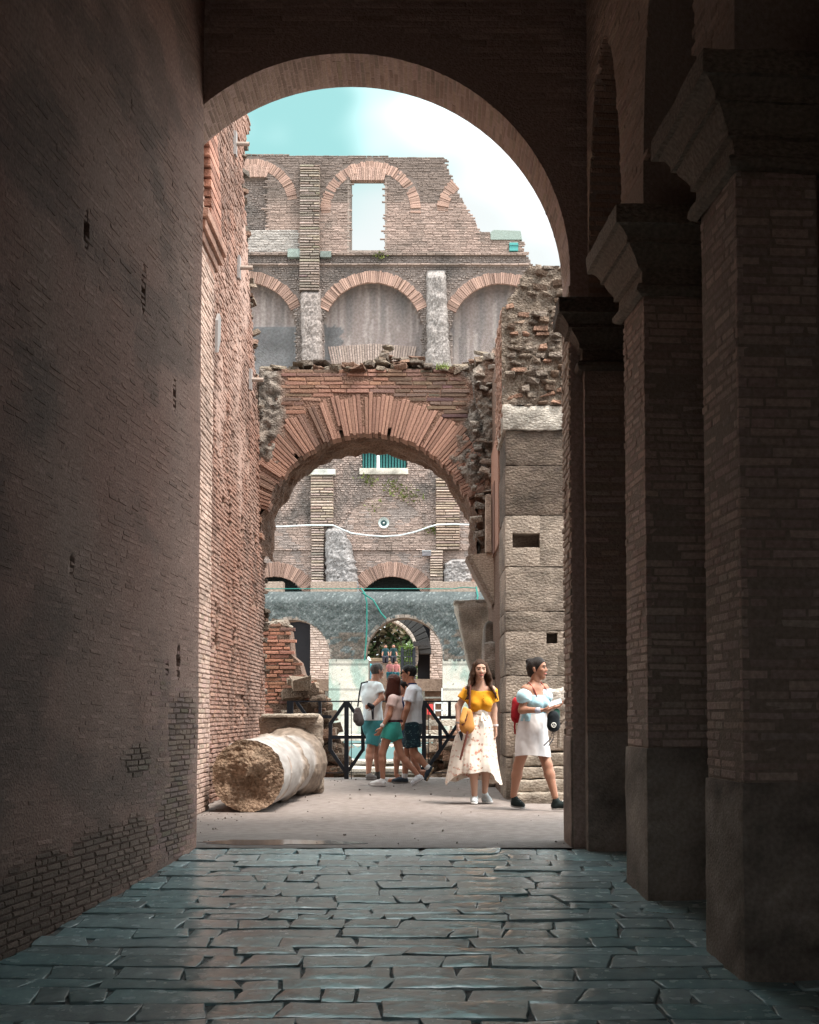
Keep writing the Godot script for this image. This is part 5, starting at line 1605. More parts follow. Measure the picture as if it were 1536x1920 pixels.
func tree(called: String, label: String, at: Vector3, size: Vector3, mid: float, cols: Array, sd: int) -> void:
	var t := thing(called, label, "tree" if called == "dark_tree" else "bush", at)
	var rng := RandomNumberGenerator.new()
	rng.seed = sd
	var b := MB.new()
	var tr := PackedVector3Array([Vector3.ZERO, Vector3(0.1, mid * 0.4, 0), Vector3(0, mid, 0.1)])
	put("trunk", tube(tr, size.x * 0.07, 8, Color(0.1, 0.075, 0.055)), M.rock, t)
	for k in 5:
		var q := Vector3(rng.randfn(0, size.x * 0.4), mid + rng.randf() * size.y * 0.4, rng.randfn(0, size.z * 0.4))
		put("limb", tube(PackedVector3Array([tr[1], tr[1].lerp(q, 0.6) + Vector3(0, 0.2, 0), q]), size.x * 0.03, 6, Color(0.1, 0.075, 0.055)), M.rock, t)
	var clumps := []
	for i in 46:
		var d := Vector3(rng.randfn(), rng.randfn(), rng.randfn()).normalized() * pow(rng.randf(), 0.4)
		clumps.append([d * size * 0.8 + Vector3(0, mid * 0.75, 0), rng.randf_range(0.2, 0.4) * size.x, cols[rng.randi() % cols.size()]])
	var ls := 0.16 if called == "dark_tree" else 0.075
	for i in 9000 if called == "dark_tree" else 2600:
		var c: Array = clumps[rng.randi() % clumps.size()]
		var p: Vector3 = c[0] + Vector3(rng.randfn(), rng.randfn() * 0.7, rng.randfn()) * c[1] * 0.55
		if p.y < 0.1: continue
		var x := Vector3(rng.randfn(), rng.randfn() * 0.5, rng.randfn()).normalized() * ls
		var y := x.cross(Vector3(rng.randfn(), rng.randfn(), rng.randfn())).normalized() * ls * 0.55
		var col: Color = c[2] * rng.randf_range(0.6, 1.5)
		if cols.size() == 3 and cols[2].r > 0.5: col = cols[0].lerp(cols[1], rng.randf()) if rng.randf() > 0.13 else cols[2]
		b.tri(p - x, p + y, p + x, col)
		b.tri(p - x, p + x, p - y, col)
	put("crown", b.mesh(), M.leaf, t, "stuff")


# ---------- bodies: tapered limbs joined into one skin
func skin_mesh(prims: Array, k: float, cell: float, col: Color, clips: Array = []) -> ArrayMesh:
	# prims: [a, b, radius a, radius b, flattened along (or null), by, flat end]; clips: planes, what lies over them is cut away
	var lo := Vector3.ONE * 1e9
	var hi := -lo
	for p in prims:
		var r := maxf(p[2], p[3]) + cell * 2
		for q in [p[0], p[1]]:
			lo = lo.min(q - Vector3.ONE * r)
			hi = hi.max(q + Vector3.ONE * r)
	var nx := int((hi.x - lo.x) / cell) + 2
	var ny := int((hi.y - lo.y) / cell) + 2
	var nzz := int((hi.z - lo.z) / cell) + 2
	var g := PackedFloat32Array()
	g.resize(nx * ny * nzz)
	g.fill(1.0)
	for p in prims:
		var a: Vector3 = p[0]
		var b: Vector3 = p[1]
		var ra: float = p[2]
		var rb: float = p[3]
		var squash: bool = p.size() > 5 and p[4] != null
		var n: Vector3 = p[4] if squash else Vector3.ZERO
		var sq: float = p[5] - 1.0 if squash else 0.0
		var flat: bool = p.size() > 6 and p[6]
		var dir := (b - a).normalized()
		var m := maxf(ra, rb) + k + cell * 2
		var l := ((a.min(b) - Vector3.ONE * m - lo) / cell).floor()
		var h := ((a.max(b) + Vector3.ONE * m - lo) / cell).ceil()
		var ab := b - a
		if squash: ab += n * (ab.dot(n) * sq)
		var ll := maxf(ab.length_squared(), 1e-8)
		for z in range(maxi(0, int(l.z)), mini(nzz - 1, int(h.z)) + 1):
			for y in range(maxi(0, int(l.y)), mini(ny - 1, int(h.y)) + 1):
				var at := (z * ny + y) * nx
				for x in range(maxi(0, int(l.x)), mini(nx - 1, int(h.x)) + 1):
					var q := Vector3(lo.x + x * cell, lo.y + y * cell, lo.z + z * cell)
					var w := q - a
					if squash: w += n * (w.dot(n) * sq)
					var t := clampf(w.dot(ab) / ll, 0.0, 1.0)
					var d := (w - ab * t).length() - (ra + (rb - ra) * t)
					if flat: d = maxf(d, (q - b).dot(dir))
					var e := g[at + x]
					var hh := k - absf(e - d)
					g[at + x] = minf(e, d) - (hh * hh / (4.0 * k) if hh > 0.0 else 0.0)
	for c in clips:
		var pl: Plane = c
		for z in nzz:
			for y in ny:
				var at := (z * ny + y) * nx
				for x in nx:
					if g[at + x] < cell * 2:
						g[at + x] = maxf(g[at + x], pl.distance_to(Vector3(lo.x + x * cell, lo.y + y * cell, lo.z + z * cell)))
	var verts := PackedVector3Array()
	var faces := PackedInt32Array()
	var made := {}
	var sx := 1
	var sy := nx
	var sz := nx * ny
	var steps := [sx, sy, sz]
	var others := [[sy, sz], [sz, sx], [sx, sy]]
	for z in range(1, nzz - 1):
		for y in range(1, ny - 1):
			var i := (z * ny + y) * nx
			for x in range(1, nx - 1):
				var s := g[i + x] < 0.0
				for ax in 3:
					var e := i + x
					if s == (g[e + steps[ax]] < 0.0): continue
					var q := PackedInt32Array()
					for o in [[0, 0], [1, 0], [1, 1], [0, 1]]:
						var cellid: int = e - o[0] * others[ax][0] - o[1] * others[ax][1]
						if not made.has(cellid):
							var sum := Vector3.ZERO
							var cnt := 0
							var cx := cellid % nx
							var cy := (cellid / nx) % ny
							var cz := cellid / sz
							for c in 8:
								var k0: int = cellid + (c & 1) * sx + ((c >> 1) & 1) * sy + (c >> 2) * sz
								for a2 in 3:
									if c & (1 << a2): continue
									var v0 := g[k0]
									var v1 := g[k0 + steps[a2]]
									if (v0 < 0.0) != (v1 < 0.0):
										var pp := Vector3(cx + (c & 1), cy + ((c >> 1) & 1), cz + (c >> 2))
										pp[a2] += v0 / (v0 - v1)
										sum += pp
										cnt += 1
							made[cellid] = verts.size()
							verts.append(lo + sum / maxf(cnt, 1) * cell)
						q.append(made[cellid])
					if s: faces.append_array([q[0], q[2], q[1], q[0], q[3], q[2]])
					else: faces.append_array([q[0], q[1], q[2], q[0], q[2], q[3]])
	# faces came out with inside and outside swapped for this edge order
	for f in range(0, faces.size(), 3):
		var tmp := faces[f + 1]
		faces[f + 1] = faces[f + 2]
		faces[f + 2] = tmp
	var cols := PackedColorArray()
	cols.resize(verts.size())
	cols.fill(col)
	return smooth_mesh(verts, faces, cols)


func wear(t: Node3D, called: String, mesh: Mesh, m: Material, parent: Node = null) -> MeshInstance3D:
	var o := put(called, mesh, m, parent if parent else t)
	if parent == null: o.position = -t.position
	return o


func up_plane(y: float) -> Plane: return Plane(Vector3.UP, y)
func down_plane(y: float) -> Plane: return Plane(Vector3.DOWN, -y)


func torso(j: Dictionary, f: Vector3, w: float, add := 0.0) -> Array:
	var hip: Vector3 = (j.hl + j.hr) / 2
	var sh: Vector3 = (j.sl + j.sr) / 2
	var waist := hip.lerp(sh, 0.4)
	var chest := hip.lerp(sh, 0.76)
	return [[hip, waist, 0.15 * w + add, 0.118 * w + add, f, 1.4], [waist, chest, 0.118 * w + add, 0.148 * w + add, f, 1.4], [chest, sh, 0.148 * w + add, 0.085 * w + add, f, 1.5], [j.sl, j.sr, 0.05 + add, 0.05 + add], [sh, j.neck, 0.075 * w + add * 0.5, 0.055 + add * 0.3]]


func bare_body(t: Node3D, j: Dictionary, f: Vector3, w: float, col: Color, no_legs := false) -> MeshInstance3D:
	var p := torso(j, f, w)
	p.append([j.neck, j.head + Vector3(0, -0.04, 0) - f * 0.015, 0.054 * w, 0.05 * w])
	for s in ["l", "r"]:
		p.append([j["s" + s], j["e" + s], 0.048 * w, 0.04 * w])
		p.append([j["e" + s], j["w" + s], 0.041 * w, 0.027 * w])
		p.append([j["h" + s], j["k" + s], 0.088 * w, 0.056 * w])
		var calf: Vector3 = j["k" + s].lerp(j["a" + s], 0.3)
		p.append([j["k" + s], calf, 0.054 * w, 0.057 * w])
		p.append([calf, j["a" + s], 0.056 * w, 0.036 * w])
	return wear(t, "body", skin_mesh(p, 0.03, 0.012, col), M.skin)


func hand(t: Node3D, wrist: Vector3, dir: Vector3, palm: Vector3, curl: float, col: Color, left: bool) -> void:
	var d := dir.normalized()
	var n := (palm - d * palm.dot(d)).normalized()
	var side := d.cross(n) * (1.0 if left else -1.0)
	var p := [[wrist - d * 0.01, wrist + d * 0.035, 0.026, 0.032, n, 1.7], [wrist + d * 0.03, wrist + d * 0.08, 0.034, 0.036, n, 2.1]]
	for i in 4:
		var off := side * (0.027 - 0.018 * i)
		var base := wrist + d * 0.085 + off
		var len: float = [0.07, 0.08, 0.075, 0.058][i]
		var k1 := base + (d * cos(curl * 0.6) + n * sin(curl * 0.6)) * len * 0.48
		var k2 := k1 + (d * cos(curl * 1.4) + n * sin(curl * 1.4)) * len * 0.32
		var k3 := k2 + (d * cos(curl * 2.0) + n * sin(curl * 2.0)) * len * 0.25
		p.append([base - d * 0.02, k1, 0.0095, 0.0085])
		p.append([k1, k2, 0.0085, 0.008])
		p.append([k2, k3, 0.008, 0.0065])
	var tb := wrist + d * 0.03 + side * 0.03
	var t1 := tb + (d * 0.75 + side * 0.6 + n * 0.3).normalized() * 0.038
	p.append([tb, t1, 0.013, 0.0105])
	p.append([t1, t1 + (d * 0.95 + n * 0.3 + side * 0.1).normalized() * 0.032, 0.0105, 0.008])
	wear(t, "hand", skin_mesh(p, 0.006, 0.004, col), M.skin)


func shoe(t: Node3D, ankle: Vector3, heel: Vector3, toe: Vector3, col: Color, sole: Color, low := false) -> void:
	var d := (toe - heel).normalized()
	var up := (ankle - heel - d * (ankle - heel).dot(d)).normalized()
	if up.length() < 0.5: up = Vector3.UP
	var L := heel.distance_to(toe)
	var h := heel + d * 0.04 + up * 0.045
	var tt := toe - d * 0.035 + up * 0.036
	var p := [[h, heel + d * L * 0.55 + up * 0.05, 0.04, 0.04], [heel + d * L * 0.5 + up * 0.048, tt, 0.043, 0.034]]
	if not low: p.append([h + d * 0.01, h.lerp(ankle, 0.55) + d * 0.012, 0.042, 0.04])
	var o := wear(t, "shoe", skin_mesh(p, 0.02, 0.008, col, [Plane(-up, -(heel + up * 0.014).dot(up))]), M.cloth)
	wear(t, "sole", skin_mesh([[heel + d * 0.04 + up * 0.016, toe - d * 0.04 + up * 0.016, 0.045, 0.042, up, 2.6]], 0.01, 0.007, sole), M.plain, o)
	if not low:
		for i in 3:
			var c := heel + d * L * (0.52 + 0.1 * i) + up * (0.094 - 0.008 * i)
			var sd := up.cross(d).normalized()
			put("lace", bar_mesh(c - sd * 0.018, c + sd * 0.018, 0.007, 0.005, sole * 0.95), M.plain, o)


func head(t: Node3D, c: Vector3, f: Vector3, tilt: float, col: Color, hair: Color, style: String, size := 1.0) -> Node3D:
	var z := f.normalized()
	var x := Vector3.UP.cross(z).normalized()
	var h := Node3D.new()
	h.name = "head"
	t.add_child(h)
	h.transform = Transform3D(Basis(x, Vector3.UP, z).rotated(x, tilt).scaled(Vector3.ONE * size), c - t.position)
	var X := Vector3(1, 0, 0)
	var sk := [[Vector3(0, 0.025, -0.025), Vector3(0, 0.03, 0.01), 0.091, 0.085, X, 1.2], [Vector3(0, -0.02, 0.035), Vector3(0, -0.082, 0.05), 0.066, 0.036, X, 1.12], [Vector3(-0.03, 0.03, 0.078), Vector3(0.03, 0.03, 0.078), 0.014, 0.014], [Vector3(0, 0.015, 0.088), Vector3(0, -0.022, 0.106), 0.008, 0.012], [Vector3(-0.012, -0.025, 0.097), Vector3(0.012, -0.025, 0.097), 0.009, 0.009],
		[Vector3(0, -0.05, -0.03), Vector3(0, -0.12, -0.02), 0.055, 0.052], [Vector3(-0.035, -0.02, 0.065), Vector3(0.035, -0.02, 0.065), 0.026, 0.026], [Vector3(0, -0.092, 0.072), Vector3(0, -0.094, 0.074), 0.016, 0.016]]
	put("face", skin_mesh(sk, 0.014, 0.006, col), M.skin, h)
	for s in [-1.0, 1.0]:
		put("ear", skin_mesh([[Vector3(s * 0.078, 0.012, -0.018), Vector3(s * 0.076, -0.028, -0.008), 0.018, 0.012, X, 2.0]], 0.01, 0.005, col), M.skin, h)
		put("eye", skin_mesh([[Vector3(s * 0.031, 0.006, 0.083), Vector3(s * 0.033, 0.006, 0.083), 0.0105, 0.0105]], 0.004, 0.004, Color(0.3, 0.26, 0.24)), M.plain, h)
		put("iris", skin_mesh([[Vector3(s * 0.031, 0.006, 0.089), Vector3(s * 0.033, 0.006, 0.089), 0.008, 0.008]], 0.003, 0.003, Color(0.02, 0.014, 0.01)), M.plain, h)
		put("eyebrow", skin_mesh([[Vector3(s * 0.014, 0.027, 0.101), Vector3(s * 0.05, 0.03, 0.086), 0.0065, 0.005]], 0.003, 0.003, hair * 0.8), M.plain, h)
	put("mouth", skin_mesh([[Vector3(-0.02, -0.06, 0.09), Vector3(0.02, -0.06, 0.09), 0.007, 0.007], [Vector3(-0.008, -0.06, 0.095), Vector3(0.008, -0.06, 0.095), 0.008, 0.008]], 0.004, 0.003, Color(0.42, 0.14, 0.12)), M.skin, h)
	var hp := [[Vector3(0, 0.035, -0.028), Vector3(0, 0.045, 0.0), 0.1, 0.094, X, 1.18]]
	var cut := [Plane(Vector3(0, -0.62, 0.78).normalized(), 0.02)]
	if style == "short":
		cut = [Plane(Vector3(0, -0.66, 0.75).normalized(), 0.02), Plane(Vector3(0, -1, 0), 0.045)]
	elif style == "bun":
		hp.append([Vector3(0, 0.085, -0.085), Vector3(0, 0.1, -0.1), 0.04, 0.034])
		hp.append([Vector3(0, -0.03, -0.06), Vector3(0, 0.0, -0.05), 0.06, 0.08])
	put("hair", skin_mesh(hp, 0.02, 0.006, hair, cut), M.hair, h)
	if style == "long":
		var lock := []
		var rng := RandomNumberGenerator.new()
		rng.seed = 4
		for i in 17:
			var a := PI * 0.02 + PI * 0.96 * i / 16.0
			var s := Vector3(cos(a) * 0.07, 0.06, -sin(a) * 0.085 + 0.005)
			var e := Vector3(cos(a) * (0.105 + 0.02 * rng.randf()), -0.16 + 0.03 * rng.randf(), -sin(a) * 0.1 + 0.02)
			var e2 := e + Vector3(cos(a) * rng.randf_range(-0.02, 0.04), -0.12 - 0.05 * rng.randf(), rng.randf_range(-0.02, 0.03))
			lock.append([s, e, 0.03, 0.026])
			lock.append([e, e2, 0.024, 0.008])
		put("long_hair", skin_mesh(lock, 0.012, 0.007, hair), M.hair, h)
	elif style == "wavy":
		var lock := []
		var rng := RandomNumberGenerator.new()
		rng.seed = 7
		for i in 15:
			var a := PI * 0.0 + PI * 1.0 * i / 14.0
			var s := Vector3(cos(a) * 0.066, 0.07, -sin(a) * 0.08 + 0.01)
			var last := s
			for q in 5:
				var y := -0.05 - 0.075 * q
				var front := 0.05 if absf(cos(a)) > 0.8 and q > 1 else 0.0
				var nx := Vector3(cos(a) * (0.1 + 0.02 * q) + 0.02 * sin(q * 2.1 + i), y, -sin(a) * 0.1 + 0.02 + front + 0.015 * cos(q * 1.8 + i))
				lock.append([last, nx, 0.028 - 0.004 * q, 0.024 - 0.004 * q])
				last = nx
		put("long_hair", skin_mesh(lock, 0.012, 0.007, hair), M.hair, h)
	return h


func printed(sz: int, base: Color, marks: Array, n: int, r0: float, r1: float, sd: int) -> ImageTexture:
	# a repeat of small printed sprigs for cloth
	var im := Image.create(sz, sz, false, Image.FORMAT_RGB8)
	im.fill(base.linear_to_srgb())
	var rng := RandomNumberGenerator.new()
	rng.seed = sd
	for i in n:
		var c := Vector2(rng.randf() * sz, rng.randf() * sz)
		for k in 4:
			var q := c + Vector2.from_angle(rng.randf() * TAU) * r1 * 0.8
			var r := rng.randf_range(r0, r1)
			var col: Color = marks[rng.randi() % marks.size()]
			for y in range(int(-r), int(r) + 1):
				for x in range(int(-r), int(r) + 1):
					if x * x + y * y < r * r: im.set_pixel(posmod(int(q.x) + x, sz), posmod(int(q.y) + y, sz), col.linear_to_srgb())
	return ImageTexture.create_from_image(im)


func jd(d: float, list: Dictionary) -> Dictionary:
	# joints from survey points [u, v, metres farther]
	var o := {}
	for k in list:
		var q: Array = list[k]
		o[k] = W(q[0], q[1], d + (q[2] if q.size() > 2 else 0.0))
	return o


func grounded(u: float, d: float, y := 0.006) -> Vector3:
	return Vector3(W(u, 1480, d).x, y, -d)


func people() -> void:
	woman_in_yellow()
	woman_in_white_skirt()
	man_grey_hair()
	woman_pink_top()
	man_white_shirt()
	woman_behind()
	far_people()


func woman_in_yellow() -> void:
	var d := 15.45
	var sk := Color(0.46, 0.28, 0.205)
	var t := thing("person", "woman in a mustard yellow crop top and long pale floral skirt walking towards the passage", "person", Vector3(W(901, 1500, d).x, 0, -d))
	var f := Vector3(0.12, 0, 1).normalized()
	var j := jd(d, {"head": [900, 1257, -0.03], "neck": [901, 1283], "sl": [879, 1293, 0.02], "sr": [922, 1294, -0.01], "el": [860, 1324, 0.02], "er": [926, 1330, 0.02], "wl": [859, 1358, -0.06], "wr": [929, 1363, -0.02], "hl": [890, 1372], "hr": [912, 1372], "kl": [888, 1432, -0.06], "kr": [913, 1432, 0.06], "al": [890, 1491, -0.05], "ar": [909, 1484, 0.12]})
	bare_body(t, j, f, 0.93, sk)
	var tt := torso(j, f, 0.93, 0.012)
	var ch: Vector3 = (j.hl + j.hr) / 2
	ch = ch.lerp((j.sl + j.sr) / 2, 0.66)
	for s in [-0.068, 0.068]: tt.append([ch + Vector3(s, 0.01, 0) + f * 0.065, ch + Vector3(s, 0.0, 0) + f * 0.075, 0.066, 0.062])
	for s in ["l", "r"]: tt.append([j["s" + s] + Vector3(0, -0.01, 0), j["s" + s].lerp(j["e" + s], 0.62), 0.066, 0.075, null, 1.0, true])
	var yc := Color(0.62, 0.27, 0.015)
	wear(t, "crop_top", skin_mesh(tt, 0.03, 0.011, yc, [down_plane(W(901, 1335, d).y), Plane(Vector3(0, 0.9, 0.42).normalized(), Vector3(0, 0.9, 0.42).normalized().dot(W(902, 1296, d) + f * 0.07))]), M.cloth)
	for k in 3: wear(t, "button", skin_mesh([[W(904, 1305 + 5 * k, d) + f * 0.118, W(904, 1305 + 5 * k, d) + f * 0.119, 0.006, 0.006]], 0.003, 0.003, Color(0.3, 0.12, 0.01)), M.plain)
	hand(t, j.wl, Vector3(0.05, -1, 0.25), Vector3(1, 0, 0), 0.75, sk, false)
	hand(t, j.wr, Vector3(0.05, -1, 0.05), Vector3(-1, 0, 0.2), 0.5, sk, true)
	shoe(t, j.al, grounded(889, d + 0.08), grounded(889, d - 0.16), Color(0.60, 0.66, 0.68), Color(0.7, 0.7, 0.69))
	shoe(t, j.ar, grounded(909, d + 0.22), grounded(921, d + 0.01), Color(0.60, 0.66, 0.68), Color(0.7, 0.7, 0.69))
	head(t, j.head, Vector3(0.16, 0.0, 1), -0.03, sk, Color(0.10, 0.045, 0.022), "wavy", 0.97)
	wear(t, "wristband", lathe([[0.031, -0.012], [0.034, -0.01], [0.034, 0.01], [0.031, 0.012]], 16, Color(0.6, 0.55, 0.55)), M.plain).position = j.wr + Vector3(0, 0.02, 0) - t.position
	wear(t, "bracelet", lathe([[0.029, -0.01], [0.032, 0.0], [0.029, 0.01]], 16, Color(0.25, 0.22, 0.2)), M.plain).position = j.wl + Vector3(0, 0.02, 0) - t.position
	# the skirt: full, pleated, higher in front
	var fm := mat("floral cotton", Color.WHITE, 0.9, printed(384, Color(0.68, 0.62, 0.55), [Color(0.45, 0.13, 0.09), Color(0.5, 0.24, 0.16), Color(0.3, 0.2, 0.13)], 130, 2.0, 5.5, 9), Vector3.ONE * 1.5, null, 1.0, false)
	fm.backlight_enabled = true
	fm.backlight = Color(0.3, 0.27, 0.24)
	var rows := [[1333, 901, 15.0], [1345, 899, 21.0], [1365, 895, 31.0], [1383, 890, 37.5], [1405, 888, 41.0], [1425, 887, 43.5], [1445, 887, 47.0], [1466, 887, 51.0]]
	var sk_at := func(s: float, q: float) -> Vector3:
		var a := TAU * s
		var front := maxf(0.0, sin(a))
		var hem := 1467.0 - 17.0 * pow(front, 1.2) + 5.0 * sin(a * 2 + 2.0) + 3.0 * sin(a * 5)
		var v := lerpf(1333.0, hem, q)
		var i := 0
		while i < rows.size() - 2 and v > rows[i + 1][0]: i += 1
		var k: float = (v - rows[i][0]) / (rows[i + 1][0] - rows[i][0])
		var r: float = lerpf(rows[i][2], rows[i + 1][2], k)
		var u: float = lerpf(rows[i][1], rows[i + 1][1], k)
		var fold := 1.0 + q * (0.055 * sin(a * 7 + 1.0 + q) + 0.03 * sin(a * 11 + 3.0 * q + 1.5 * sin(a * 2)) + 0.012 * sin(a * 23)) + 0.006 * sin(a * 30)
		var c := W(u, v, d)
		var m := r * d / F
		return Vector3(c.x + cos(a) * m * fold, c.y, -d + sin(a) * m * fold * (0.75 + 0.05 * sin(q * 9)))
	wear(t, "skirt", sheet(150, 44, func(s, q): return sk_at.call(s, 1.0 - q), func(_s, _q): return Color.WHITE), fm)
	wear(t, "waistband", lathe([[0.094, -0.03], [0.099, -0.02], [0.097, 0.015], [0.092, 0.025]], 24, Color(0.66, 0.60, 0.53)), M.cloth).position = W(901, 1335, d) - t.position
	wear(t, "waist_tie", skin_mesh([[W(904, 1338, d - 0.13), W(903, 1352, d - 0.16), 0.012, 0.017], [W(906, 1338, d - 0.13), W(910, 1350, d - 0.16), 0.01, 0.014]], 0.01, 0.006, Color(0.66, 0.60, 0.53)), M.cloth)
	# what she carries
	var b := thing("shoulder_bag", "tan leather shoulder bag hanging at the side of the woman in yellow", "bag", W(875, 1374, d - 0.2))
	var tan_ := Color(0.50, 0.23, 0.06)
	wear(b, "pouch", skin_mesh([[W(876, 1338, d - 0.2), W(876, 1362, d - 0.2), 0.062, 0.088, Vector3(0, 0, 1), 1.8], [W(868, 1345, d - 0.2), W(872, 1360, d - 0.2), 0.03, 0.05, Vector3(0, 0, 1), 1.4]], 0.03, 0.009, tan_), M.plain)
	wear(b, "flap", skin_mesh([[W(872, 1330, d - 0.24), W(867, 1352, d - 0.27), 0.03, 0.035, Vector3(0, 0, 1), 2.0]], 0.02, 0.008, Color(0.58, 0.30, 0.08)), M.plain)
	wear(b, "strap", tube(PackedVector3Array([W(880, 1284, d - 0.02), W(882, 1286, d - 0.12), W(881, 1305, d - 0.17), W(880, 1330, d - 0.2), W(873, 1350, d - 0.27), W(866, 1360, d - 0.27)]), 0.013, 6, Color(0.085, 0.022, 0.014)), M.plain)
	wear(b, "loose_strap", tube(PackedVector3Array([W(877, 1372, d - 0.25), W(873, 1388, d - 0.3), W(868, 1406, d - 0.33), W(863, 1425, d - 0.34)]), 0.014, 6, Color(0.085, 0.022, 0.014)), M.plain)
	var ph := thing("phone", "white phone in the lowered hand of the woman in yellow", "phone", j.wl + Vector3(0.035, -0.13, 0.07))
	for q in [["case", Vector3(0.004, 0.06, 0.03), Color(0.7, 0.7, 0.7), 0.0], ["screen", Vector3(0.001, 0.052, 0.026), Color(0.02, 0.02, 0.025), 0.0045]]:
		var pm := put(q[0], box_mesh(-q[1], q[1], q[2]), M.plain, ph)
		pm.rotation = Vector3(0.35, -0.9, 0)
		pm.position = pm.basis.x * q[3]


func woman_in_white_skirt() -> void:
	var d := 14.5
	var sk := Color(0.36, 0.185, 0.125)
	var t := thing("person", "woman with a dark hair bun in a light blue top and short white skirt", "person", Vector3(W(1000, 1500, d).x, 0, -d))
	var f := Vector3(0.8, 0, 0.6).normalized()
	var j := jd(d, {"head": [1008, 1255, -0.02], "neck": [1003, 1282], "sl": [986, 1293, -0.12], "sr": [1020, 1291, 0.1], "el": [979, 1331, -0.16], "er": [1024, 1330, 0.05], "wl": [1014, 1332, -0.26], "wr": [1033, 1327, -0.12], "hl": [990, 1378, -0.07], "hr": [1008, 1378, 0.07], "kl": [972, 1436, 0.06], "kr": [1026, 1434, -0.06], "al": [963, 1492, 0.12], "ar": [1041, 1494, -0.1]})
	bare_body(t, j, f, 0.98, sk)
	hand(t, j.wl, Vector3(1, 0.12, 0.1), Vector3(0.1, 1, 0), 0.4, sk, true)
	hand(t, j.wr, Vector3(1, 0.2, 0.25), Vector3(0, 1, 0.2), 0.55, sk, false)
	var bl := Color(0.33, 0.54, 0.62)
	var tt := torso(j, f, 0.98, 0.014)
	var ch: Vector3 = ((j.hl + j.hr) / 2).lerp((j.sl + j.sr) / 2, 0.68)
	var sd := f.cross(Vector3.UP)
	for s in [-0.07, 0.07]: tt.append([ch + sd * s + f * 0.07, ch + sd * s + f * 0.085, 0.068, 0.064])
	wear(t, "top", skin_mesh(tt, 0.03, 0.011, bl, [down_plane(W(1000, 1345, d).y), up_plane(W(1000, 1303, d - 0.1).y)]), M.cloth)
	for s in [["sl", "el", 0.0], ["sr", "er", 0.0]]:
		var a: Vector3 = j[s[0]].lerp(j[s[1]], 0.12)
		var b: Vector3 = j[s[0]].lerp(j[s[1]], 0.5)
		wear(t, "puff_sleeve", skin_mesh([[a, b, 0.055, 0.085, null, 1.0, true], [a.lerp(b, 0.5) + Vector3(-0.02, 0, 0.03), b, 0.07, 0.08, null, 1.0, true], [a.lerp(b, 0.6) + Vector3(0.03, 0, -0.02), b, 0.06, 0.08, null, 1.0, true]], 0.02, 0.009, Color(0.45, 0.66, 0.74)), M.cloth)
	wear(t, "peplum", sheet(60, 8, func(s: float, q: float) -> Vector3:
		var a := TAU * s
		var c := W(1001, lerpf(1352, 1336, q), d)
		var r := 0.155 + 0.02 * (1 - q) + 0.012 * (1 - q) * sin(a * 9)
		return c + (f * 0.75 * sin(a) + sd * cos(a)) * r, func(_s, _q): return bl), M.cloth)
	for s in [[1.0], [-1.0]]:
		var a: Vector3 = (j.sl if s[0] < 0 else j.sr).lerp(j.neck, 0.35)
		wear(t, "shoulder_strap", tube(PackedVector3Array([a - f * 0.06, a + Vector3(0, 0.055, 0), a + f * 0.07 + Vector3(0, -0.03, 0), a + f * 0.1 + Vector3(0, -0.1, 0)]), 0.007, 6, Color(0.2, 0.03, 0.02)), M.plain)
	var h := head(t, j.head, Vector3(0.93, 0.05, 0.4), -0.05, sk, Color(0.03, 0.018, 0.012), "bun", 0.98)
	put("earring", lathe([[0.0, 0.008], [0.006, 0.0], [0.0, -0.008]], 8, Color(0.6, 0.6, 0.55)), M.plain, h).position = Vector3(0.082, -0.045, -0.005)
	wear(t, "necklace", tube(PackedVector3Array([j.neck + sd * -0.06 + Vector3(0, 0.01, 0), j.neck + f * 0.075 + Vector3(0, -0.055, 0), j.neck + sd * 0.06 + Vector3(0, 0.01, 0)]), 0.004, 5, Color(0.55, 0.5, 0.4)), M.plain)
	wear(t, "wristband", skin_mesh([[j.wl + Vector3(-0.03, 0, 0), j.wl + Vector3(-0.005, 0.002, 0), 0.034, 0.033, null, 1.0, true]], 0.004, 0.006, Color(0.42, 0.42, 0.5)), M.plain)
	# skirt
	var wc := Color(0.72, 0.70, 0.70)
	var rows := [[1338, 1000, 24.5, 0.0], [1356, 999, 27.5, 0.0], [1376, 997.5, 30.0, 0.0], [1398, 997.5, 32.0, 0.0], [1418, 998.5, 33.5, 0.0]]
	wear(t, "skirt", sheet(110, 30, func(s: float, q0: float) -> Vector3:
		var q := 1.0 - q0
		var a := TAU * s
		var v := lerpf(1338.0, 1417.0 + 2.0 * sin(a * 2 + 1), q)
		var i := mini(int(q * 4), 3)
		var k: float = (v - rows[i][0]) / (rows[i + 1][0] - rows[i][0])
		var c := W(lerpf(rows[i][1], rows[i + 1][1], k), v, d)
		var r: float = lerpf(rows[i][2], rows[i + 1][2], k) * d / F
		var fold := 1.0 + q * 0.03 * sin(a * 5 + 1) + 0.012 * sin(a * 9 + q * 8) + 0.007 * noise_at(cos(a) * 2, q * 5, sin(a) * 2)
		return c + Vector3(cos(a) * r * fold, 0, sin(a) * r * 1.04 * fold), func(_s, _q): return wc), M.cloth)
	shoe(t, j.al, grounded(958, d + 0.16, 0.03), grounded(984, d + 0.08), Color(0.012, 0.02, 0.022), Color(0.35, 0.36, 0.36))
	shoe(t, j.ar, grounded(1034, d - 0.06), grounded(1078, d - 0.14, 0.02), Color(0.012, 0.02, 0.022), Color(0.62, 0.62, 0.6))
	var bp := thing("backpack", "small red backpack on the back of the woman in the white skirt", "backpack", W(966, 1356, d))
	wear(bp, "pack", skin_mesh([[W(968, 1317, d + 0.02), W(968, 1343, d + 0.02), 0.06, 0.075, f, 1.5]], 0.02, 0.01, Color(0.36, 0.015, 0.02)), M.cloth)
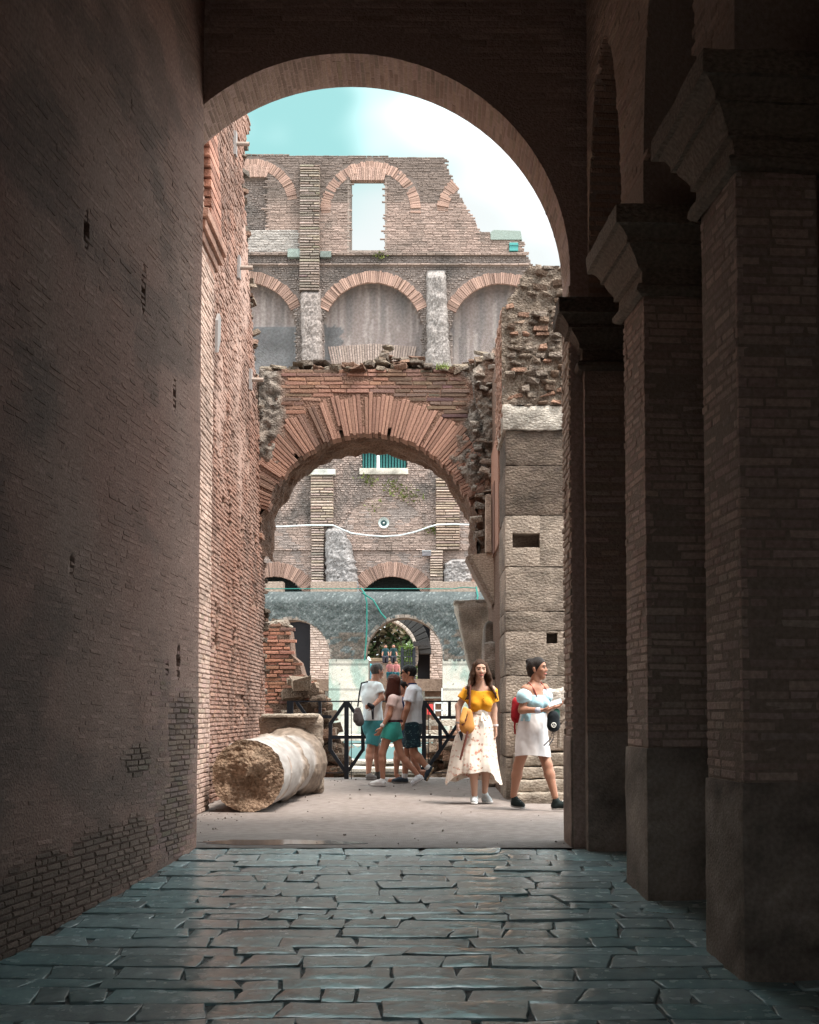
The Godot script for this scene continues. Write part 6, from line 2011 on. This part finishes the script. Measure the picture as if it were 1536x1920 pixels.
	wear(bp, "pocket", skin_mesh([[W(963, 1330, d + 0.0), W(963, 1342, d + 0.0), 0.035, 0.04, f, 1.6]], 0.02, 0.009, Color(0.27, 0.01, 0.015)), M.cloth)
	wear(bp, "strap", tube(PackedVector3Array([W(966, 1350, d - 0.05), W(965, 1362, d - 0.05), W(966, 1376, d - 0.04)]), 0.012, 6, Color(0.27, 0.01, 0.015)), M.cloth)
	var cp := thing("cap", "dark peaked cap with a round white badge dangling from the woman's hand", "cap", W(1039, 1353, d - 0.26))
	var dk := Color(0.008, 0.012, 0.018)
	wear(cp, "crown", skin_mesh([[W(1038, 1344, d - 0.26), W(1038, 1360, d - 0.26), 0.065, 0.072, Vector3(0, 0, 1), 1.3]], 0.02, 0.009, dk, [down_plane(W(1038, 1374, d - 0.26).y)]), M.cloth)
	wear(cp, "peak", skin_mesh([[W(1044, 1334, d - 0.24), W(1041, 1345, d - 0.26), 0.035, 0.055, Vector3(0, 0, 1), 2.5]], 0.02, 0.008, Color(0.01, 0.045, 0.035)), M.cloth)
	for k in 2: wear(cp, "tie", tube(PackedVector3Array([W(1036 + 3 * k, 1373, d - 0.28), W(1032 + 5 * k, 1386, d - 0.3), W(1020 + 9 * k, 1398, d - 0.32)]), 0.007, 6, Color(0.06, 0.06, 0.07)), M.plain)
	var bc := W(1038.5, 1359.5, d - 0.335)
	var ring_ := PackedVector3Array()
	for i in 17: ring_.append(bc + Vector3(cos(TAU * i / 16) * 0.024, sin(TAU * i / 16) * 0.024, 0))
	var bd := wear(cp, "badge", tube(ring_, 0.0055, 6, Color(0.75, 0.75, 0.7)), M.plain)
	for i in 3:
		var a := PI / 2 + TAU * i / 3
		put("badge_ray", bar_mesh(bc, bc + Vector3(cos(a), sin(a), 0) * 0.022, 0.008, 0.006, Color(0.75, 0.75, 0.7)), M.plain, bd)
	var ph := thing("phone", "pale phone held up in front of her by the woman in the white skirt", "phone", W(1041, 1318, d - 0.24))
	var pm := put("case", box_mesh(Vector3(-0.07, -0.005, -0.035), Vector3(0.07, 0.005, 0.035), Color(0.62, 0.72, 0.76)), M.plain, ph)
	pm.rotation = Vector3(0.7, 0.2, 0.45)
	put("screen", box_mesh(Vector3(-0.064, 0.0055, -0.031), Vector3(0.064, 0.007, 0.031), Color(0.5, 0.62, 0.66)), M.plain, pm)


func tee(t: Node3D, j: Dictionary, f: Vector3, w: float, col: Color, hem: float, sleeve := 0.6) -> void:
	var tt := torso(j, f, w, 0.02)
	var hip: Vector3 = (j.hl + j.hr) / 2
	tt.append([hip + Vector3(0, -0.03, 0), hip + Vector3(0, 0.2, 0), 0.165 * w, 0.15 * w, f, 1.35])
	for s in ["l", "r"]: tt.append([j["s" + s] + Vector3(0, -0.005, 0), j["s" + s].lerp(j["e" + s], sleeve), 0.07 * w, 0.078 * w, null, 1.0, true])
	wear(t, "t_shirt", skin_mesh(tt, 0.035, 0.012, col, [down_plane(hem), Plane(Vector3.UP, j.neck.y + 0.015)]), M.cloth)


func shorts(t: Node3D, j: Dictionary, f: Vector3, w: float, m: Material, col: Color, top: float, down: float, r1: float) -> MeshInstance3D:
	var hip: Vector3 = (j.hl + j.hr) / 2
	var p := [[hip + Vector3(0, -0.02, 0), hip + Vector3(0, 0.14, 0), 0.165 * w, 0.15 * w, f, 1.35]]
	for s in ["l", "r"]: p.append([j["h" + s] + Vector3(0, 0.02, 0), j["h" + s].lerp(j["k" + s], down), 0.108 * w, r1 * w, null, 1.0, true])
	return wear(t, "shorts", skin_mesh(p, 0.03, 0.011, col, [up_plane(top)]), m)


func man_grey_hair() -> void:
	var d := 21.1
	var sk := Color(0.46, 0.24, 0.17)
	var t := thing("person", "grey-haired man in a white T-shirt and teal shorts seen from behind at the fence", "person", Vector3(W(697, 1460, d).x, 0, -d))
	var f := Vector3(0.55, 0, -0.84).normalized()
	var j := jd(d, {"head": [708, 1259], "neck": [702, 1279], "sl": [686, 1288, 0.06], "sr": [709, 1288, -0.1], "el": [684, 1315, 0.22], "er": [716, 1308, -0.14], "wl": [694, 1330, 0.3], "wr": [700, 1323, -0.24], "hl": [693, 1361, 0.06], "hr": [706, 1361, -0.02], "kr": [694, 1407, -0.06], "kl": [707, 1404, 0.1], "ar": [691, 1449, -0.06], "al": [708, 1444, 0.22]})
	bare_body(t, j, f, 1.08, sk)
	hand(t, j.wr, Vector3(-1, -0.2, 0.1), Vector3(0, 0, 1), 0.9, sk, false)
	tee(t, j, f, 1.1, Color(0.74, 0.82, 0.85), W(700, 1351, d).y)
	shorts(t, j, f, 1.08, M.cloth, Color(0.04, 0.20, 0.22), W(700, 1345, d).y, 0.78, 0.1)
	shoe(t, j.ar, grounded(686, d - 0.05), grounded(707, d - 0.1), Color(0.17, 0.16, 0.155), Color(0.22, 0.21, 0.2))
	shoe(t, j.al, grounded(703, d + 0.2), grounded(714, d + 0.32), Color(0.07, 0.065, 0.06), Color(0.08, 0.075, 0.07))
	head(t, j.head, Vector3(0.8, 0.0, -0.6), 0.0, sk, Color(0.17, 0.15, 0.14), "short", 1.0)
	var b := thing("sling_bag", "grey brown sling bag hanging on the grey-haired man's back", "bag", W(672, 1360, d - 0.1))
	wear(b, "pouch", skin_mesh([[W(671, 1333, d - 0.12), W(674, 1352, d - 0.12), 0.06, 0.085, Vector3(0.6, 0, 0.8), 1.5]], 0.02, 0.011, Color(0.10, 0.085, 0.085)), M.cloth)
	wear(b, "front_pocket", skin_mesh([[W(667, 1340, d - 0.17), W(668, 1350, d - 0.17), 0.04, 0.05, Vector3(0, 0, 1), 1.6]], 0.02, 0.01, Color(0.075, 0.065, 0.065)), M.cloth)
	wear(b, "strap", tube(PackedVector3Array([W(690, 1278, d - 0.02), W(678, 1281, d - 0.14), W(674, 1300, d - 0.16), W(671, 1325, d - 0.14)]), 0.014, 6, Color(0.015, 0.015, 0.02)), M.cloth)
	var st := thing("camera_strap", "black wrist strap and case held behind the grey-haired man's back", "strap", W(696, 1330, d - 0.3))
	wear(st, "case", skin_mesh([[W(692, 1321, d - 0.28), W(698, 1325, d - 0.28), 0.03, 0.04]], 0.01, 0.009, Color(0.012, 0.012, 0.016)), M.plain)
	for k in 2: wear(st, "cord", tube(PackedVector3Array([W(697 + 3 * k, 1327, d - 0.3), W(698 + 2 * k, 1339, d - 0.3), W(699 + k, 1349, d - 0.28)]), 0.011, 6, Color(0.012, 0.012, 0.02)), M.plain)


func woman_pink_top() -> void:
	var d := 19.25
	var sk := Color(0.42, 0.21, 0.145)
	var t := thing("person", "woman with long auburn hair in a pale pink top and tiny turquoise shorts walking left", "person", Vector3(W(738, 1465, d).x, 0, -d))
	var f := Vector3(-0.88, 0, -0.47).normalized()
	var j := jd(d, {"head": [737, 1281], "neck": [739, 1302], "sl": [737, 1311, -0.11], "sr": [745, 1311, 0.12], "el": [730, 1341, -0.15], "er": [738, 1340, 0.16], "wl": [716, 1364, -0.17], "wr": [738, 1366, 0.18], "hl": [731, 1368, -0.05], "hr": [739, 1368, 0.07], "kl": [717, 1412, -0.06], "kr": [752, 1417, 0.06], "al": [718, 1459, -0.06], "ar": [783, 1452, 0.08]})
	bare_body(t, j, f, 0.92, sk)
	hand(t, j.wl, Vector3(-0.45, -0.9, 0), Vector3(-0.6, 0.3, -0.6), 0.6, sk, false)
	tee(t, j, f, 0.9, Color(0.70, 0.53, 0.50), W(740, 1351, d).y, 0.45)
	shorts(t, j, f, 0.96, M.cloth, Color(0.05, 0.36, 0.31), W(735, 1354, d).y, 0.40, 0.1)
	wear(t, "belt", sheet(30, 3, func(s: float, q: float) -> Vector3:
		var a := TAU * s
		return W(739, lerpf(1354, 1350, q), d) + (f * 0.118 * sin(a) + f.cross(Vector3.UP) * 0.155 * cos(a)), func(_s, _q): return Color(0.05, 0.015, 0.025)), M.plain)
	wear(t, "watch", skin_mesh([[j.wl + Vector3(0.01, 0.03, 0), j.wl + Vector3(0.0, 0.01, 0), 0.032, 0.032, null, 1.0, true]], 0.004, 0.007, Color(0.6, 0.58, 0.55)), M.plain)
	shoe(t, j.al, grounded(724, d - 0.07), grounded(694, d - 0.04), Color(0.66, 0.65, 0.65), Color(0.62, 0.6, 0.6))
	shoe(t, j.ar, W(796, 1461, d + 0.08), W(773, 1474, d + 0.08), Color(0.66, 0.68, 0.72), Color(0.62, 0.62, 0.64))
	head(t, j.head, Vector3(-0.8, 0.0, -0.6), 0.0, sk, Color(0.12, 0.035, 0.022), "long", 0.98)


func man_white_shirt() -> void:
	var d := 19.9
	var sk := Color(0.42, 0.21, 0.14)
	var t := thing("person", "dark-haired man in sunglasses, white T-shirt and dark patterned shorts striding left", "person", Vector3(W(772, 1465, d).x, 0, -d))
	var f := Vector3(-0.95, 0, -0.3).normalized()
	var j := jd(d, {"head": [766, 1263], "neck": [773, 1284], "sl": [771, 1296, -0.19], "sr": [781, 1296, 0.19], "el": [763, 1330, -0.24], "er": [776, 1330, 0.25], "wl": [757, 1354, -0.2], "wr": [768, 1356, 0.24], "hl": [772, 1366, -0.08], "hr": [776, 1366, 0.09], "kl": [776, 1411, -0.09], "kr": [763, 1412, 0.08], "al": [803, 1440, -0.1], "ar": [759, 1456, 0.1]})
	bare_body(t, j, f, 1.08, sk)
	hand(t, j.wl, Vector3(-0.1, -1, 0), Vector3(-1, 0, -0.3), 0.6, sk, false)
	tee(t, j, f, 1.12, Color(0.76, 0.79, 0.85), W(772, 1357, d).y)
	var sm := mat("patterned cotton", Color.WHITE, 0.9, printed(256, Color(0.012, 0.03, 0.045), [Color(0.05, 0.14, 0.15), Color(0.16, 0.22, 0.22), Color(0.03, 0.1, 0.11)], 60, 1.5, 4.0, 12), Vector3.ONE * 2.4, null, 1.0, false)
	shorts(t, j, f, 1.1, sm, Color.WHITE, W(772, 1352, d).y, 0.8, 0.105)
	shoe(t, j.ar, grounded(766, d + 0.1), grounded(734, d + 0.12), Color(0.03, 0.04, 0.055), Color(0.20, 0.19, 0.18))
	shoe(t, j.al, W(815, 1440, d - 0.1), W(801, 1466, d - 0.1), Color(0.03, 0.04, 0.055), Color(0.38, 0.28, 0.18))
	for s in [["al", "kl"], ["ar", "kr"]]:
		var a: Vector3 = j[s[0]]
		var b: Vector3 = a.lerp(j[s[1]], 0.14)
		wear(t, "sock", skin_mesh([[a, b, 0.046, 0.046, null, 1.0, true]], 0.01, 0.009, Color(0.65, 0.65, 0.66)), M.cloth)
	var h := head(t, j.head, Vector3(-0.98, 0.0, -0.1), 0.0, sk, Color(0.014, 0.012, 0.012), "short", 1.02)
	var gl := put("sunglasses", skin_mesh([[Vector3(-0.034, 0.01, 0.096), Vector3(-0.03, 0.008, 0.098), 0.021, 0.021, Vector3(0, 0, 1), 2.0], [Vector3(0.034, 0.01, 0.096), Vector3(0.03, 0.008, 0.098), 0.021, 0.021, Vector3(0, 0, 1), 2.0], [Vector3(-0.05, 0.016, 0.088), Vector3(0.05, 0.016, 0.088), 0.006, 0.006]], 0.006, 0.004, Color(0.01, 0.01, 0.012)), M.plain, h)
	for s in [-1.0, 1.0]: put("temple_arm", bar_mesh(Vector3(s * 0.062, 0.018, 0.085), Vector3(s * 0.083, 0.018, -0.02), 0.006, 0.008, Color(0.01, 0.01, 0.012)), M.plain, h)
	wear(t, "collar", sheet(24, 2, func(s: float, q: float) -> Vector3:
		var a := TAU * s
		return j.neck + Vector3(cos(a) * 0.072, -0.005 + 0.022 * q + 0.012 * sin(a), sin(a) * 0.072), func(_s, _q): return Color(0.03, 0.04, 0.12)), M.cloth)


func woman_behind() -> void:
	var d := 20.5
	var sk := Color(0.45, 0.22, 0.15)
	var t := thing("person", "dark-haired person in navy almost hidden between the auburn-haired woman and the man in sunglasses", "person", Vector3(W(760, 1460, d).x, 0, -d))
	var f := Vector3(-0.9, 0, 0.3).normalized()
	var j := jd(d, {"head": [757, 1290], "neck": [759, 1309], "sl": [757, 1317, -0.12], "sr": [762, 1317, 0.12], "el": [753, 1344, -0.12], "er": [758, 1344, 0.14], "wl": [746, 1325, -0.14], "wr": [752, 1368, 0.14], "hl": [758, 1372, -0.06], "hr": [762, 1372, 0.06], "kl": [745, 1412, -0.06], "kr": [771, 1412, 0.06], "al": [743, 1452, -0.06], "ar": [787, 1447, 0.06]})
	bare_body(t, j, f, 0.9, sk)
	hand(t, j.wl, Vector3(-0.2, 0.9, 0.2), Vector3(0.8, 0, 0), 0.8, sk, true)
	tee(t, j, f, 0.9, Color(0.02, 0.03, 0.09), W(760, 1354, d).y, 0.5)
	shorts(t, j, f, 0.95, M.cloth, Color(0.03, 0.05, 0.1), W(760, 1358, d).y, 0.5, 0.1)
	var flat := Color(0.3, 0.12, 0.06)
	for q in [[grounded(750, d - 0.06), grounded(731, d - 0.05), "al"], [W(795, 1452, d + 0.06), W(788, 1461, d + 0.06), "ar"]]:
		wear(t, "foot", skin_mesh([[q[0] + Vector3(0, 0.03, 0), q[1] + Vector3(0, 0.022, 0), 0.034, 0.028], [j[q[2]], q[0] + Vector3(0, 0.035, 0), 0.034, 0.034]], 0.02, 0.009, sk), M.skin)
		wear(t, "sandal", skin_mesh([[q[0] + Vector3(0, 0.006, 0), q[1] + Vector3(0, 0.006, 0), 0.042, 0.04, Vector3.UP, 5.0]], 0.005, 0.007, flat), M.plain)
	head(t, j.head, Vector3(-0.95, 0.0, 0.3), 0.0, sk, Color(0.02, 0.014, 0.012), "short", 0.95)


func far_people() -> void:
	# visitors sitting and standing on the far terrace
	var d := 46.9
	var y := W(700, 1273, BD + 1.6).y
	for q in [["standing visitor in a turquoise shirt with a white hat on the far terrace", 691, 1.2, Color(0.05, 0.36, 0.40), Color(0.1, 0.3, 0.4), 0.0, 47.4], ["seated visitor in a bright red shirt at the edge of the far terrace", 683, 0.82, Color(0.6, 0.03, 0.09), Color(0.5, 0.02, 0.06), 0.0, 46.8],
		["far visitor in a pink shirt, left one of the pair in pink on the terrace", 731, 1.1, Color(0.42, 0.17, 0.17), Color(0.015, 0.11, 0.14), 0.0, 47.1], ["far visitor in a pink shirt, right one of the pair in pink on the terrace", 743, 1.1, Color(0.45, 0.18, 0.18), Color(0.02, 0.13, 0.16), 0.0, 47.3],
		["visitor in a dark green shirt standing highest at the left of the far group", 723, 1.12, Color(0.012, 0.05, 0.055), Color(0.03, 0.03, 0.04), 0.62, 48.4], ["visitor in a dark green shirt standing highest at the right of the far group", 738, 1.16, Color(0.012, 0.04, 0.045), Color(0.03, 0.03, 0.04), 0.62, 48.6]]:
		var at := Vector3(W(q[1], 1270, q[6]).x, y + q[5], -q[6])
		var t := thing("person", q[0], "person", at)
		var h: float = q[2] * 0.86
		t.scale = Vector3.ONE * 0.68
		var sk := Color(0.42, 0.22, 0.16)
		if q[5] > 0: wear(t, "seat_block", box_mesh(at + Vector3(-0.35, -q[5] / 0.68, -0.3), at + Vector3(0.35, 0.0, 0.3), Color(0.34, 0.28, 0.25)), M.stone)
		var hip := at + Vector3(0, h * 0.3, 0)
		var sh := at + Vector3(0, h * 0.74, 0)
		wear(t, "body", skin_mesh([[sh, at + Vector3(0, h * 0.86, 0), 0.06, 0.05], [at + Vector3(0, h * 0.9, 0), at + Vector3(0, h * 0.92, 0.01), 0.09, 0.085], [sh + Vector3(-0.135, 0, 0), at + Vector3(-0.17, h * 0.42, 0.1), 0.05, 0.035], [sh + Vector3(0.135, 0, 0), at + Vector3(0.17, h * 0.42, 0.1), 0.05, 0.035], [hip, sh, 0.06, 0.06]], 0.03, 0.02, sk), M.skin)
		wear(t, "shirt", skin_mesh([[hip, sh, 0.13, 0.125, Vector3(0, 0, 1), 1.3], [sh + Vector3(-0.13, 0, 0), sh + Vector3(-0.165, -0.15, 0.03), 0.06, 0.055], [sh + Vector3(0.13, 0, 0), sh + Vector3(0.165, -0.15, 0.03), 0.06, 0.055]], 0.04, 0.02, q[3]), M.cloth)
		wear(t, "trousers", skin_mesh([[hip + Vector3(-0.08, 0, 0), hip + Vector3(-0.1, 0.02, 0.3), 0.1, 0.08], [hip + Vector3(0.08, 0, 0), hip + Vector3(0.1, 0.02, 0.3), 0.1, 0.08], [hip + Vector3(-0.1, 0.02, 0.3), at + Vector3(-0.1, 0.05, 0.34), 0.075, 0.055], [hip + Vector3(0.1, 0.02, 0.3), at + Vector3(0.1, 0.05, 0.34), 0.075, 0.055], [hip, at + Vector3(0, 0.05, 0), 0.13, 0.15]], 0.03, 0.02, q[4]), M.cloth)
		if q[1] == 691: wear(t, "hat", lathe([[0.17, 0.0], [0.11, 0.03], [0.09, 0.13], [0.03, 0.22], [0.0, 0.23]], 18, Color(0.66, 0.7, 0.62)), M.cloth).position = Vector3(0, h * 0.95, 0)
		else: wear(t, "hair", skin_mesh([[at + Vector3(0, h * 0.93, -0.02), at + Vector3(0, h * 0.95, 0), 0.1, 0.095]], 0.02, 0.018, Color(0.04, 0.025, 0.02), [Plane(Vector3(0, -0.6, 0.8).normalized(), Vector3(0, -0.6, 0.8).normalized().dot(at + Vector3(0, h * 0.92, 0.02)))]), M.hair)


# ---------- light, air and camera first, then the place
func _ready() -> void:
	var cam := Camera3D.new()
	cam.name = "camera"
	cam.projection = Camera3D.PROJECTION_FRUSTUM
	cam.near = 0.05
	cam.far = 400.0
	cam.size = 0.05 * 1920.0 / F
	cam.frustum_offset = Vector2(0.05 * (768.0 - CX) / F, 0.05 * (CY - 960.0) / F)
	cam.transform = Transform3D(Basis(Vector3.RIGHT, PITCH), EYE)
	add_child(cam)
	cam.current = true
	var env := Environment.new()
	env.background_mode = Environment.BG_SKY
	env.sky = Sky.new()
	env.sky.sky_material = clouded_sky()
	env.background_energy_multiplier = 1.0
	env.tonemap_mode = Environment.TONE_MAPPER_LINEAR
	env.tonemap_exposure = 4.1
	env.sdfgi_enabled = true
	env.ssao_enabled = true
	env.ssil_enabled = true
	var we := WorldEnvironment.new()
	we.name = "environment"
	we.environment = env
	add_child(we)
	var sun := DirectionalLight3D.new()
	sun.name = "sun"
	sun.light_energy = 0.5
	sun.light_color = Color(1.0, 0.96, 0.92)
	sun.light_angular_distance = 12.0
	sun.shadow_enabled = true
	add_child(sun)
	sun.look_at_from_position(Vector3(5, 14, 4), Vector3.ZERO)
	materials()
	grounds()
	passage_floor()
	passage_left_wall()
	end_arch()
	arcade()
	lit_wall()
	broken_arch()
	stone_pier()
	facade()
	arcade_beyond()
	fallen_column()
	steps_and_relief()
	fence()
	beyond_fence()
	people()


func clouded_sky() -> PanoramaSkyMaterial:
	# teal air with broad bright cloud; the same kind of sky all round
	var n := FastNoiseLite.new()
	n.seed = 21
	n.frequency = 1.0
	n.fractal_octaves = 5
	var gaps: Array[Vector3] = []
	for q in [[1.0, 24.0], [-34.0, 30.0], [52.0, 42.0], [110.0, 30.0], [170.0, 48.0], [-120.0, 36.0], [-75.0, 55.0], [20.0, 68.0]]:
		gaps.append(Vector3.FORWARD.rotated(Vector3.RIGHT, deg_to_rad(q[1])).rotated(Vector3.UP, -deg_to_rad(q[0])))
	var im := Image.create(1024, 512, false, Image.FORMAT_RGBF)
	for j in 512:
		var el := PI * (0.5 - (j + 0.5) / 512.0)
		for i in 1024:
			var az := TAU * (i + 0.5) / 1024.0
			var d := Vector3(cos(el) * sin(az), sin(el), -cos(el) * cos(az))
			var wisp := n.get_noise_3d(d.x * 4.0 + 3.0, d.y * 8.0, d.z * 4.0)
			var k := 1.0 + 0.9 * n.get_noise_3d(d.x * 1.7 + 3.0, d.y * 3.0, d.z * 1.7)
			for q in gaps.size():
				k -= 1.3 * exp(-(d - gaps[q]).length_squared() * (7.0 if q == 0 else 24.0))
			k = clampf(k, 0.0, 1.0)
			# thin veil over the blue, thicker towards the horizon; above it bright cloud that grows brighter towards the zenith
			var veil := clampf(0.5 + 5.0 * d.x + 10.0 * (0.395 - d.y) + 0.75 * wisp, 0.0, 1.0)
			var up := (1.0 + 2.0 * maxf(d.y, 0.0)) / 1.7
			var c := Color(0.1, 0.195, 0.195).lerp(Color(0.224, 0.238, 0.238), veil).lerp(Color(0.95, 1.0, 1.01) * up, k)
			if d.y < 0: c = c.lerp(Color(0.3, 0.28, 0.26), clampf(-d.y * 8.0, 0, 1))
			im.set_pixel(i, j, c)
	var m := PanoramaSkyMaterial.new()
	m.panorama = ImageTexture.create_from_image(im)
	return m
